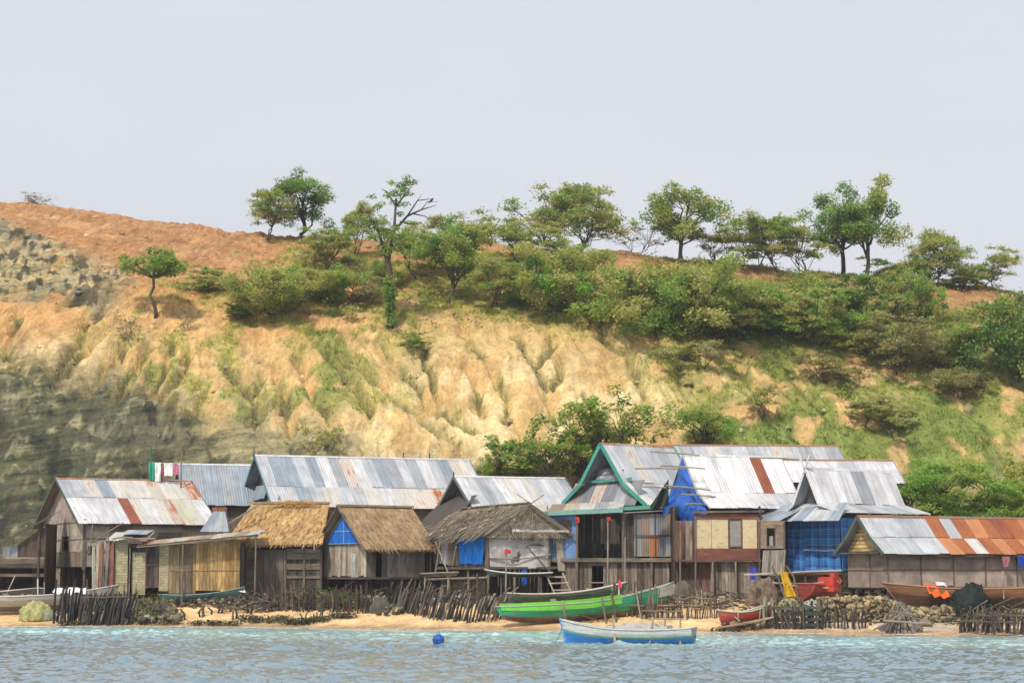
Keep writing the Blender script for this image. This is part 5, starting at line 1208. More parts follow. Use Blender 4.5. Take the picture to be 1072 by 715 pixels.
    for _ in range(120):     # slipped fronds
        s_, t_ = rnd.random(), rnd.random(); p = Vector((xm * (1 - t_) - oh * t_, yf + (yb - yf) * s_, zr + (zt - dz - zr) * t_ + .13)); q = p + Vector((-rnd.uniform(.2, .9) * .75, rnd.gauss(0, .5), -rnd.uniform(.1, .5)))
        q.z = max(q.z, zr + (zt - dz - zr) * min(1.1, (xm - q.x) / (xm + oh)) + .12); b.beam(p, q, rnd.uniform(.03, .09), .02, J(rnd.choice(cols), .3))
    rf = b.build('thatch_roof', M['thatch'], h.root)
    b = MB(); pts = [(-.35, zt - .1), (W + .35, zt - .1), (xm, zr - .06)]
    b.face([(p[0], yf - .02, p[1]) for p in pts], (.36, .30, .23), [(p[1], p[0]) for p in pts]); b.face([(p[0], yf + .05, p[1]) for p in reversed(pts)], (.2, .16, .12), [(p[1], p[0]) for p in reversed(pts)])
    for _ in range(260):
        t_ = rnd.random(); w2 = (1 - t_); x = xm + rnd.uniform(-1, 1) * w2 * (xm + .3); z = zt - .1 + (zr - zt) * t_; l = rnd.uniform(.15, .4); x2 = x + rnd.gauss(0, .06)
        b.face([(x - .02, yf - .05, z), (x2 - .02, yf - .09, z - l), (x2 + .02, yf - .09, z - l), (x + .02, yf - .05, z)], J(rnd.choice(cols + [(.42, .36, .28)]), .2), [(0, 0), (0, l), (.1, l), (.1, 0)])
    b.build('gable_matting', M['thatch'], rf)
    b = MB()
    b.tube([(xm - .05, yf - .2, zr - .05), (xm + .9, yf - .25, zr + .55)], [.035, .02], (.2, .16, .13)); b.tube([(xm + .15, yf - .2, zr - .05), (xm - .85, yf - .22, zr + .55)], [.03, .018], (.2, .16, .13))
    b.tube([(xm, yf - .2, zr + .06), (xm, yb, zr)], .07, (.2, .165, .13)); b.beam((xm, yf - .22, zr), (W + oh * .8, yf - .3, zt - dz * .8), .05, .12, (.22, .18, .14)); b.beam((xm, yf - .22, zr), (-oh, yf - .3, zt - dz), .05, .10, (.30, .25, .19)); b.build('crossed_poles', M['wood'], rf)
    b = MB(); zz = zt - dz * .8
    for i in range(16):
        x = W * .25 + i * .23; b.slab((x, yf - .32, zz + .18), (1, 0, rnd.gauss(0, .05)), UZ, .22, rnd.uniform(.06, .16), .02, J((.55, .53, .5), .2))
    b.build('pale_fringe', M['cloth'], rf)
    b = MB(); plank_wall(b, (.3, L * .9, -.2), GU, UZ, L * .9 - 1.0, zf + .05, DARKWOOD, 'v', .3, .05, lose=0); b.build('undercroft_shade_boards', M['wood'], h.root); b = MB(); plank_wall(b, (.3, 1.6, -.2), UX, UZ, W - .4, zf + .05, DARKWOOD, 'v', .3, .05, lose=0); b.build('undercroft_shade_boards', M['wood'], h.root)  # boards under the hut are added, dark in place of shade
    stilts(h, [(.0, .0), (W * .35, .0), (W * .68, 0), (W, 0), (0, L * .33), (0, L * .66), (0, L), (W, L), (W * .5, L * .5)], zf - .1, .075, STICK)
    # rails and a bench deck along the left side
    b = MB(); 
    for r, a, e, off in ((601, 410, 480, -1.3), (603.5, 414, 478, -1.2), (606.5, 420, 512, -.9)):
        b.tube([(off, h.y(a, off), h.z(r + 2)), (off, h.y((a + e) / 2, off), h.z(r - .5)), (off, h.y(e, off), h.z(r - 2))], .07, J((.36, .30, .23), .15))
    plank_wall(b, (-1.3, h.y(412, -1.3), h.z(600)), (0, -1, 0), (1, 0, 0), 3.6, 1.2, PALEWOOD, 'h', .15, t=-.03); b.build('side_deck', M['wood'], h.root)
    for px in (424, 446, 470, 500):
        b = MB(); y = h.y(px, -1.2); b.tube([(-1.2, y, h.ground(-1.2, y) - .3), (-1.2, y, h.z(600))], .06, J(rnd.choice(STICK), .2)); b.build('stilt', M['wood'], h.root)
    b = MB(); y = h.y(463, -.5); b.tube([(-.9, y, h.z(600)), (-.7, y - .3, h.z(563))], .05, (.35, .28, .2)); b.tube([(-.8, y + .2, h.z(566)), (-1.0, y - 2.0, h.z(600))], .04, (.33, .27, .2)); b.tube([(-.9, h.y(478, -.9), h.z(572)), (-.8, h.y(473, -.9), h.z(592))], .05, (.5, .42, .34)); b.build('leaning_pole', M['wood'], h.root)
    return h
HUT = hut_palm()


def R4(h, px0, px1, rt, rb, Y):
    """upright rectangle facing the sea given by picture columns and rows at depth Y, in the house's own frame: corner, u, v, width, height"""
    o = h.local(P(px0, rb, Y)); e = h.local(P(px1, rb, Y)); t = h.local(P(px0, rt, Y)); u = e - o
    return (o, Vector((u.x, u.y, 0)).normalized(), Vector((0, 0, 1)), u.length, t.z - o.z)
def PT(h, px, row, Y): return h.local(P(px, row, Y))
WX_ = Vector((1, 0, 0))

# ---- the tall house with the green-trimmed gable
def house_green():
    h = House('gabled_house', 'tall house with green-trimmed swept gable over a blue-walled porch', 'house', 682, 126.0, 38)
    W = h.y(598); L = h.x(742); ym = W / 2; zr = h.z(464, ym * h.c - .6); zk = h.z(505, .5); ze = h.z(529); GRN = (.06, .33, .27)
    tin_roof(h, [(ym, zr), (ym * .46, zk), (-.45, ze)], [(ym, zr), (ym * 1.54, zk), (W + .45, ze)], -.75, L + .3, ["lltllgl", "tlgllgl"], 'g', cap=(.45, .38, .33), verge=GRN, verge_w=.26, ridge_rust=True)
    b = MB(); yk = ym * .46
    b.face([(.6, W, ze), (.6, 0, ze), (.6, yk, zk), (.6, ym, zr - .12), (.6, W - yk, zk)], (.05, .20, .13), [(0, 0), (W, 0), (W * .7, 1), (W / 2, 2), (W * .3, 1)]); b.build('gable', M['wood'], h.root)
    b = MB(); zs = h.z(502); yy = .62
    corrugated(b, (-.05, 0, zs), (-.9, 0, ze - .02), GU, -W * .94, -W * .06, "ndodgd", per=.2); b.build('skirt_roof', M['metal'], h.root)
    b = MB(); b.beam((-.25, W * .80, zs + .02), (-.25, W * .20, zs + .10), .10, .16, GRN); b.beam((-.2, W * .72, zs + .62), (-.2, W * .3, zs + .66), .05, .06, (.1, .12, .1)); b.build('tie_beam', M['paint'], h.root)
    b = MB(); corrugated(b, (.2, 0, zs + .85), (-.2, 0, zs + .14), GU, -W * .66, -W * .34, "gdg", per=.2); b.build('gable_hood', M['metal'], h.root)
    Yp = 122.6; X = lambda px, r: PT(h, px, r, Yp)
    # porch roof with pale green fascia
    b = MB(); a = PT(h, 560, 536, Yp - .5); e = PT(h, 652, 532, Yp - .5); back = PT(h, 565, 528.5, 126.2)
    corrugated(b, back, a, (e - a).normalized(), 0, (e - a).length, "tnTtgt", jag=.08); pr = b.build('porch_roof', M['metal'], h.root)
    b = MB(); b.beam(a - Vector((0, 0, .10)), e - Vector((0, 0, .10)), .05, .26, (.22, .42, .36)); b.build('fascia', M['paint'], pr)
    b = MB(); a = PT(h, 648, 532.5, Yp - .1); e = PT(h, 694, 530, Yp - .1); b.beam(a, e, .06, .22, (.10, .34, .27)); b.beam(a + Vector((0, 0, -.25)), e + Vector((0, 0, -.25)), .3, .05, (.35, .36, .32)); b.build('fascia', M['paint'], h.root)
    # porch front
    o, u, v, w_, h_ = R4(h, 574, 604, 537, 589, Yp); s = w_ / 30
    b = MB(); plank_wall(b, o, u, v, w_, h_, [(.12, .25, .50), (.14, .28, .54), (.11, .22, .46)], 'v', .35, .004, holes=[(10.5 * s, 22 * s, h_ * .63, h_ * .86)]); b.build('blue_wall', M['paint'], h.root)
    b = MB(); frame_of(b, o + u * 10.5 * s + v * h_ * .63 + Vector((0, -.0, 0)), u, v, 11.5 * s, h_ * .23, .05, .05, (.08, .16, .32)); b.build('window_frame', M['paint'], h.root)
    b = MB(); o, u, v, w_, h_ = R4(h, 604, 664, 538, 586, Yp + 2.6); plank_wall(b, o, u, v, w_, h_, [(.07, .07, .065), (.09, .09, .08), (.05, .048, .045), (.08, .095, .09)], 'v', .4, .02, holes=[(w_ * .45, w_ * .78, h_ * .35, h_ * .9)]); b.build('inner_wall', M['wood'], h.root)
    b = MB(); o, u, v, w_, h_ = R4(h, 653, 666, 538, 586, Yp + .3); plank_wall(b, o, u, v, w_, h_, DARKWOOD + [(.2, .2, .19)], 'v', .2); b.build('board_panel', M['wood'], h.root)
    b = MB(); o, u, v, w_, h_ = R4(h, 664, 706, 538, 583, Yp)
    for k, (rt, rb, row) in enumerate(((0, .5, "dngdn"), (.5, 1, "gnOdg"))): corrugated(b, o + v * h_ * (1 - rt), o + v * h_ * (1 - rb), u, 0, w_, row, per=.14, lift=.01 * k)
    b.build('tin_wall', M['metal'], h.root)
    b = MB(); b.beam(o + v * h_ * .5 - u.cross(v) * -.06, o + u * w_ + v * h_ * .5 - u.cross(v) * -.06, .04, .07, (.14, .11, .09)); b.beam(o + u * .1 + u.cross(v) * .05, o + u * .1 + v * h_ + u.cross(v) * .05, .06, .06, (.13, .10, .08), u); b.beam(o + u * w_ * .52 + u.cross(v) * .05, o + u * w_ * .52 + v * h_ + u.cross(v) * .05, .06, .06, (.13, .10, .08), u); b.build('batten', M['wood'], h.root)
    b = MB(); o, u, v, w_, h_ = R4(h, 574, 708, 584, 588, Yp - .1); b.slab(o, u, v, w_, h_, .10, (.24, .2, .16), 'h'); b.build('floor_beam', M['wood'], h.root)
    b = MB(); f0 = PT(h, 570, 586, Yp); plank_wall(b, Vector((f0.x, f0.y, f0.z)), u, Vector((-u.y, u.x, 0)), w_, 6.0, DARKWOOD, 'v', .25, t=.05); b.build('floor', M['wood'], h.root)
    b = MB(); o, u, v, w_, h_ = R4(h, 590, 704, 588, 642, Yp + .1); s = w_ / 114
    plank_wall(b, o, u, v, w_, h_, [(.18, .145, .12), (.23, .19, .155), (.13, .105, .09), (.28, .235, .19)], 'v', .21, .02, holes=[(28 * s, 43 * s, h_ * .30, h_ * .93)], ragged=.04, lose=.03); b.build('lower_wall', M['wood'], h.root)
    b = MB(); b.beam(o + u * 27 * s + v * h_ * .60 + u.cross(v) * .05, o + u * 44 * s + v * h_ * .60 + u.cross(v) * .05, .05, .07, (.3, .26, .2)); frame_of(b, o + u * 28 * s + v * h_ * .30, u, v, 15 * s, h_ * .63, .07, .05, (.28, .23, .19)); b.build('door_frame', M['wood'], h.root)
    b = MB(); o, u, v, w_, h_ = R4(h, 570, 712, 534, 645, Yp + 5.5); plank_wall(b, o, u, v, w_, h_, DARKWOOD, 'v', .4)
    for px in (573, 709):
        o2 = PT(h, px, 645, Yp + .1); plank_wall(b, o2, Vector((-u.y, u.x, 0)), v, 5.4, h_, DARKWOOD, 'v', .4)
    b.build('back_wall', M['wood'], h.root)
    for px, r0, r1, dY in ((590, 537, 645, .1), (604, 538, 645, -.05), (652, 535, 642, -.1), (706, 535, 640, -.05), (682, 583, 640, -.1)):
        b = MB(); b.beam(PT(h, px, r1, Yp + dY) - Vector((0, 0, .3)), PT(h, px, r0, Yp + dY), .12, .12, J((.19, .155, .125), .2), u); b.build('post', M['wood'], h.root)
    b = MB(); o, u, v, w_, h_ = R4(h, 633, 638, 566, 576, Yp + 2.5); b.slab(o, u, v, w_, h_, .04, (.10, .24, .20)); b.build('small_sign_board', M['paint'], h.root)
    b = MB(); plank_wall(b, (0, W, ze - 2.6), GU, UZ, W, 2.55, DARKWOOD, 'v', .3); b.build('wall', M['wood'], h.root); b = MB(); plank_wall(b, (0, 0, ze - 2.6), UX, UZ, L, 2.55, DARKWOOD, 'v', .3); shell(h, L, W, ze - 2.6, ze - .05); b.build('wall', M['wood'], h.root)
    stilts(h, [(.2, W * .5), (L, .1), (L * .5, W - .1), (L, W - .1), (L * .5, .1)], ze - 2.6)
house_green()

# ---- two plain houses behind whose roofs close the view
def house_behind(name, label, px, Y, th, pxr, xl, rr, rt_, rows, cap, rust, verge=None, wallrows=30):
    h = House(name, label, 'house', px, Y, th); L = h.x(pxr); W = xl; ym = W / 2; zr = h.z(rr, ym * h.c); zt = h.z(rt_); zf = h.z(rt_ + wallrows)
    tin_roof(h, [(ym, zr), (-.4, zt)], [(ym, zr), (W + .4, zt)], -.4, L + .3, rows, 'g', cap=cap, verge=verge or (.3, .3, .3), ridge_rust=rust)
    b = MB(); plank_wall(b, (0, 0, zf), UX, UZ, L, zt - zf, GREYWOOD, 'v', .3); b.build('wall', M['wood'], h.root); b = MB(); plank_wall(b, (0, W, zf), GU, UZ, W, zt - zf, GREYWOOD, 'v', .3); b.build('wall', M['wood'], h.root)
    tri_gable(h, [(W, zt), (0, zt), (ym, zr - .1)], 0, 'wood', (.2, .17, .15)); shell(h, L, W, zf, zt); stilts(h, [(.1, .1), (L, .1), (.1, W), (L, W), (L / 2, .1)], zf)
house_behind('house', 'house far behind showing a long grey roof with rusty ridge above the bright white roof', 712, 134.0, 6, 884, 7.0, 466, 497, ["lgltllgltlglg"], (.40, .22, .14), True)
house_behind('house', 'house behind the plaid-walled one showing only a white roof strip with brown ridge', 800, 128.0, 5, 938, 5.0, 481.5, 506, ["wwWwwlww"], (.30, .2, .13), True)

# ---- bright white roof with the blue tarpaulin
def house_white():
    h = House('house', 'house with bright white roof and cream wall panels between maroon bands', 'house', 744, 121.0, 20)
    L = h.x(836); W = 6.0; ym = W / 2; zr = h.z(476.5, ym * h.c); zk = h.z(515, .6); zt = h.z(532); zf = h.z(586); yk = ym * .34
    tin_roof(h, [(ym, zr), (yk, zk), (-.75, zt)], [(ym, zr), (W - yk, zk), (W + .6, zt)], -.3, L + .25, ["WWwWWwrWW", "WWWwwlw"], 'l', cap=(.66, .65, .63), verge=(.55, .55, .55), verge_w=.12)
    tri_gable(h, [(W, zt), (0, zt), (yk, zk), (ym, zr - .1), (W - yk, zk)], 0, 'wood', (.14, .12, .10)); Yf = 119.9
    # front wall: maroon bands, cream panels, dim window
    b = MB(); BR = (.20, .075, .05)
    o, u, v, w_, h_ = R4(h, 727, 794, 538, 586, Yf)
    s = w_ / 67
    b.slab(o + v * h_ * .89, u, v, w_, h_ * .11, .07, J(BR, .1), 'h'); b.slab(o, u, v, w_, h_ * .25, .07, J(BR, .1), 'h')
    for px in (727, 763, 776.5, 793): b.slab(o + u * (px - 727) * s + v * h_ * .25, u, v, .06, h_ * .64, .06, J(BR, .1))
    b.build('trim_band', M['paint'], h.root)
    b = MB(); CR = (.66, .55, .34)
    for a, e in ((727.8, 745), (745.2, 762.7), (777.6, 792.8)): b.slab(o + u * (a - 727) * s + v * (h_ * .25 + .004), u, v, (e - a) * s - .01, h_ * .64 - .01, .035, J(CR, .07))
    b.build('cream_panel', M['paint'], h.root)
    b = MB(); b.slab(o + u * (764.2 - 727) * s + v * h_ * .28, u, v, 12 * s, h_ * .58, .02, (.30, .29, .27)); frame_of(b, o + u * (764.6 - 727) * s + v * h_ * .31, u, v, 11 * s, h_ * .54, .04, .035, (.22, .17, .13)); b.build('window', M['paint'], h.root)
    b = MB(); o, u, v, w_, h_ = R4(h, 744, 797, 587, 632, Yf + .3); plank_wall(b, o - v * .4, u, v, w_, h_ + .4, [(.27, .23, .18), (.33, .28, .23), (.20, .165, .13), (.37, .32, .26)], 'v', .2, .02, ragged=.08); b.build('lower_wall', M['wood'], h.root)
    b = MB(); o, u, v, w_, h_ = R4(h, 706, 745, 586, 632, Yf + .6); plank_wall(b, o - v * .4, u, v, w_, h_ + .4, REDWOOD + DARKWOOD, 'v', .24, .02, ragged=.06); b.build('lower_wall', M['wood'], h.root)
    b = MB(); o, u, v, w_, h_ = R4(h, 706, 728, 545, 590, Yf + .5); plank_wall(b, o, u, v, w_, h_, REDWOOD + GREYWOOD[:2] + [(.36, .3, .24)], 'v', .2, .015); b.build('side_boards', M['wood'], h.root)
    b = MB(); o, u, v, w_, h_ = R4(h, 706, 797, 584, 588, Yf - .05); b.slab(o, u, v, w_, h_ * .6, .1, (.16, .10, .08), 'h'); b.build('floor_beam', M['wood'], h.root)
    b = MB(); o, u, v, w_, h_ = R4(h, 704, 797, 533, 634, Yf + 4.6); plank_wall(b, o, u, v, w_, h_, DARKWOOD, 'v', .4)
    for px in (706, 797): plank_wall(b, PT(h, px, 634, Yf + .4), Vector((-u.y, u.x, 0)), v, 4.2, h_, DARKWOOD, 'v', .4)
    b.build('back_wall', M['wood'], h.root)
    b = MB(); plank_wall(b, PT(h, 706, 587, Yf), u, Vector((-u.y, u.x, 0)), w_, 4.6, DARKWOOD, 'v', .3, t=.05); b.build('floor', M['wood'], h.root)
    b = MB(); b.beam(PT(h, 726, 536, Yf - .2), PT(h, 800, 535, Yf - .2), .08, .12, (.16, .13, .1)); b.build('eave_beam', M['wood'], h.root)
    for px, r0 in ((712, 545), (746, 586), (770, 588), (795, 586), (728, 540)):
        b = MB(); b.beam(PT(h, px, 634, Yf - .1) - Vector((0, 0, .2)), PT(h, px, r0, Yf - .1), .09, .09, J((.24, .19, .15), .2), u); b.build('post', M['wood'], h.root)
    # bamboo poles jutting out of the gable
    for px0, r0, px1, r1 in ((681, 472.5, 724, 476), (691, 487.5, 730, 490), (665, 490.5, 712, 490.5), (673, 509.5, 700, 511), (697, 508.5, 736, 512.5), (713, 517.5, 741, 519.5), (718, 527.5, 742, 528.5), (786, 479, 842, 481)):
        b = MB(); dY = 120.4 if px0 != 786 else 119.9; r = .05; b.tube([PT(h, px0, r0, dY), PT(h, (px0 + px1) / 2, (r0 + r1) / 2 - .5, dY + .5), PT(h, px1 + 8, r1 + .5, dY + 1.2)], [r, r * .95, r * .8], J((.40, .36, .31), .15)); b.build('roof_pole', M['wood'], h.root)
    h.dims = (W, ym, zr, yk, zk, zt); return h
HW = house_white()
def tarp_blue():
    """big tarpaulin stretched over the gable end of the white-roofed house, tucked under the verge and sagging below the eaves"""
    h = HW; W, ym, zr, yk, zk, zt = h.dims; b = MB(); nu, nv = 34, 26
    def top(y):
        yy = y if y < ym else 2 * ym - y
        return float(np.interp(yy, [-.75, yk, ym], [zt, zk, zr])) - .06
    zb = h.z(545)
    for side in (0, 1):
        k0 = len(b.v)
        for j in range(nv + 1):
            t = j / nv
            for i in range(nu + 1):
                s = i / nu; y = (W + .35) * (1 - s) - .15 * s; hem = zb + .28 * math.sin(s * 7 + .6) + .18 * float(noise(np.array([s * 5]), np.array([2.2]), 12)[0]); tp = max(top(y), hem + .35); z = tp + (hem - tp) * t
                q = s * 9.0 + (1 - t) * 3.5 * (s - .5)
                f = .10 * math.sin(q * 1.7 + .8 * math.sin(t * 5)) * (.25 + t) + .26 * float(noise(np.array([s * 3.2]), np.array([t * 3.0]), 8)[0]) * math.sin(math.pi * min(1, t * 1.1 + .05)) + .09 * float(noise(np.array([s * 8 + t * 2]), np.array([t * 8]), 9)[0])
                b.v.append(tuple(h.world((-.30 - .22 * math.sin(math.pi * s) * t - f + .02 * side, y, z))))
        for j in range(nv):
            for i in range(nu):
                k = k0 + j * (nu + 1) + i; q = (k, k + 1, k + nu + 2, k + nu + 1)[::-1]; b.f.append(q if side == 0 else q[::-1]); b.c.append((.02, .13, .56, 1)); b.uv.append([(i / nu, j / nv)] * 4)
    b.build('tarpaulin', M['tarp'], None, True, label='big crumpled bright blue tarpaulin hanging from the gable of the white roof', cat='tarpaulin')
    b = MB(); cc = (.035, .05, .04)
    for side in (0, 1):
        k0 = len(b.v)
        for j in range(11):
            for i in range(13):
                s, t = i / 12, j / 10; px = 681 + 19 * s; row = 531 - 16 * s * (1 - t) - 2 - 12 * s * (1 - t) + 6 * t * (1 - s) ; p = P(px, row, 121.2 + .25 * math.sin(s * 9 + t * 5) + .02 * side); b.v.append(tuple(p))
        for j in range(10):
            for i in range(12):
                k = k0 + j * 13 + i; q = (k, k + 1, k + 14, k + 13)[::-1]; b.f.append(q if side == 0 else q[::-1]); b.c.append((*cc, 1)); b.uv.append([(i / 12, j / 10)] * 4)
    b.build('tarpaulin', M['cloth'], None, True, label='small dark green tarpaulin draped just left of the big blue one', cat='tarpaulin')
tarp_blue()

# ---- the house walled with blue plaid tarpaulin
def house_plaid():
    h = House('gabled_house', 'house with white crossed gable boards and blue plaid tarpaulin walls', 'house', 881, 118.0, 36)
    W = h.y(821); L = h.x(955); ym = W / 2; zr = h.z(490, ym * h.c - .4); zk = h.z(527, .3); zt = h.z(545.5); zf = h.z(598); yk = ym * .52; WH = (.66, .66, .68)
    tin_roof(h, [(ym, zr), (yk, zk), (-.9, h.z(537))], [(ym, zr), (W - yk, zk), (W + .6, zt)], -.55, L + .2, ["WwwWwwggwwWw", "llgllgl"], 'l', cap=(.6, .6, .62), verge=WH, verge_w=.16)
    b = MB(); b.face([(.25, W - yk * .9, zk - .1), (.25, yk * .9, zk - .1), (.25, ym, zr - .12)], (.14, .155, .16), [(0, 0), (2, 0), (1, 2)]); b.build('gable', M['metal'], h.root)
    b = MB()
    for sg in (-1, 1): b.beam((-.62, ym + .10 * sg, zr - .25), (-.62, ym - .42 * sg, zr + .72), .045, .13, WH, (0, 1, 0))
    b.build('crossed_finial', M['paint'], h.root)
    b = MB(); corrugated(b, (.1, 0, zk + .05), (-1.5, 0, zt + .02), GU, -W - 1.2, .55, "lbblbllb", xs0=-.9, xs1=.9, jag=.06)
    corrugated(b, (.2, 0, zk - .12), (-2.2, 0, zt - .05), GU, -W - 1.9, -W * .62, "bdb", lift=.05); b.build('skirt_roof', M['metal'], h.root)
    b = MB(); A = PT(h, 843, 527.5, 117.2); b.beam(PT(h, 838, 530.5, 117.0), PT(h, 862, 528, 117.0), .05, .05, (.7, .7, .72)); b.build('gable_trim', M['paint'], h.root)
    b = MB(); plank_wall(b, (.05, W, zf), GU, UZ, W, zt - zf, DARKWOOD, 'v', .3); b.build('wall', M['wood'], h.root); b = MB(); plank_wall(b, (0, .05, zf), UX, UZ, L, zt - zf, GREYWOOD, 'v', .3); b.build('wall', M['wood'], h.root)
    o = W
    drape('plaid_curtain', (-.10, W + .02, zt + .2), (-.10, W * .63, zt + .2), (-.14, W + .02, zf + .08), (-.13, W * .63, zf - .05), 'plaid', (1, 1, 1), h.root, 2.2, .05, seed=3, out=(-1, 0, 0), hem=.12, uvscale=1.0)
    drape('plaid_curtain', (-.12, W * .64, zt + .2), (-.10, -.05, zt + .2), (-.17, W * .64, zf - .02), (-.12, -.08, zf + .02), 'plaid', (1, 1, 1), h.root, 2.6, .06, seed=9, out=(-1, 0, 0), hem=.14)
    drape('plaid_curtain', (-.08, -.10, zt + .2), (L * .25, -.10, zt + .2), (-.10, -.12, zf + .02), (L * .25, -.12, zf + .02), 'plaid', (1, 1, 1), h.root, 2.0, .05, seed=12, out=(0, -1, 0))
    shell(h, L, W, zf, zt); Yf = 118.6
    b = MB(); o, u, v, w_, h_ = R4(h, 794, 822, 545, 574, Yf); s = w_ / 28; panel_wall(b, o, u, v, w_, h_, [(.24, .195, .155), (.29, .235, .18)], .9, .8, holes=[(9 * s, 17 * s, h_ * .1, h_ * .72)]); b.build('side_room_wall', M['weave'], h.root)
    b = MB(); b.slab(o + u * 11.5 * s + v * h_ * .1, u, v, 4.0 * s, h_ * .35, .03, (.34, .32, .3)); frame_of(b, o + u * 9 * s + v * h_ * .1, u, v, 8 * s, h_ * .62, .05, .05, (.2, .15, .11)); b.slab(o + v * h_ * .86, u, v, w_, .12, .045, (.42, .27, .14), 'h'); b.build('window', M['wood'], h.root)
    b = MB(); o, u, v, w_, h_ = R4(h, 797, 821, 576, 602, Yf - .15); b.slab(o, (u + Vector((0, 0, .02))), (v + u * .08), w_, h_, .06, (.36, .33, .30)); plank_wall(b, o + u.cross(v) * .065, u, v + u * .08, w_, h_, [(.38, .34, .30), (.30, .26, .23), (.44, .40, .36)], 'v', .14, .02); b.build('leaning_screen', M['wood'], h.root)
    b = MB(); o, u, v, w_, h_ = R4(h, 794, 824, 546, 606, Yf + 2.6); plank_wall(b, o, u, v, w_, h_, DARKWOOD, 'v', .3); b.build('back_wall', M['wood'], h.root)
    for px, r0 in ((795, 546), (821, 546)):
        b = MB(); b.beam(PT(h, px, 634, Yf - .05) - Vector((0, 0, .2)), PT(h, px, r0, Yf - .05), .08, .08, (.16, .12, .1), u); b.build('post', M['wood'], h.root)
    stilts(h, [(.0, .1), (.0, W * .33), (.0, W * .66), (0, W - .1), (L * .5, .1), (L, .1), (L, W), (L * .5, W)], zf, .08, [(.20, .09, .07), (.15, .08, .06)])
    b = MB(); b.beam((-.1, W + .1, zf - .1), (-.1, -.1, zf - .1), .1, .14, (.17, .08, .065)); plank_wall(b, (.3, W, zf - .75), GU, UZ, W, .5, REDWOOD, 'h', .22, .05); b.build('floor_beam', M['wood'], h.root)
    b = MB(); b.tube([(-.35, W * .5, h.z(570)), (-.35, W * .2, h.z(571)), (-.4, -.3, h.z(570))], .025, (.3, .27, .2)); b.tube([(-.33, W * .62, h.z(575)), (-.35, W * .2, h.z(576.5)), (-.4, -.2, h.z(576))], .03, (.42, .5, .6)); b.build('curtain_pole', M['wood'], h.root)
house_plaid()

# ---- long woven-bamboo house with rust-patched roof at the right edge
def house_right():
    h = House('stilt_house', 'long woven-bamboo house at the right edge with grey and bright rust-red roof sheets', 'house', 929, 113.0, 27)
    W = h.y(884); L = h.x(1105); ym = W / 2; zr = h.z(540, ym * h.c - .3); zt = h.z(577.5); zf = h.z(615.5); yk = ym * .38; zk = zt + (zr - zt) * .40
    tin_roof(h, [(ym, zr), (yk, zk), (-.5, zt - .1)], [(ym, zr), (W - yk, zk), (W + .5, zt - .1)], -.6, L + .2, ["lllglRlRORrROR", "lllllORtROROrR"], 'l', cap=(.20, .19, .16), verge=(.10, .14, .11), verge_w=.2, ridge_rust=True)
    wv = [(.33, .255, .215), (.38, .30, .25), (.30, .235, .20), (.42, .34, .285)]
    b = MB(); panel_wall(b, (0, W, zf), GU, UZ, W, zt - zf, wv, 1.6, 1.2); b.build('wall', M['weave'], h.root)
    b = MB(); panel_wall(b, (0, 0, zf), UX, UZ, L, zt - zf, wv, 2.2, (zt - zf) / 2); b.build('wall', M['weave'], h.root)
    b = MB()
    for i in range(int(L / 2.2) + 1): b.beam((i * 2.2 + .02, -.055, zf), (i * 2.2 + .02, -.055, zt), .07, .05, J((.20, .16, .12), .2), (0, 1, 0))
    for zz in (zf + .03, (zf + zt) / 2): b.beam((0, -.05, zz), (L, -.05, zz), .04, .05, J((.22, .17, .13), .1)); b.beam((-.05, 0, zz), (-.05, W, zz), .04, .05, J((.2, .16, .12), .1))
    b.beam((-.05, W * .42, zf), (-.05, W * .42, zt), .05, .05, (.17, .14, .11), (0, 1, 0)); b.build('batten', M['wood'], h.root)
    b = MB(); b.beam((-.3, -.38, zt - .2), (L, -.38, zt - .2), .10, .12, (.12, .10, .08)); b.build('eave_beam', M['wood'], h.root)
    tri_gable(h, [(W * .98, zt), (W * .02, zt), (ym, zr - .12)], -.03, 'thatch', (.56, .38, .18))
    b = MB()
    for k in range(9): t = k / 9; b.slab((-.06 - rnd.random() * .05, W * (.5 + .46 * (1 - t)), zt + (zr - zt) * t), (0, -1, rnd.gauss(0, .03)), (0, 0, 1), W * .92 * (1 - t), .16, .03, J((.60, .42, .2), .2), 'h')
    b.build('gable_boards', M['wood'], h.root)
    b = MB(); b.beam((-.3, W + .3, zt - .05), (-.3, -.2, zt - .05), .45, .07, (.10, .13, .11)); b.build('gable_sill', M['paint'], h.root)
    shell(h, L, W, zf, zt); stilts(h, [(.1, .1), (.1, W * .5), (.1, W - .1)] + [(L * k / 5, .1) for k in range(1, 6)] + [(L * k / 5, W - .1) for k in range(1, 6)], zf, .08)
    for px, r, cc, lab in ((1057, 579, (.02, .07, .42), 'small blue cloth hung from the eave of the rust-patched roof'), (1041, 581, (.35, .14, .17), 'small reddish cloth hung from the eave of the rust-patched roof')):
        a = P(px - 3, r, 114.0); x = h.x(px); p = h.world((x, -.5, zt - .22)); k = .23
        drape('cloth', p + Vector((-k, -.02, .0)), p + Vector((k, -.02, 0)), p + Vector((-k * .5, -.02, -.62)), p + Vector((k * .7, -.02, -.5)), 'cloth', cc, None, 1.5, .05, 8, 8, seed=px, out=(0, -1, 0), label=lab, cat='cloth')
house_right()

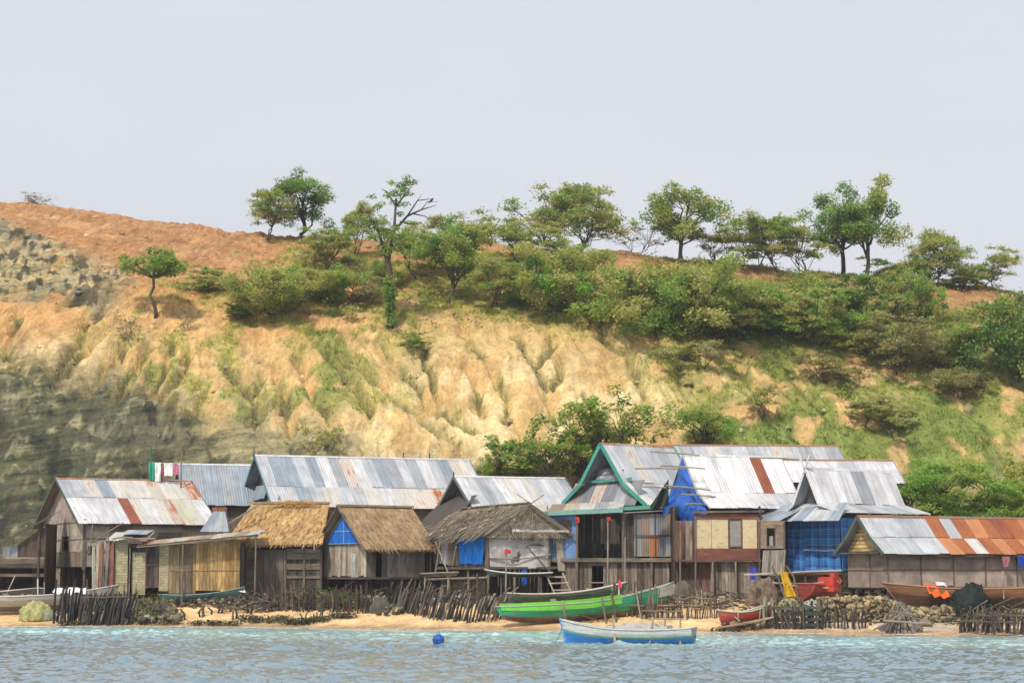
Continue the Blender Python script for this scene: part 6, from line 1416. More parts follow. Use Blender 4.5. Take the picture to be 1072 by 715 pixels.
# ---------------------------------------------------------------- boats
def boat(label, pos, L, B, D, heading, bands, inner=(.30, .26, .21), bow=.5, stern=.25, rake=.35, transom=False, pitch=0.0, roll=0.0, rim=(.5, .45, .38), seats=3, seat_c=(.33, .26, .19), keel=.18, name='boat', sink=0.0, krise=.30, group=None):
    """bow at +x; bands: (upper limit of s, colour) from keel (0) to gunwale (1)"""
    e = empty(name, Vector(pos) - Vector((0, 0, sink)), R(heading), label=label, cat='boat', group=group); e.rotation_euler = (R(roll), R(pitch), R(heading))
    n, m = 30, 10
    def st(t, s, inset=0.0):
        w_ = math.sin(math.pi * min(1, max(0, t if not transom else .28 + .72 * t))) ** .62; hb = max(.012, B / 2 * w_ - inset)
        g = D + bow * max(0, (t - .45) / .55) ** 2.2 + stern * max(0, (.4 - t) / .4) ** 2; k = D * krise * (abs(2 * t - 1) ** 3.2) * (1 if t > .5 or not transom else .5)
        k += inset * 1.2
        y = hb * (math.sin(s * math.pi / 2) ** .75); z = k + (g - k) * s
        x = (t - .5) * L + rake * s * max(0, (t - .6) / .4) ** 2 - (rake * .6 * s * max(0, (.35 - t) / .35) ** 2 if not transom else 0)
        return x, y, z
    def skin(inset, cols, flip):
        b = MB()
        for i in range(n):
            for j in range(m):
                s0, s1 = j / m, (j + 1) / m; c = cols(((s0 + s1) / 2)); t0, t1 = i / n, (i + 1) / n
                for sg in (-1, 1):
                    q = [st(t0, s0, inset), st(t1, s0, inset), st(t1, s1, inset), st(t0, s1, inset)]; q = [(a, sg * y, z) for a, y, z in q]
                    if (sg > 0) != flip: q = q[::-1]
                    b.face(q, c, [(a, z) for a, y, z in q])
        if transom:
            for j in range(m):
                s0, s1 = j / m, (j + 1) / m; p0, p1 = st(0, s0, inset), st(0, s1, inset); q = [(p0[0], p0[1], p0[2]), (p1[0], p1[1], p1[2]), (p1[0], -p1[1], p1[2]), (p0[0], -p0[1], p0[2])]
                b.face(q if not flip else q[::-1], cols((s0 + s1) / 2), [(y, z) for a, y, z in q])
        return b
    def bc(s):
        for lim, c in bands:
            if s <= lim: return c
        return bands[-1][1]
    h = skin(0, bc, False); h.build('hull', M['hull'], e)
    skin(.045, lambda s: inner, True).build('inner_hull', M['paint'], e)
    r = MB()
    for sg in (-1, 1): r.tube([(a, sg * y, z + .01) for a, y, z in (st(i / n, 1) for i in range(n + 1))], .038, rim, 6)
    if transom: a, y, z = st(0, 1); r.tube([(a, -y, z + .01), (a, y, z + .01)], .04, rim, 6)
    r.build('gunwale', M['paint'], e, True)
    for k in range(seats):
        t = .25 + .5 * k / max(1, seats - 1); a, y, z = st(t, .78); b = MB(); b.slab((a - .12, -y + .03, z), (1, 0, 0), (0, 1, 0), .24, 2 * y - .06, .035, J(seat_c, .15), 'v'); b.build('thwart', M['wood'], e)
    if keel:
        b = MB(); b.tube([(st(i / n, 0)[0], 0, st(i / n, 0)[2] - .02) for i in range(n + 1)] + [(st(1, 1)[0] + .02, 0, st(1, 1)[2] + .08)], .045, J(bands[0][1], .2), 6); b.build('keel', M['paint'], e, True)
    e['half'] = L / 2; return e, st
def part_tube(e, name, pts, r, c, mat='wood', n=6):
    b = MB(); b.tube(pts, r, c, n); return b.build(name, M[mat], e)
def sc(p): return p.y / F
WHT, BLU, LIME, GRN2, BRN, RED = (.64, .64, .62), (.035, .22, .60), (.16, .56, .05), (.03, .33, .18), (.16, .085, .05), (.42, .055, .035)
# blue and white boat afloat
Yb = 90.0; c = P(659, 660, Yb)
e, st = boat('small blue and white boat afloat in front of the beach, rope at its bow', (c.x, Yb, 0), 5.55, 1.5, .74, 165, [(.50, BLU), (.60, (.20, .40, .18)), (1, WHT)], (.52, .51, .48), bow=.42, stern=.10, rake=.25, transom=True, rim=(.50, .52, .44), seats=2, sink=.16)
b = MB()
for sg in (-1, 1):
    for a0, a1, z0, z1 in ((-1.75, .9, .74, .92), (-1.2, .25, .92, 1.04)):
        b.slab((a0, sg * .50 - .02, z0), UX, UZ, a1 - a0, z1 - z0, .035, (.56, .55, .52), 'h')
b.slab((.88, -.48, .74), (0, 1, 0), UZ, .96, .2, .035, (.55, .54, .52), 'h'); b.slab((-1.75, -.48, .74), (0, 1, 0), UZ, .96, .2, .035, (.55, .54, .52), 'h'); b.build('side_boards', M['paint'], e)
for a, y, zt_, lean in ((.55, .52, 1.36, .05), (-.98, .5, 1.3, -.14), (-1.38, -.45, 1.45, -.10), (-2.25, .4, 1.25, -.02)): part_tube(e, 'post', [(a, y, .2), (a + lean, y, zt_)], .045, (.42, .34, .25))
part_tube(e, 'crossbar', [(-.7, -.48, 1.2), (-2.4, .42, 1.22)], .03, (.4, .33, .25)); part_tube(e, 'stem_patch', [(.50, .62, .28), (.50, .60, .66)], .04, (.55, .33, .16))
b = MB(); b.slab((-2.15, -.42, .64), UX, (0, 1, 0), .75, .84, .04, (.60, .60, .58)); b.build('stern_deck', M['paint'], e)
part_tube(e, 'mooring_rope', [(2.85, 0, 1.12), (2.98, .0, .72), (3.12, 0, .35), (3.38, 0, .10)], .014, (.12, .14, .13), 'cloth'); part_tube(e, 'mooring_rope', [(2.84, 0, 1.1), (2.82, 0, .5), (2.80, .02, .12)], .012, (.12, .14, .13), 'cloth')
# long lime green boat hauled up on the sand
g = on_ground(612, 649.5); s = sc(g)
e, st = boat('long lime green and dark green wooden boat hauled up on the sand', (g.x, g.y, g.z), 172 * s, 1.6, .92, 6, [(.34, BRN), (.66, GRN2), (.70, (.50, .50, .12)), (1, GRN2)], (.16, .14, .11), bow=.72, stern=.10, rake=.5, pitch=-3.8, rim=(.33, .36, .30), seats=4, krise=.45)
L_ = 172 * s; n_ = 26
for sg in (-1, 1):
    b = MB()
    for i in range(n_):
        t0, t1 = .02 + .70 * i / n_, .02 + .70 * (i + 1) / n_
        q = []
        for t, sS in ((t0, .70), (t1, .70), (t1, 1.0), (t0, 1.0)):
            a, y, z = st(t, sS); q.append((a, sg * (y + .03), z + (.16 if sS == 1 else 0)))
        b.face(q if sg < 0 else q[::-1], J(LIME, .06), [(x, z) for x, y, z in q]); q2 = [(x, y - sg * .05, z) for x, y, z in q]; b.face(q2[::-1] if sg < 0 else q2, LIME, [(x, z) for x, y, z in q2])
    b.build('lime_strake', M['hull'], e)
b = MB(); a, y, z = st(.985, 1); a2, y2, z2 = st(.93, 1)
for sg in (-1, 1): b.slab((a2 - .2, sg * (y2 + .03), z2 - .55), (1, -sg * .18, .16), (.16, 0, 1), .95, .55, .04, (.34, .32, .28), 'h')
b.build('weathered_bow_plank', M['wood'], e)
for t in (.36, .60, .66, .80): a, y, z = st(t, 1); part_tube(e, 'prop', [(a + .1, -y - .50, g.z * 0 - .4), (a, -y - .06, z + rnd.uniform(.1, .35))], .05, J(rnd.choice(STICK), .2))
# dark boat behind it
g = on_ground(592, 633.5); s = sc(g)
e, st = boat('dark green narrow boat with white and red rim, right behind the lime green one', (g.x, g.y, g.z + .16), 118 * s, .95, .50, 4, [(.7, (.03, .075, .055)), (1, (.05, .14, .10))], bow=.42, stern=.18, rake=.35, pitch=-3, rim=(.58, .50, .46), seats=3, krise=.3)
# white and green canoe stored at the hut's floor edge
pz = P(544, 604, 118.9)
e, st = boat('white-rimmed green canoe stored under the floor edge of the palm-thatch hut', (pz.x, 118.9, pz.z), 64 * 118.9 / F, .6, .20, 177, [(.45, (.03, .06, .05)), (1, (.06, .13, .10))], bow=.22, stern=.05, rake=.25, pitch=0, rim=(.66, .68, .66), seats=2, keel=0)
for t in (.15, .8):
    a, y, z = st(t, 0); part_tube(e, 'trestle', [(a, 0, 0), (a, 0, gz(pz.x, 118.9) - pz.z - .3)], .06, (.12, .10, .08))
# teal canoe by the golden shed
g = on_ground(210, 632); s = sc(g)
e, st = boat('weathered teal canoe lying in front of the golden board wall', (g.x, g.y, g.z + .12), 80 * s, .8, .42, 5, [(.75, (.05, .15, .17)), (1, (.12, .26, .27))], (.13, .12, .1), bow=.28, stern=.12, rake=.3, rim=(.22, .30, .28), seats=2, pitch=-3)
g = on_ground(218, 631.5, 100); s = sc(g)
e, st = boat('dark upturned-looking canoe right behind the weathered teal one', (g.x, g.y + 1.0, g.z + .30), 66 * s, .75, .36, 3, [(1, (.085, .08, .07))], (.07, .065, .06), bow=.2, stern=.15, rake=.2, rim=(.16, .15, .13), seats=1, pitch=-3)
e['label'] = 'dark grey canoe right behind the weathered teal one'
b = MB(); p = e.location + Vector((1.45, -.1, .52)); drape('cloth', p + Vector((-.65, -.2, .16)), p + Vector((.5, -.2, .10)), p + Vector((-.75, -.75, -.12)), p + Vector((.7, -.7, -.16)), 'cloth', (.70, .69, .66), None, 1.2, .06, 12, 10, seed=4, label='white cloth bundle on the end of the dark grey canoe', cat='cloth')
# pale grey boat under the patched house
pz = P(40, 627, 121.5); zz = gz(pz.x, 121.5)
e, st = boat('long pale grey boat lying before the dark lean-to at the left edge', (pz.x, 121.5, zz + .15), 150 * 121.5 / F, 1.5, .80, 3, [(.25, (.16, .14, .13)), (1, (.47, .45, .43))], (.20, .17, .15), bow=.45, stern=.2, rake=.5, pitch=-2, rim=(.56, .54, .5), seats=3)
part_tube(e, 'frame_post', [(.1, -.55, .6), (.1, -.55, 1.75)], .04, (.62, .62, .6), 'paint'); part_tube(e, 'frame_post', [(.45, -.5, .6), (.45, -.5, 1.55)], .035, (.45, .38, .33)); part_tube(e, 'frame_rail', [(-3.2, -.6, 1.05), (.1, -.55, 1.25), (.5, -.5, 1.2)], .03, (.55, .52, .48)); part_tube(e, 'leaning_oar', [(-1.9, -.5, .5), (-1.2, -.4, 2.0)], [.04, .03], (.5, .42, .33))
for dx, cc, lab in ((1.5, (.74, .74, .73), 'white bundle on the pale grey boat, nearest its upright frame'), (2.3, (.70, .70, .71), 'white bundle on the pale grey boat, nearest its tip')):
    p = e.location + Vector((dx, -.35, .95 + .05 * dx)); drape('cloth', p + Vector((-.5, .1, .22)), p + Vector((.5, .1, .16)), p + Vector((-.55, -.35, -.10)), p + Vector((.55, -.35, -.12)), 'cloth', cc, None, 1.6, .07, 12, 8, seed=dx, label=lab, cat='cloth')
# red canoe on the sand
g = on_ground(781, 656); s = sc(g)
e, st = boat('red canoe with white ropes on the sand beside the dark fence', (g.x, g.y, g.z + .05), 54 * s, .95, .70, 14, [(.3, (.25, .06, .045)), (1, RED)], (.3, .25, .18), bow=.40, stern=.2, rake=.3, pitch=-4, rim=(.45, .47, .38), seats=1)
for t in (.3, .74):
    pts = [st(t, k / 6) for k in range(7)]; part_tube(e, 'rope', [(a, -y - .03, z) for a, y, z in pts[::-1]], .022, (.66, .62, .56), 'cloth')
part_tube(e, 'outrigger_float', [(-2.0, -1.0, .05), (0, -1.05, .22), (1.9, -1.0, .45)], [.05, .075, .05], (.40, .27, .17)); part_tube(e, 'outrigger_arm', [(-.7, -1.1, .3), (-.7, .5, .75)], .035, (.3, .24, .18)); part_tube(e, 'mast_stub', [(-.5, 0, .4), (-.8, -.1, 1.6)], .03, (.33, .29, .24))
# red boat end-on, with bamboo outrigger poles
g = on_ground(862, 634); s = sc(g); zz = P(858, 628, g.y).z
e, st = boat('red boat seen end-on under the plaid curtains, bamboo poles across it', (g.x, g.y + 1.2, max(g.z, zz - .1)), 4.6, 1.75, .85, 58, [(.25, (.30, .05, .04)), (1, (.47, .06, .035))], (.33, .10, .07), bow=.3, stern=.1, transom=True, rim=(.45, .10, .06), seats=2)
b = MB(); b.slab((-1.3, -.45, .55), UX, UZ, .7, .75, .9, (.55, .05, .03)); b.slab((-.4, -.75, .7), UX, UZ, .5, .8, .25, (.58, .06, .03)); b.build('engine_box', M['paint'], e)
gb = e.location
def pole(label, pts, r, c, cat='pole', name='bamboo_pole', group=None, mat='wood'):
    b = MB(); b.tube(pts, r, c, 6); return b.build(name, M[mat], None, label=label, cat=cat, group=group)
Yp = gb.y - 1.6
pole('long level bamboo pole in front of the plaid curtain, topmost of the crossing poles', [P(779, 601.5, Yp), P(815, 600, Yp), P(850, 598, Yp), P(881, 597, Yp)], .045, (.52, .47, .40))
pole('bamboo pole crossing the yellow sheet, second from the top of the crossing poles', [P(809, 610, Yp - .1), P(845, 611, Yp), P(878, 608.5, Yp + .2)], .04, (.50, .42, .32))
pole('bamboo pole just above the red boat, lowest of the crossing poles', [P(826, 612.5, Yp - .2), P(850, 614, Yp - .2), P(872, 616, Yp)], .04, (.55, .46, .35))
pole('dark leaning pole at the left edge of the yellow sheet', [P(808, 592, Yp - .3), P(815, 606, Yp - .3), P(824, 632, Yp - .3)], .05, (.20, .18, .16))
pole('dark leaning pole at the right edge of the yellow sheet', [P(823, 592, Yp - .25), P(831, 604, Yp - .25), P(836, 630, Yp - .25)], .05, (.22, .18, .13))
drape('yellow_sheet', P(816.5, 598, Yp - .15), P(824.5, 598.5, Yp - .1), P(822, 625, Yp - .15), P(833, 624, Yp - .1), 'cloth', (.66, .42, .02), None, 1.4, .12, 14, 16, seed=7, out=(0, -1, 0), label='yellow plastic sheet hung between two leaning poles beside the red boat', cat='sheet')
drape('cloth', P(785, 594, Yp + .8), P(792, 594, Yp + .8), P(786, 607, Yp + .8), P(791, 606, Yp + .8), 'cloth', (.05, .06, .42), None, 1.4, .06, 8, 8, seed=8, out=(0, -1, 0), label='dark blue cloth hung at the corner of the plank wall below the cream panels', cat='cloth')
# brown wooden boat with nets at the right
g = on_ground(1010, 641); s = sc(g)
e, st = boat('long brown wooden boat drawn up before the woven-bamboo house at the right edge', (P(1022, 640, g.y).x, g.y, g.z + .10), 158 * s, 1.7, 1.05, 181, [(.55, (.13, .07, .045)), (.62, (.09, .05, .035)), (1, (.27, .13, .06))], (.20, .13, .09), bow=.40, stern=.05, rake=.9, pitch=1, rim=(.36, .20, .10), seats=4, krise=.25)
for t in (.2, .34): a, y, z = st(t, 1); part_tube(e, 'stanchion', [(a, y, z - .5), (a, y, z + .9)], .04, (.42, .32, .22))
BO = e
def heap(name, label, cat, px, row, w_, h_, c, seed, dy=0, base=None, spiky=.10, mat='cloth'):
    g = on_ground(px, row); s = sc(g); v, f = ico(); rng = np.random.default_rng(seed)
    V = [Vector(p) for p in v]; F_ = [tuple(q) for q in f]
    for _ in range(3):
        mid = {}; nf = []
        def m_(i, j):
            k = (min(i, j), max(i, j))
            if k not in mid: V.append(((V[i] + V[j]) / 2).normalized()); mid[k] = len(V) - 1
            return mid[k]
        for a, b_, c_ in F_: x, y, z = m_(a, b_), m_(b_, c_), m_(c_, a); nf += [(a, x, z), (b_, y, x), (c_, z, y), (x, y, z)]
        F_ = nf
    A = np.array([tuple(p) for p in V]); d = 1 + .13 * noise(A[:, 0] * 2 + seed, A[:, 1] * 2 + A[:, 2] * 1.7, seed) + spiky * noise(A[:, 0] * 6 + A[:, 2] * 4, A[:, 1] * 6 + seed, seed + 1) + spiky * .6 * noise(A[:, 0] * 13 + A[:, 2] * 9, A[:, 1] * 13 + A[:, 2] * 5, seed + 2)
    A = A * d[:, None]; A[:, 2] = np.maximum(A[:, 2], -.12)
    A *= np.array([w_ * s / 2, w_ * s / 2 * .8, h_ * s / 1.05]); o = Vector((g.x, g.y + dy, (g.z if base is None else base)))
    cc = np.array(c)[None] * rng.uniform(.75, 1.3, (len(F_), 1))
    me = np_mesh(name, A + np.array(o), np.array(F_), cc, True); me.materials.append(M[mat]); return tag(link(name, me), label, cat)
heap('net_heap', 'dark green fishing net heaped over the middle of the brown boat', 'fishing net', 1012, 642, 40, 30, (.014, .022, .020), 25, -.75, spiky=.24)
heap('net_bundle', 'round dark net bundle on the brown boat beside the orange sheet', 'fishing net', 996, 640, 22, 28, (.06, .055, .045), 4, -.45)
p = P(979, 613, BO.location.y - .55); drape('orange_sheet', p + Vector((-.5, .15, .12)), p + Vector((.55, .15, .02)), p + Vector((-.42, -.45, -.45)), p + Vector((.62, -.4, -.62)), 'cloth', (.75, .12, .02), None, 2.2, .12, 18, 14, seed=6, out=(0, -1, 0), label='crumpled orange sheet over the bow side of the brown boat', cat='sheet')
p = P(983, 611, BO.location.y - .4); drape('cloth', p + Vector((-.22, 0, .12)), p + Vector((.3, 0, .05)), p + Vector((-.2, -.3, -.05)), p + Vector((.32, -.3, -.12)), 'cloth', (.58, .60, .62), None, 1.2, .04, 8, 6, seed=16, label='pale cloth lying on the orange sheet', cat='cloth')
heap('net_heap', 'yellow-green net heap on the sand at the far left', 'fishing net', 38, 648, 34, 19, (.33, .32, .14), 5, spiky=.22)
heap('net_heap', 'grey-green net heap at the right foot of the yellow-green one', 'fishing net', 50, 648, 20, 11, (.24, .25, .17), 6, -.2)
heap('net_heap', 'tall brown net heap below the leaning screen of the plaid-walled house', 'fishing net', 800, 634, 36, 28, (.155, .115, .085), 7, .3, spiky=.22)
heap('net_heap', 'small tan net heap on the dark fence near the red boat', 'fishing net', 826, 640, 26, 14, (.30, .28, .17), 8, 0)
heap('net_heap', 'pale grey net heap between the dark fence and the stone wall', 'fishing net', 852, 640, 26, 13, (.38, .38, .34), 9, .3)
heap('net_heap', 'brown net heap at the raised end of the lime green boat', 'fishing net', 715, 628, 26, 20, (.10, .085, .065), 10, .2)
heap('net_heap', 'dark net heap beneath the blue gable house', 'fishing net', 398, 640, 22, 15, (.085, .085, .07), 11, 0)
heap('net_heap', 'dull green net heap beside the stakes in front of the palm-thatch hut', 'fishing net', 512, 640, 24, 17, (.15, .16, .12), 12, -.3)
heap('net_heap', 'heap of tan nets at the corner of the block-walled shed', 'fishing net', 176, 630, 26, 18, (.34, .29, .16), 13, 0)

# ---------------------------------------------------------------- stake fences
def stake_fence(label, path, n, hpx, lean=.0, cols=DARKWOOD, r=.055, var=.3, rails=(), depth=.0, curve=.0, name='stake_fence', cat='fence', rc=(.2, .16, .12)):
    pts = [on_ground(px, row) for px, row in path]; o = pts[0]
    e = empty(name, o, 0, label=label, cat=cat); cum = [0]
    for a, b in zip(pts, pts[1:]): cum.append(cum[-1] + (b - a).length)
    def at(t):
        d = t * cum[-1]
        for i in range(len(pts) - 1):
            if d <= cum[i + 1] + 1e-6: return pts[i].lerp(pts[i + 1], (d - cum[i]) / max(1e-6, cum[i + 1] - cum[i]))
        return pts[-1]
    for i in range(n):
        t = (i + rnd.uniform(.15, .85)) / n; p = at(t); y = p.y + rnd.uniform(-.5, .5) * depth; z = gz(p.x, y); h = hpx * p.y / F * rnd.uniform(1 - var, 1 + var * .6)
        b = MB(); l = lean + rnd.gauss(0, .10); k = rnd.gauss(0, .05)
        b.tube([Vector((p.x, y, z - .2)) - o, Vector((p.x + l * h * .5 + k, y + rnd.gauss(0, .04), z + h * .5)) - o, Vector((p.x + l * h, y + rnd.gauss(0, .07), z + h)) - o], [r * rnd.uniform(.8, 1.25), r * .95, r * rnd.uniform(.45, .85)], J(rnd.choice(cols), .25), 6)
        b.build('stake', M['wood'], e)
    for zf_, t0, t1 in rails:
        b = MB(); q = []
        for k in range(7):
            t = t0 + (t1 - t0) * k / 6; p = at(t); q.append(Vector((p.x, p.y - .10 - depth * .3, gz(p.x, p.y) + zf_ * p.y / F + rnd.gauss(0, .03))) - o)
        b.tube(q, .045, J(rc, .2), 6); b.build('rail', M['wood'], e)
    return e
TAR = [(.040, .040, .042), (.060, .055, .052), (.030, .032, .036), (.085, .075, .065)]
MIX = TAR + STICK[:3]
stake_fence('sparse black stakes of uneven height at the left waterline', [(56, 651), (82, 652)], 12, 36, .10, TAR, .075, .45, depth=.8)
stake_fence('dense black palisade leaning right below the patched house', [(82, 653), (110, 654), (136, 653)], 62, 31, .22, TAR, .05, .14, rails=((28, .05, .97),), depth=.5, rc=(.1, .085, .07))
stake_fence('pointed grey stakes standing behind the black palisade', [(82, 641), (150, 640)], 18, 27, .04, STICK, .06, .4, depth=.6)
stake_fence('low dark stakes along the foot of the thatched houses', [(276, 638), (330, 639.5), (392, 641)], 64, 24, .0, TAR + DARKWOOD, .05, .4, depth=.6)
stake_fence('long thick palisade of leaning stakes below the palm-thatch hut', [(400, 638), (425, 641), (455, 648), (490, 650.5), (524, 649)], 98, 30, .32, TAR + MIX + [(.16, .145, .13)], .05, .28, depth=.9)
stake_fence('rail of thin stakes on the sand behind the blue and white boat', [(672, 648), (700, 647.5), (735, 648), (757, 647)], 34, 19, .0, DARKWOOD + STICK, .04, .45, rails=((8, .0, .5), (14, .2, .75)), depth=.3)
stake_fence('short row of grey posts propped along the lime green boat', [(640, 644), (668, 646), (690, 646)], 12, 30, .0, STICK, .05, .4, rails=((12, .0, .8),), depth=.5)
stake_fence('tangle of thin stakes in the sand below the maroon and cream wall', [(704, 636), (760, 637)], 20, 17, .0, STICK, .035, .5, rails=((9, .1, .8),), depth=1.2)
stake_fence('dark stakes bristling along the waterline at the right edge', [(1003, 661), (1040, 662), (1078, 663)], 52, 22, .06, TAR + DARKWOOD + STICK[:2], .05, .5, rails=((11, .0, .7), (18, .2, 1)), depth=1.0, rc=(.10, .085, .07))
stake_fence('thin dark posts standing before the yellow stone wall', [(858, 657), (885, 658), (908, 658)], 14, 26, .0, TAR + DARKWOOD, .05, .3, depth=.3)
stake_fence('black stumps lined up at the waterline left of the dark plank fence', [(744, 660), (772, 661)], 10, 5, .0, TAR, .07, .4)
# plank fence in front of the red boat
pts = [on_ground(800, 657), on_ground(862, 658)]; e = empty('plank_fence', pts[0], 0, label='dark plank fence with a stout lichen-grey post in front of the red boat', cat='fence'); o = pts[0]; d = pts[1] - pts[0]; d.z = 0; L = d.length; d.normalize()
for t, h_, c, r in ((.03, 1.55, (.27, .26, .17), .14), (.14, 1.5, (.25, .22, .16), .11), (.30, 1.1, (.05, .055, .05), .07), (.42, 1.25, (.045, .05, .045), .07), (.52, 1.35, (.14, .13, .10), .10), (.66, 1.2, (.05, .05, .045), .07), (.82, 1.35, (.04, .05, .045), .08), (.97, 1.4, (.07, .065, .055), .08)):
    p = d * L * t; b = MB(); b.tube([p + Vector((0, 0, -.3)), p + Vector((rnd.gauss(0, .05), 0, h_ * .5)), p + Vector((rnd.gauss(0, .05), 0, h_))], [r * 1.05, r, r * .85], c, 7); b.build('post', M['wood'], e)
for z, t0, t1, hh, c in ((.15, .08, .98, .2, (.05, .055, .05)), (.42, .06, .60, .22, (.04, .05, .05)), (.70, .30, .99, .2, (.055, .06, .055)), (1.0, .10, .5, .16, (.12, .12, .1)), (1.05, .62, .99, .16, (.10, .11, .09)), (.42, .66, .98, .18, (.035, .05, .05))):
    b = MB(); b.beam(d * L * t0 + Vector((0, -.1, z)), d * L * t1 + Vector((0, -.1, z + rnd.gauss(0, .04))), .04, hh, c); b.build('board', M['wood'], e)
for t in np.linspace(.06, .97, 46):
    b = MB(); p = d * L * t; h_ = rnd.uniform(.5, 1.15); k_ = rnd.choice((.12, -.2, -.16)); b.tube([p + Vector((0, k_, -.2)), p + Vector((rnd.gauss(0, .16), k_, h_))], [.045, .03], J(rnd.choice(TAR + DARKWOOD), .2), 5); b.build('stake', M['wood'], e)
# yellow dry-stone retaining wall
def stone_wall():
    rng = np.random.default_rng(8); a, c = on_ground(858, 653), on_ground(1000, 652); n = 1100; t = rng.random(n); h = rng.random(n) ** .8
    X = a.x + (c.x - a.x) * t; Y = a.y + (c.y - a.y) * t + rng.uniform(0, .5, n) + h * .35; top = 1.15 * (1 - .45 * sst(.45, .75, t)); Z = ground_z(X, Y) + h * top
    pal = np.array([(.46, .36, .19), (.40, .31, .18), (.34, .28, .2), (.52, .42, .24), (.30, .24, .16)])
    stones('stone_wall', np.stack([X, Y, Z], -1), rng.uniform(.05, .15, n), pal[rng.integers(5, size=n)] * rng.uniform(.35, .95, (n, 1)), rng, label='yellow dry-stone retaining wall between the red boat and the stick cone', cat='wall')
stone_wall()
# cone of stacked sticks
g = on_ground(945, 660); s = sc(g); e = empty('stick_pile', g, 0, label='cone-shaped pile of grey driftwood sticks at the waterline', cat='stick pile')
for k in range(64):
    a = rnd.uniform(0, 6.283); rr = rnd.uniform(.75, 1.22); h_ = 27 * s * rnd.uniform(.75, 1.1); b = MB(); x, y = math.cos(a) * rr, math.sin(a) * rr * .8
    b.tube([(x, y, gz(g.x + x, g.y + y) - g.z - .1), (x * .5, y * .5, h_ * .55), (rnd.gauss(-.1, .14), rnd.gauss(0, .1), h_)], [.05, .045, .03], J(rnd.choice([(.25, .22, .19), (.18, .155, .135), (.32, .28, .24), (.13, .11, .1)]), .2), 6); b.build('stick', M['wood'], e)
for p, q in (((-1.35, -.9, .1), (.3, -.7, 1.15)), ((-1.1, -.95, .5), (1.2, -.85, .35)), ((-.7, -.8, .95), (.5, -.7, .75)), ((-1.6, -1.0, .05), (-.6, -.8, .55))): part_tube(e, 'stick', [p, q], .05, J((.27, .24, .2), .2))
# ladder of the palm-thatch hut
a, c = P(571.5, 600, 119.2), P(584, 621, 117.6); e = empty('ladder', (c.x, c.y, gz(c.x, c.y)), 0, label='crude wooden ladder below the door of the palm-thatch hut', cat='ladder'); o = e.location; wv = Vector((.95, 0, 0)); c.z = gz(c.x, c.y)
part_tube(e, 'rail', [c - o, a - o], .045, (.36, .31, .25)); part_tube(e, 'rail', [c + wv - o, a + wv - o], .045, (.34, .29, .23))
for k in range(4):
    p = c.lerp(a, .15 + .24 * k); part_tube(e, 'rung', [p - Vector((.08, 0, 0)) - o, p + wv + Vector((.08, 0, rnd.gauss(0, .03))) - o], .045, (.42, .36, .28))
# poles with red tops, little flags
def flagpole(label, px, r0, r1, Y, flag, fw, fh, c=(.35, .29, .23), top=True):
    a = P(px, r0, Y); z = gz(a.x, Y); e = empty('pole', (a.x, Y, z), 0, label=label, cat='pole'); t = P(px, r1, Y).z - z; part_tube(e, 'shaft', [(0, 0, -.3), (.03, 0, t * .5), (.05, 0, t)], [.06, .05, .04], c)
    drape('flag', (.05 - fw * .3, -.06, t + .02), (.05 + fw * .7, -.06, t - .03), (.05 - fw * .3, -.08, t - fh), (.05 + fw * .75, -.08, t - fh * .8), 'cloth', flag, e, 1.2, .05, 8, 6, seed=px, out=(0, -1, 0)); return e
flagpole('tall grey pole with a red cloth tip in front of the dark porch', 636, 640, 541, 119.5, (.50, .04, .03), .20, .24)
flagpole('pole with a red cloth tied to its top beside the blue porch wall', 603, 640, 541, 121.8, (.42, .05, .035), .22, .40, (.26, .2, .17))
flagpole('pole with a bright red cloth bunched on top by the lime green boat', 529, 648, 575, 113.5, (.60, .05, .03), .34, .24, (.30, .28, .25))
flagpole('short stick with a pink flag above the raised rim of the dark green boat', 647.5, 630, 608, 113.6, (.80, .06, .16), .16, .42, (.55, .5, .45))
flagpole('thin bare grey pole in the porch', 654, 640, 562, 119.8, (.28, .23, .19), .06, .1)
p = P(525, 634, 112.5); drape('cloth', p + Vector((-.30, 0, .14)), p + Vector((.42, 0, .12)), p + Vector((-.32, -.1, -.2)), p + Vector((.44, -.1, -.16)), 'cloth', (.78, .10, .16), None, 1.2, .05, 8, 6, seed=31, out=(0, -1, 0), label='pinkish red cloth hanging at the left tip of the lime green boat', cat='cloth')
drape('cloth', P(546, 596.5, 119.6), P(551.5, 596.5, 119.6), P(546, 613, 119.6), P(551.5, 612, 119.6), 'cloth', (.03, .12, .45), None, 1, .05, 8, 8, seed=32, out=(0, -1, 0), label='blue cloth hanging below the grey tarpaulin of the palm-thatch hut', cat='cloth')
# buoy
Y = 87.5; c = P(459, 671, Y); e = empty('buoy', (c.x, Y, .12), 0, label='round blue buoy floating alone on the water', cat='buoy'); r = 6.2 * Y / F
b = MB(); prof = [(math.sin(math.pi * k / 12) * r * (1 + .015 * math.cos(8 * k)), -math.cos(math.pi * k / 12) * r * .98 + .12) for k in range(13)]
for k in range(12):
    for q in range(20):
        a0, a1 = 2 * math.pi * q / 20, 2 * math.pi * (q + 1) / 20; (r0, z0), (r1, z1) = prof[k], prof[k + 1]
        b.face([(r0 * math.cos(a0), r0 * math.sin(a0), z0), (r0 * math.cos(a1), r0 * math.sin(a1), z0), (r1 * math.cos(a1), r1 * math.sin(a1), z1), (r1 * math.cos(a0), r1 * math.sin(a0), z1)], (.015, .10, .42), [(q * .1, k * .1)] * 4)
b.build('float', M['paint'], e, True)
part_tube(e, 'seam_band', [(math.cos(a) * r * 1.0, math.sin(a) * r * 1.0, .12) for a in np.linspace(0, 6.2832, 25)], .012, (.02, .07, .28), 'paint'); part_tube(e, 'eye', [(math.cos(a) * .06, 0, .12 + r + .02 + math.sin(a) * .06) for a in np.linspace(0, 6.2832, 13)], .014, (.02, .08, .3), 'paint')
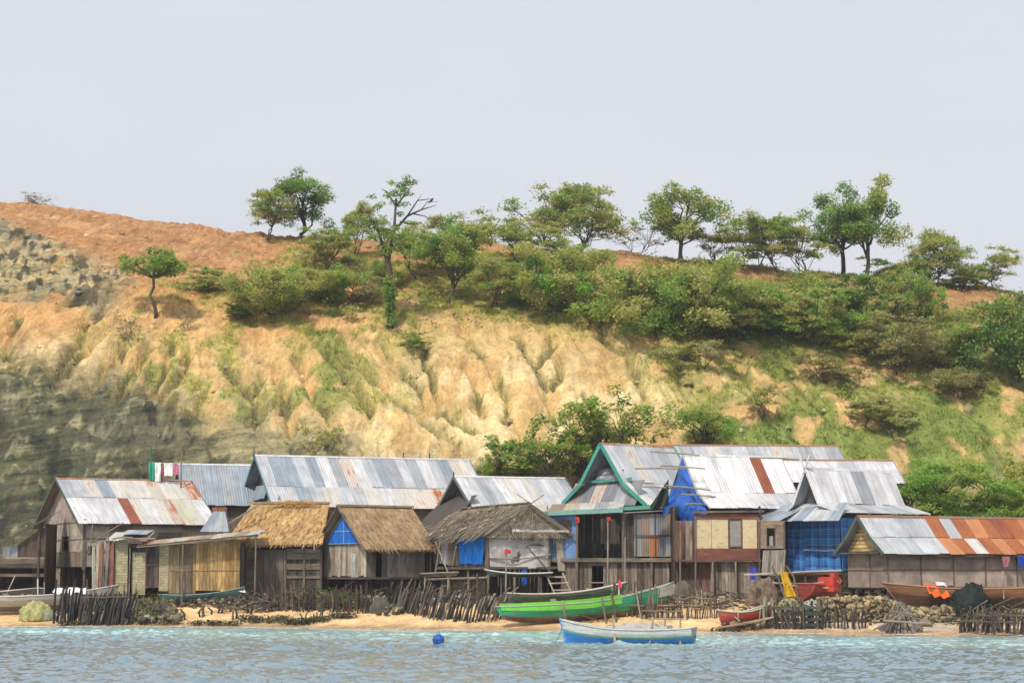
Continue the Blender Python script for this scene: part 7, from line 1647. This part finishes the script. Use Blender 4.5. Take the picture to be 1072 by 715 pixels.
# ropes and sticks awash on the right
pole('dark rope trailing in a curve through the shallows at the right edge', [(lambda q: Vector((q.x, q.y, max(gz(q.x, q.y), 0) + .05)))(on_ground(px, row)) for px, row in ((1019, 663), (1030, 666), (1045, 667.5), (1060, 667), (1076, 664))], .028, (.09, .09, .09), 'rope', 'rope', mat='cloth')
# stumps and sticks standing in the open sand: nothing tells one from another
def stumps(spots, label, group, hpx, r=.06):
    for px, row in spots:
        g = on_ground(px, row); h = hpx * sc(g) * rnd.uniform(.6, 1.4); b = MB(); b.tube([g - Vector((0, 0, .15)), g + Vector((rnd.gauss(0, .06), 0, h * .5)), g + Vector((rnd.gauss(0, .1), rnd.gauss(0, .05), h))], [r * 1.1, r, r * .7], J(rnd.choice(TAR + DARKWOOD), .2), 6)
        b.build('stump', M['wood'], None, label=label, cat='stump', group=group)
stumps([(190, 650), (193, 649), (210, 646), (212, 646), (214, 645), (221, 643), (228, 642), (231, 642), (241, 640), (259, 642), (262, 643), (244, 649), (247, 648), (254, 650)], 'short black stump standing in the open sand below the teal canoe', 'stumps below the teal canoe', 9)
stumps([(316, 650), (321, 650), (328, 648.5), (332, 648), (335, 648), (338, 647.5)], 'short black stump in the small row on the sand below the thatched houses', 'stumps below the thatched houses', 8, .045)
# litter, stones, weed: uncountable
def scatter_stones(name, boxes, n, size, pal, label, seed, lift=0.0):
    rng = np.random.default_rng(seed); pts, sz, cl = [], [], []; pal = np.array(pal)
    for (x0, x1, r0, r1, k) in boxes:
        for _ in range(k):
            g = on_ground(rng.uniform(x0, x1), rng.uniform(r0, r1)); pts.append((g.x, g.y, g.z + rng.random() * lift)); sz.append(size * rng.gamma(3, .33)); cl.append(pal[rng.integers(len(pal))] * rng.uniform(.6, 1.35))
    stones(name, np.array(pts), np.array(sz), np.array(cl), rng, label=label, cat='stones', kind='stuff')
scatter_stones('rubble', [(128, 186, 624, 654, 700), (0, 60, 626, 640, 120), (60, 130, 628, 650, 90), (180, 280, 627, 636, 150), (395, 420, 630, 645, 60), (910, 1000, 632, 655, 200), (690, 745, 616, 636, 120), (755, 800, 652, 660, 60), (820, 900, 632, 645, 80), (0, 640, 622, 637, 500), (640, 1072, 612, 634, 300)], 0, .105,
               [(.16, .14, .10), (.23, .19, .13), (.10, .09, .07), (.30, .25, .16), (.13, .13, .09)], 'rubble and stones piled at the foot of the huts', 51, .35)
def weed(name, boxes, size, pal, label, seed, up=.1, lift=.25):
    rng = np.random.default_rng(seed); C, K = [], []; pal = np.array(pal)
    for (x0, x1, r0, r1, k) in boxes:
        for _ in range(k):
            g = on_ground(rng.uniform(x0, x1), rng.uniform(r0, r1)); m = 14; base = pal[rng.integers(len(pal))] * rng.uniform(.7, 1.3)
            C.append(np.array(g)[None] + rng.normal(size=(m, 3)) * (.22, .16, 0) + np.stack([np.zeros(m), np.zeros(m), rng.uniform(.02, lift, m)], -1)); K.append(base[None] * rng.uniform(.7, 1.35, (m, 1)))
    V, Fc, K2 = leaf_cloud(rng, np.concatenate(C), size, np.concatenate(K), up); me = np_mesh(name, V, Fc, K2); me.materials.append(M['leaf']); tag(link(name, me), label, name, kind='stuff')
weed('seaweed', [(250, 300, 648, 652.5, 70), (296, 325, 651, 654.5, 50), (318, 342, 649.5, 652, 30), (345, 370, 646, 648, 34), (200, 250, 653, 655.5, 40), (150, 185, 640, 655, 60), (60, 85, 653, 655, 20), (760, 800, 657, 660, 20)], .13, [(.10, .12, .05), (.06, .075, .04), (.14, .12, .07), (.04, .05, .035)], 'dark green seaweed washed up along the sand', 61)
weed('weeds', [(318, 366, 626, 639, 120), (300, 320, 628, 638, 30), (130, 185, 622, 652, 120), (805, 860, 640, 652, 40), (862, 905, 640, 650, 25), (1005, 1072, 645, 658, 30), (366, 395, 630, 640, 25)], .15, [(.13, .16, .04), (.085, .12, .03), (.18, .17, .06), (.06, .08, .03)], 'green weeds growing at the foot of the thatched houses', 62, .3, .7)
def debris():
    rng = np.random.default_rng(71); b = MB()
    for x0, x1, r0, r1, k in ((0, 130, 622, 634, 60), (180, 300, 624, 636, 260), (270, 400, 622, 638, 260), (400, 530, 616, 634, 300), (690, 800, 614, 640, 200), (560, 640, 640, 652, 40), (790, 1000, 618, 640, 160), (1000, 1072, 636, 655, 120), (230, 280, 636, 642, 50)):
        for _ in range(k):
            g = on_ground(rng.uniform(x0, x1), rng.uniform(r0, r1)); a = rng.uniform(-.5, .5) + (math.pi if rng.random() < .5 else 0); l = rng.gamma(2.5, .32); tl = rng.normal() * .3
            q = g + Vector((math.cos(a) * l, math.sin(a) * l * .6, abs(tl) * l)); b.beam(g + Vector((0, 0, .05)), q + Vector((0, 0, .07)), rng.uniform(.03, .12), rng.uniform(.02, .06), J(rnd.choice(STICK + DARKWOOD + REDWOOD[:1] + TAR), .3))
    b.build('debris', M['wood'], None, label='driftwood, poles and broken boards littering the ground by the huts', cat='debris', kind='stuff')
debris()

# ---------------------------------------------------------------- the humid air over the shore
def haze():
    hm = bpy.data.materials.new("humid_air"); hm.use_nodes = True; t = hm.node_tree; t.nodes.remove(t.nodes['Principled BSDF'])
    v = t.nodes.new('ShaderNodeVolumePrincipled'); v.inputs['Color'].default_value = (.86, .90, .97, 1); v.inputs['Density'].default_value = HAZE; v.inputs['Anisotropy'].default_value = .2
    t.links.new(v.outputs[0], t.nodes['Material Output'].inputs['Volume'])
    x, y0, y1, z0, z1 = 1900, -1200, 1100, -9.0, 48.0
    b = MB(); b.slab((-x, y0, z0), (1, 0, 0), (0, 1, 0), 2 * x, y1 - y0, z1 - z0, (1, 1, 1))
    tag(b.build('haze', hm), 'thin pale humid haze over the village and hill', 'haze', kind='stuff')
HAZE = 0.0003
haze()
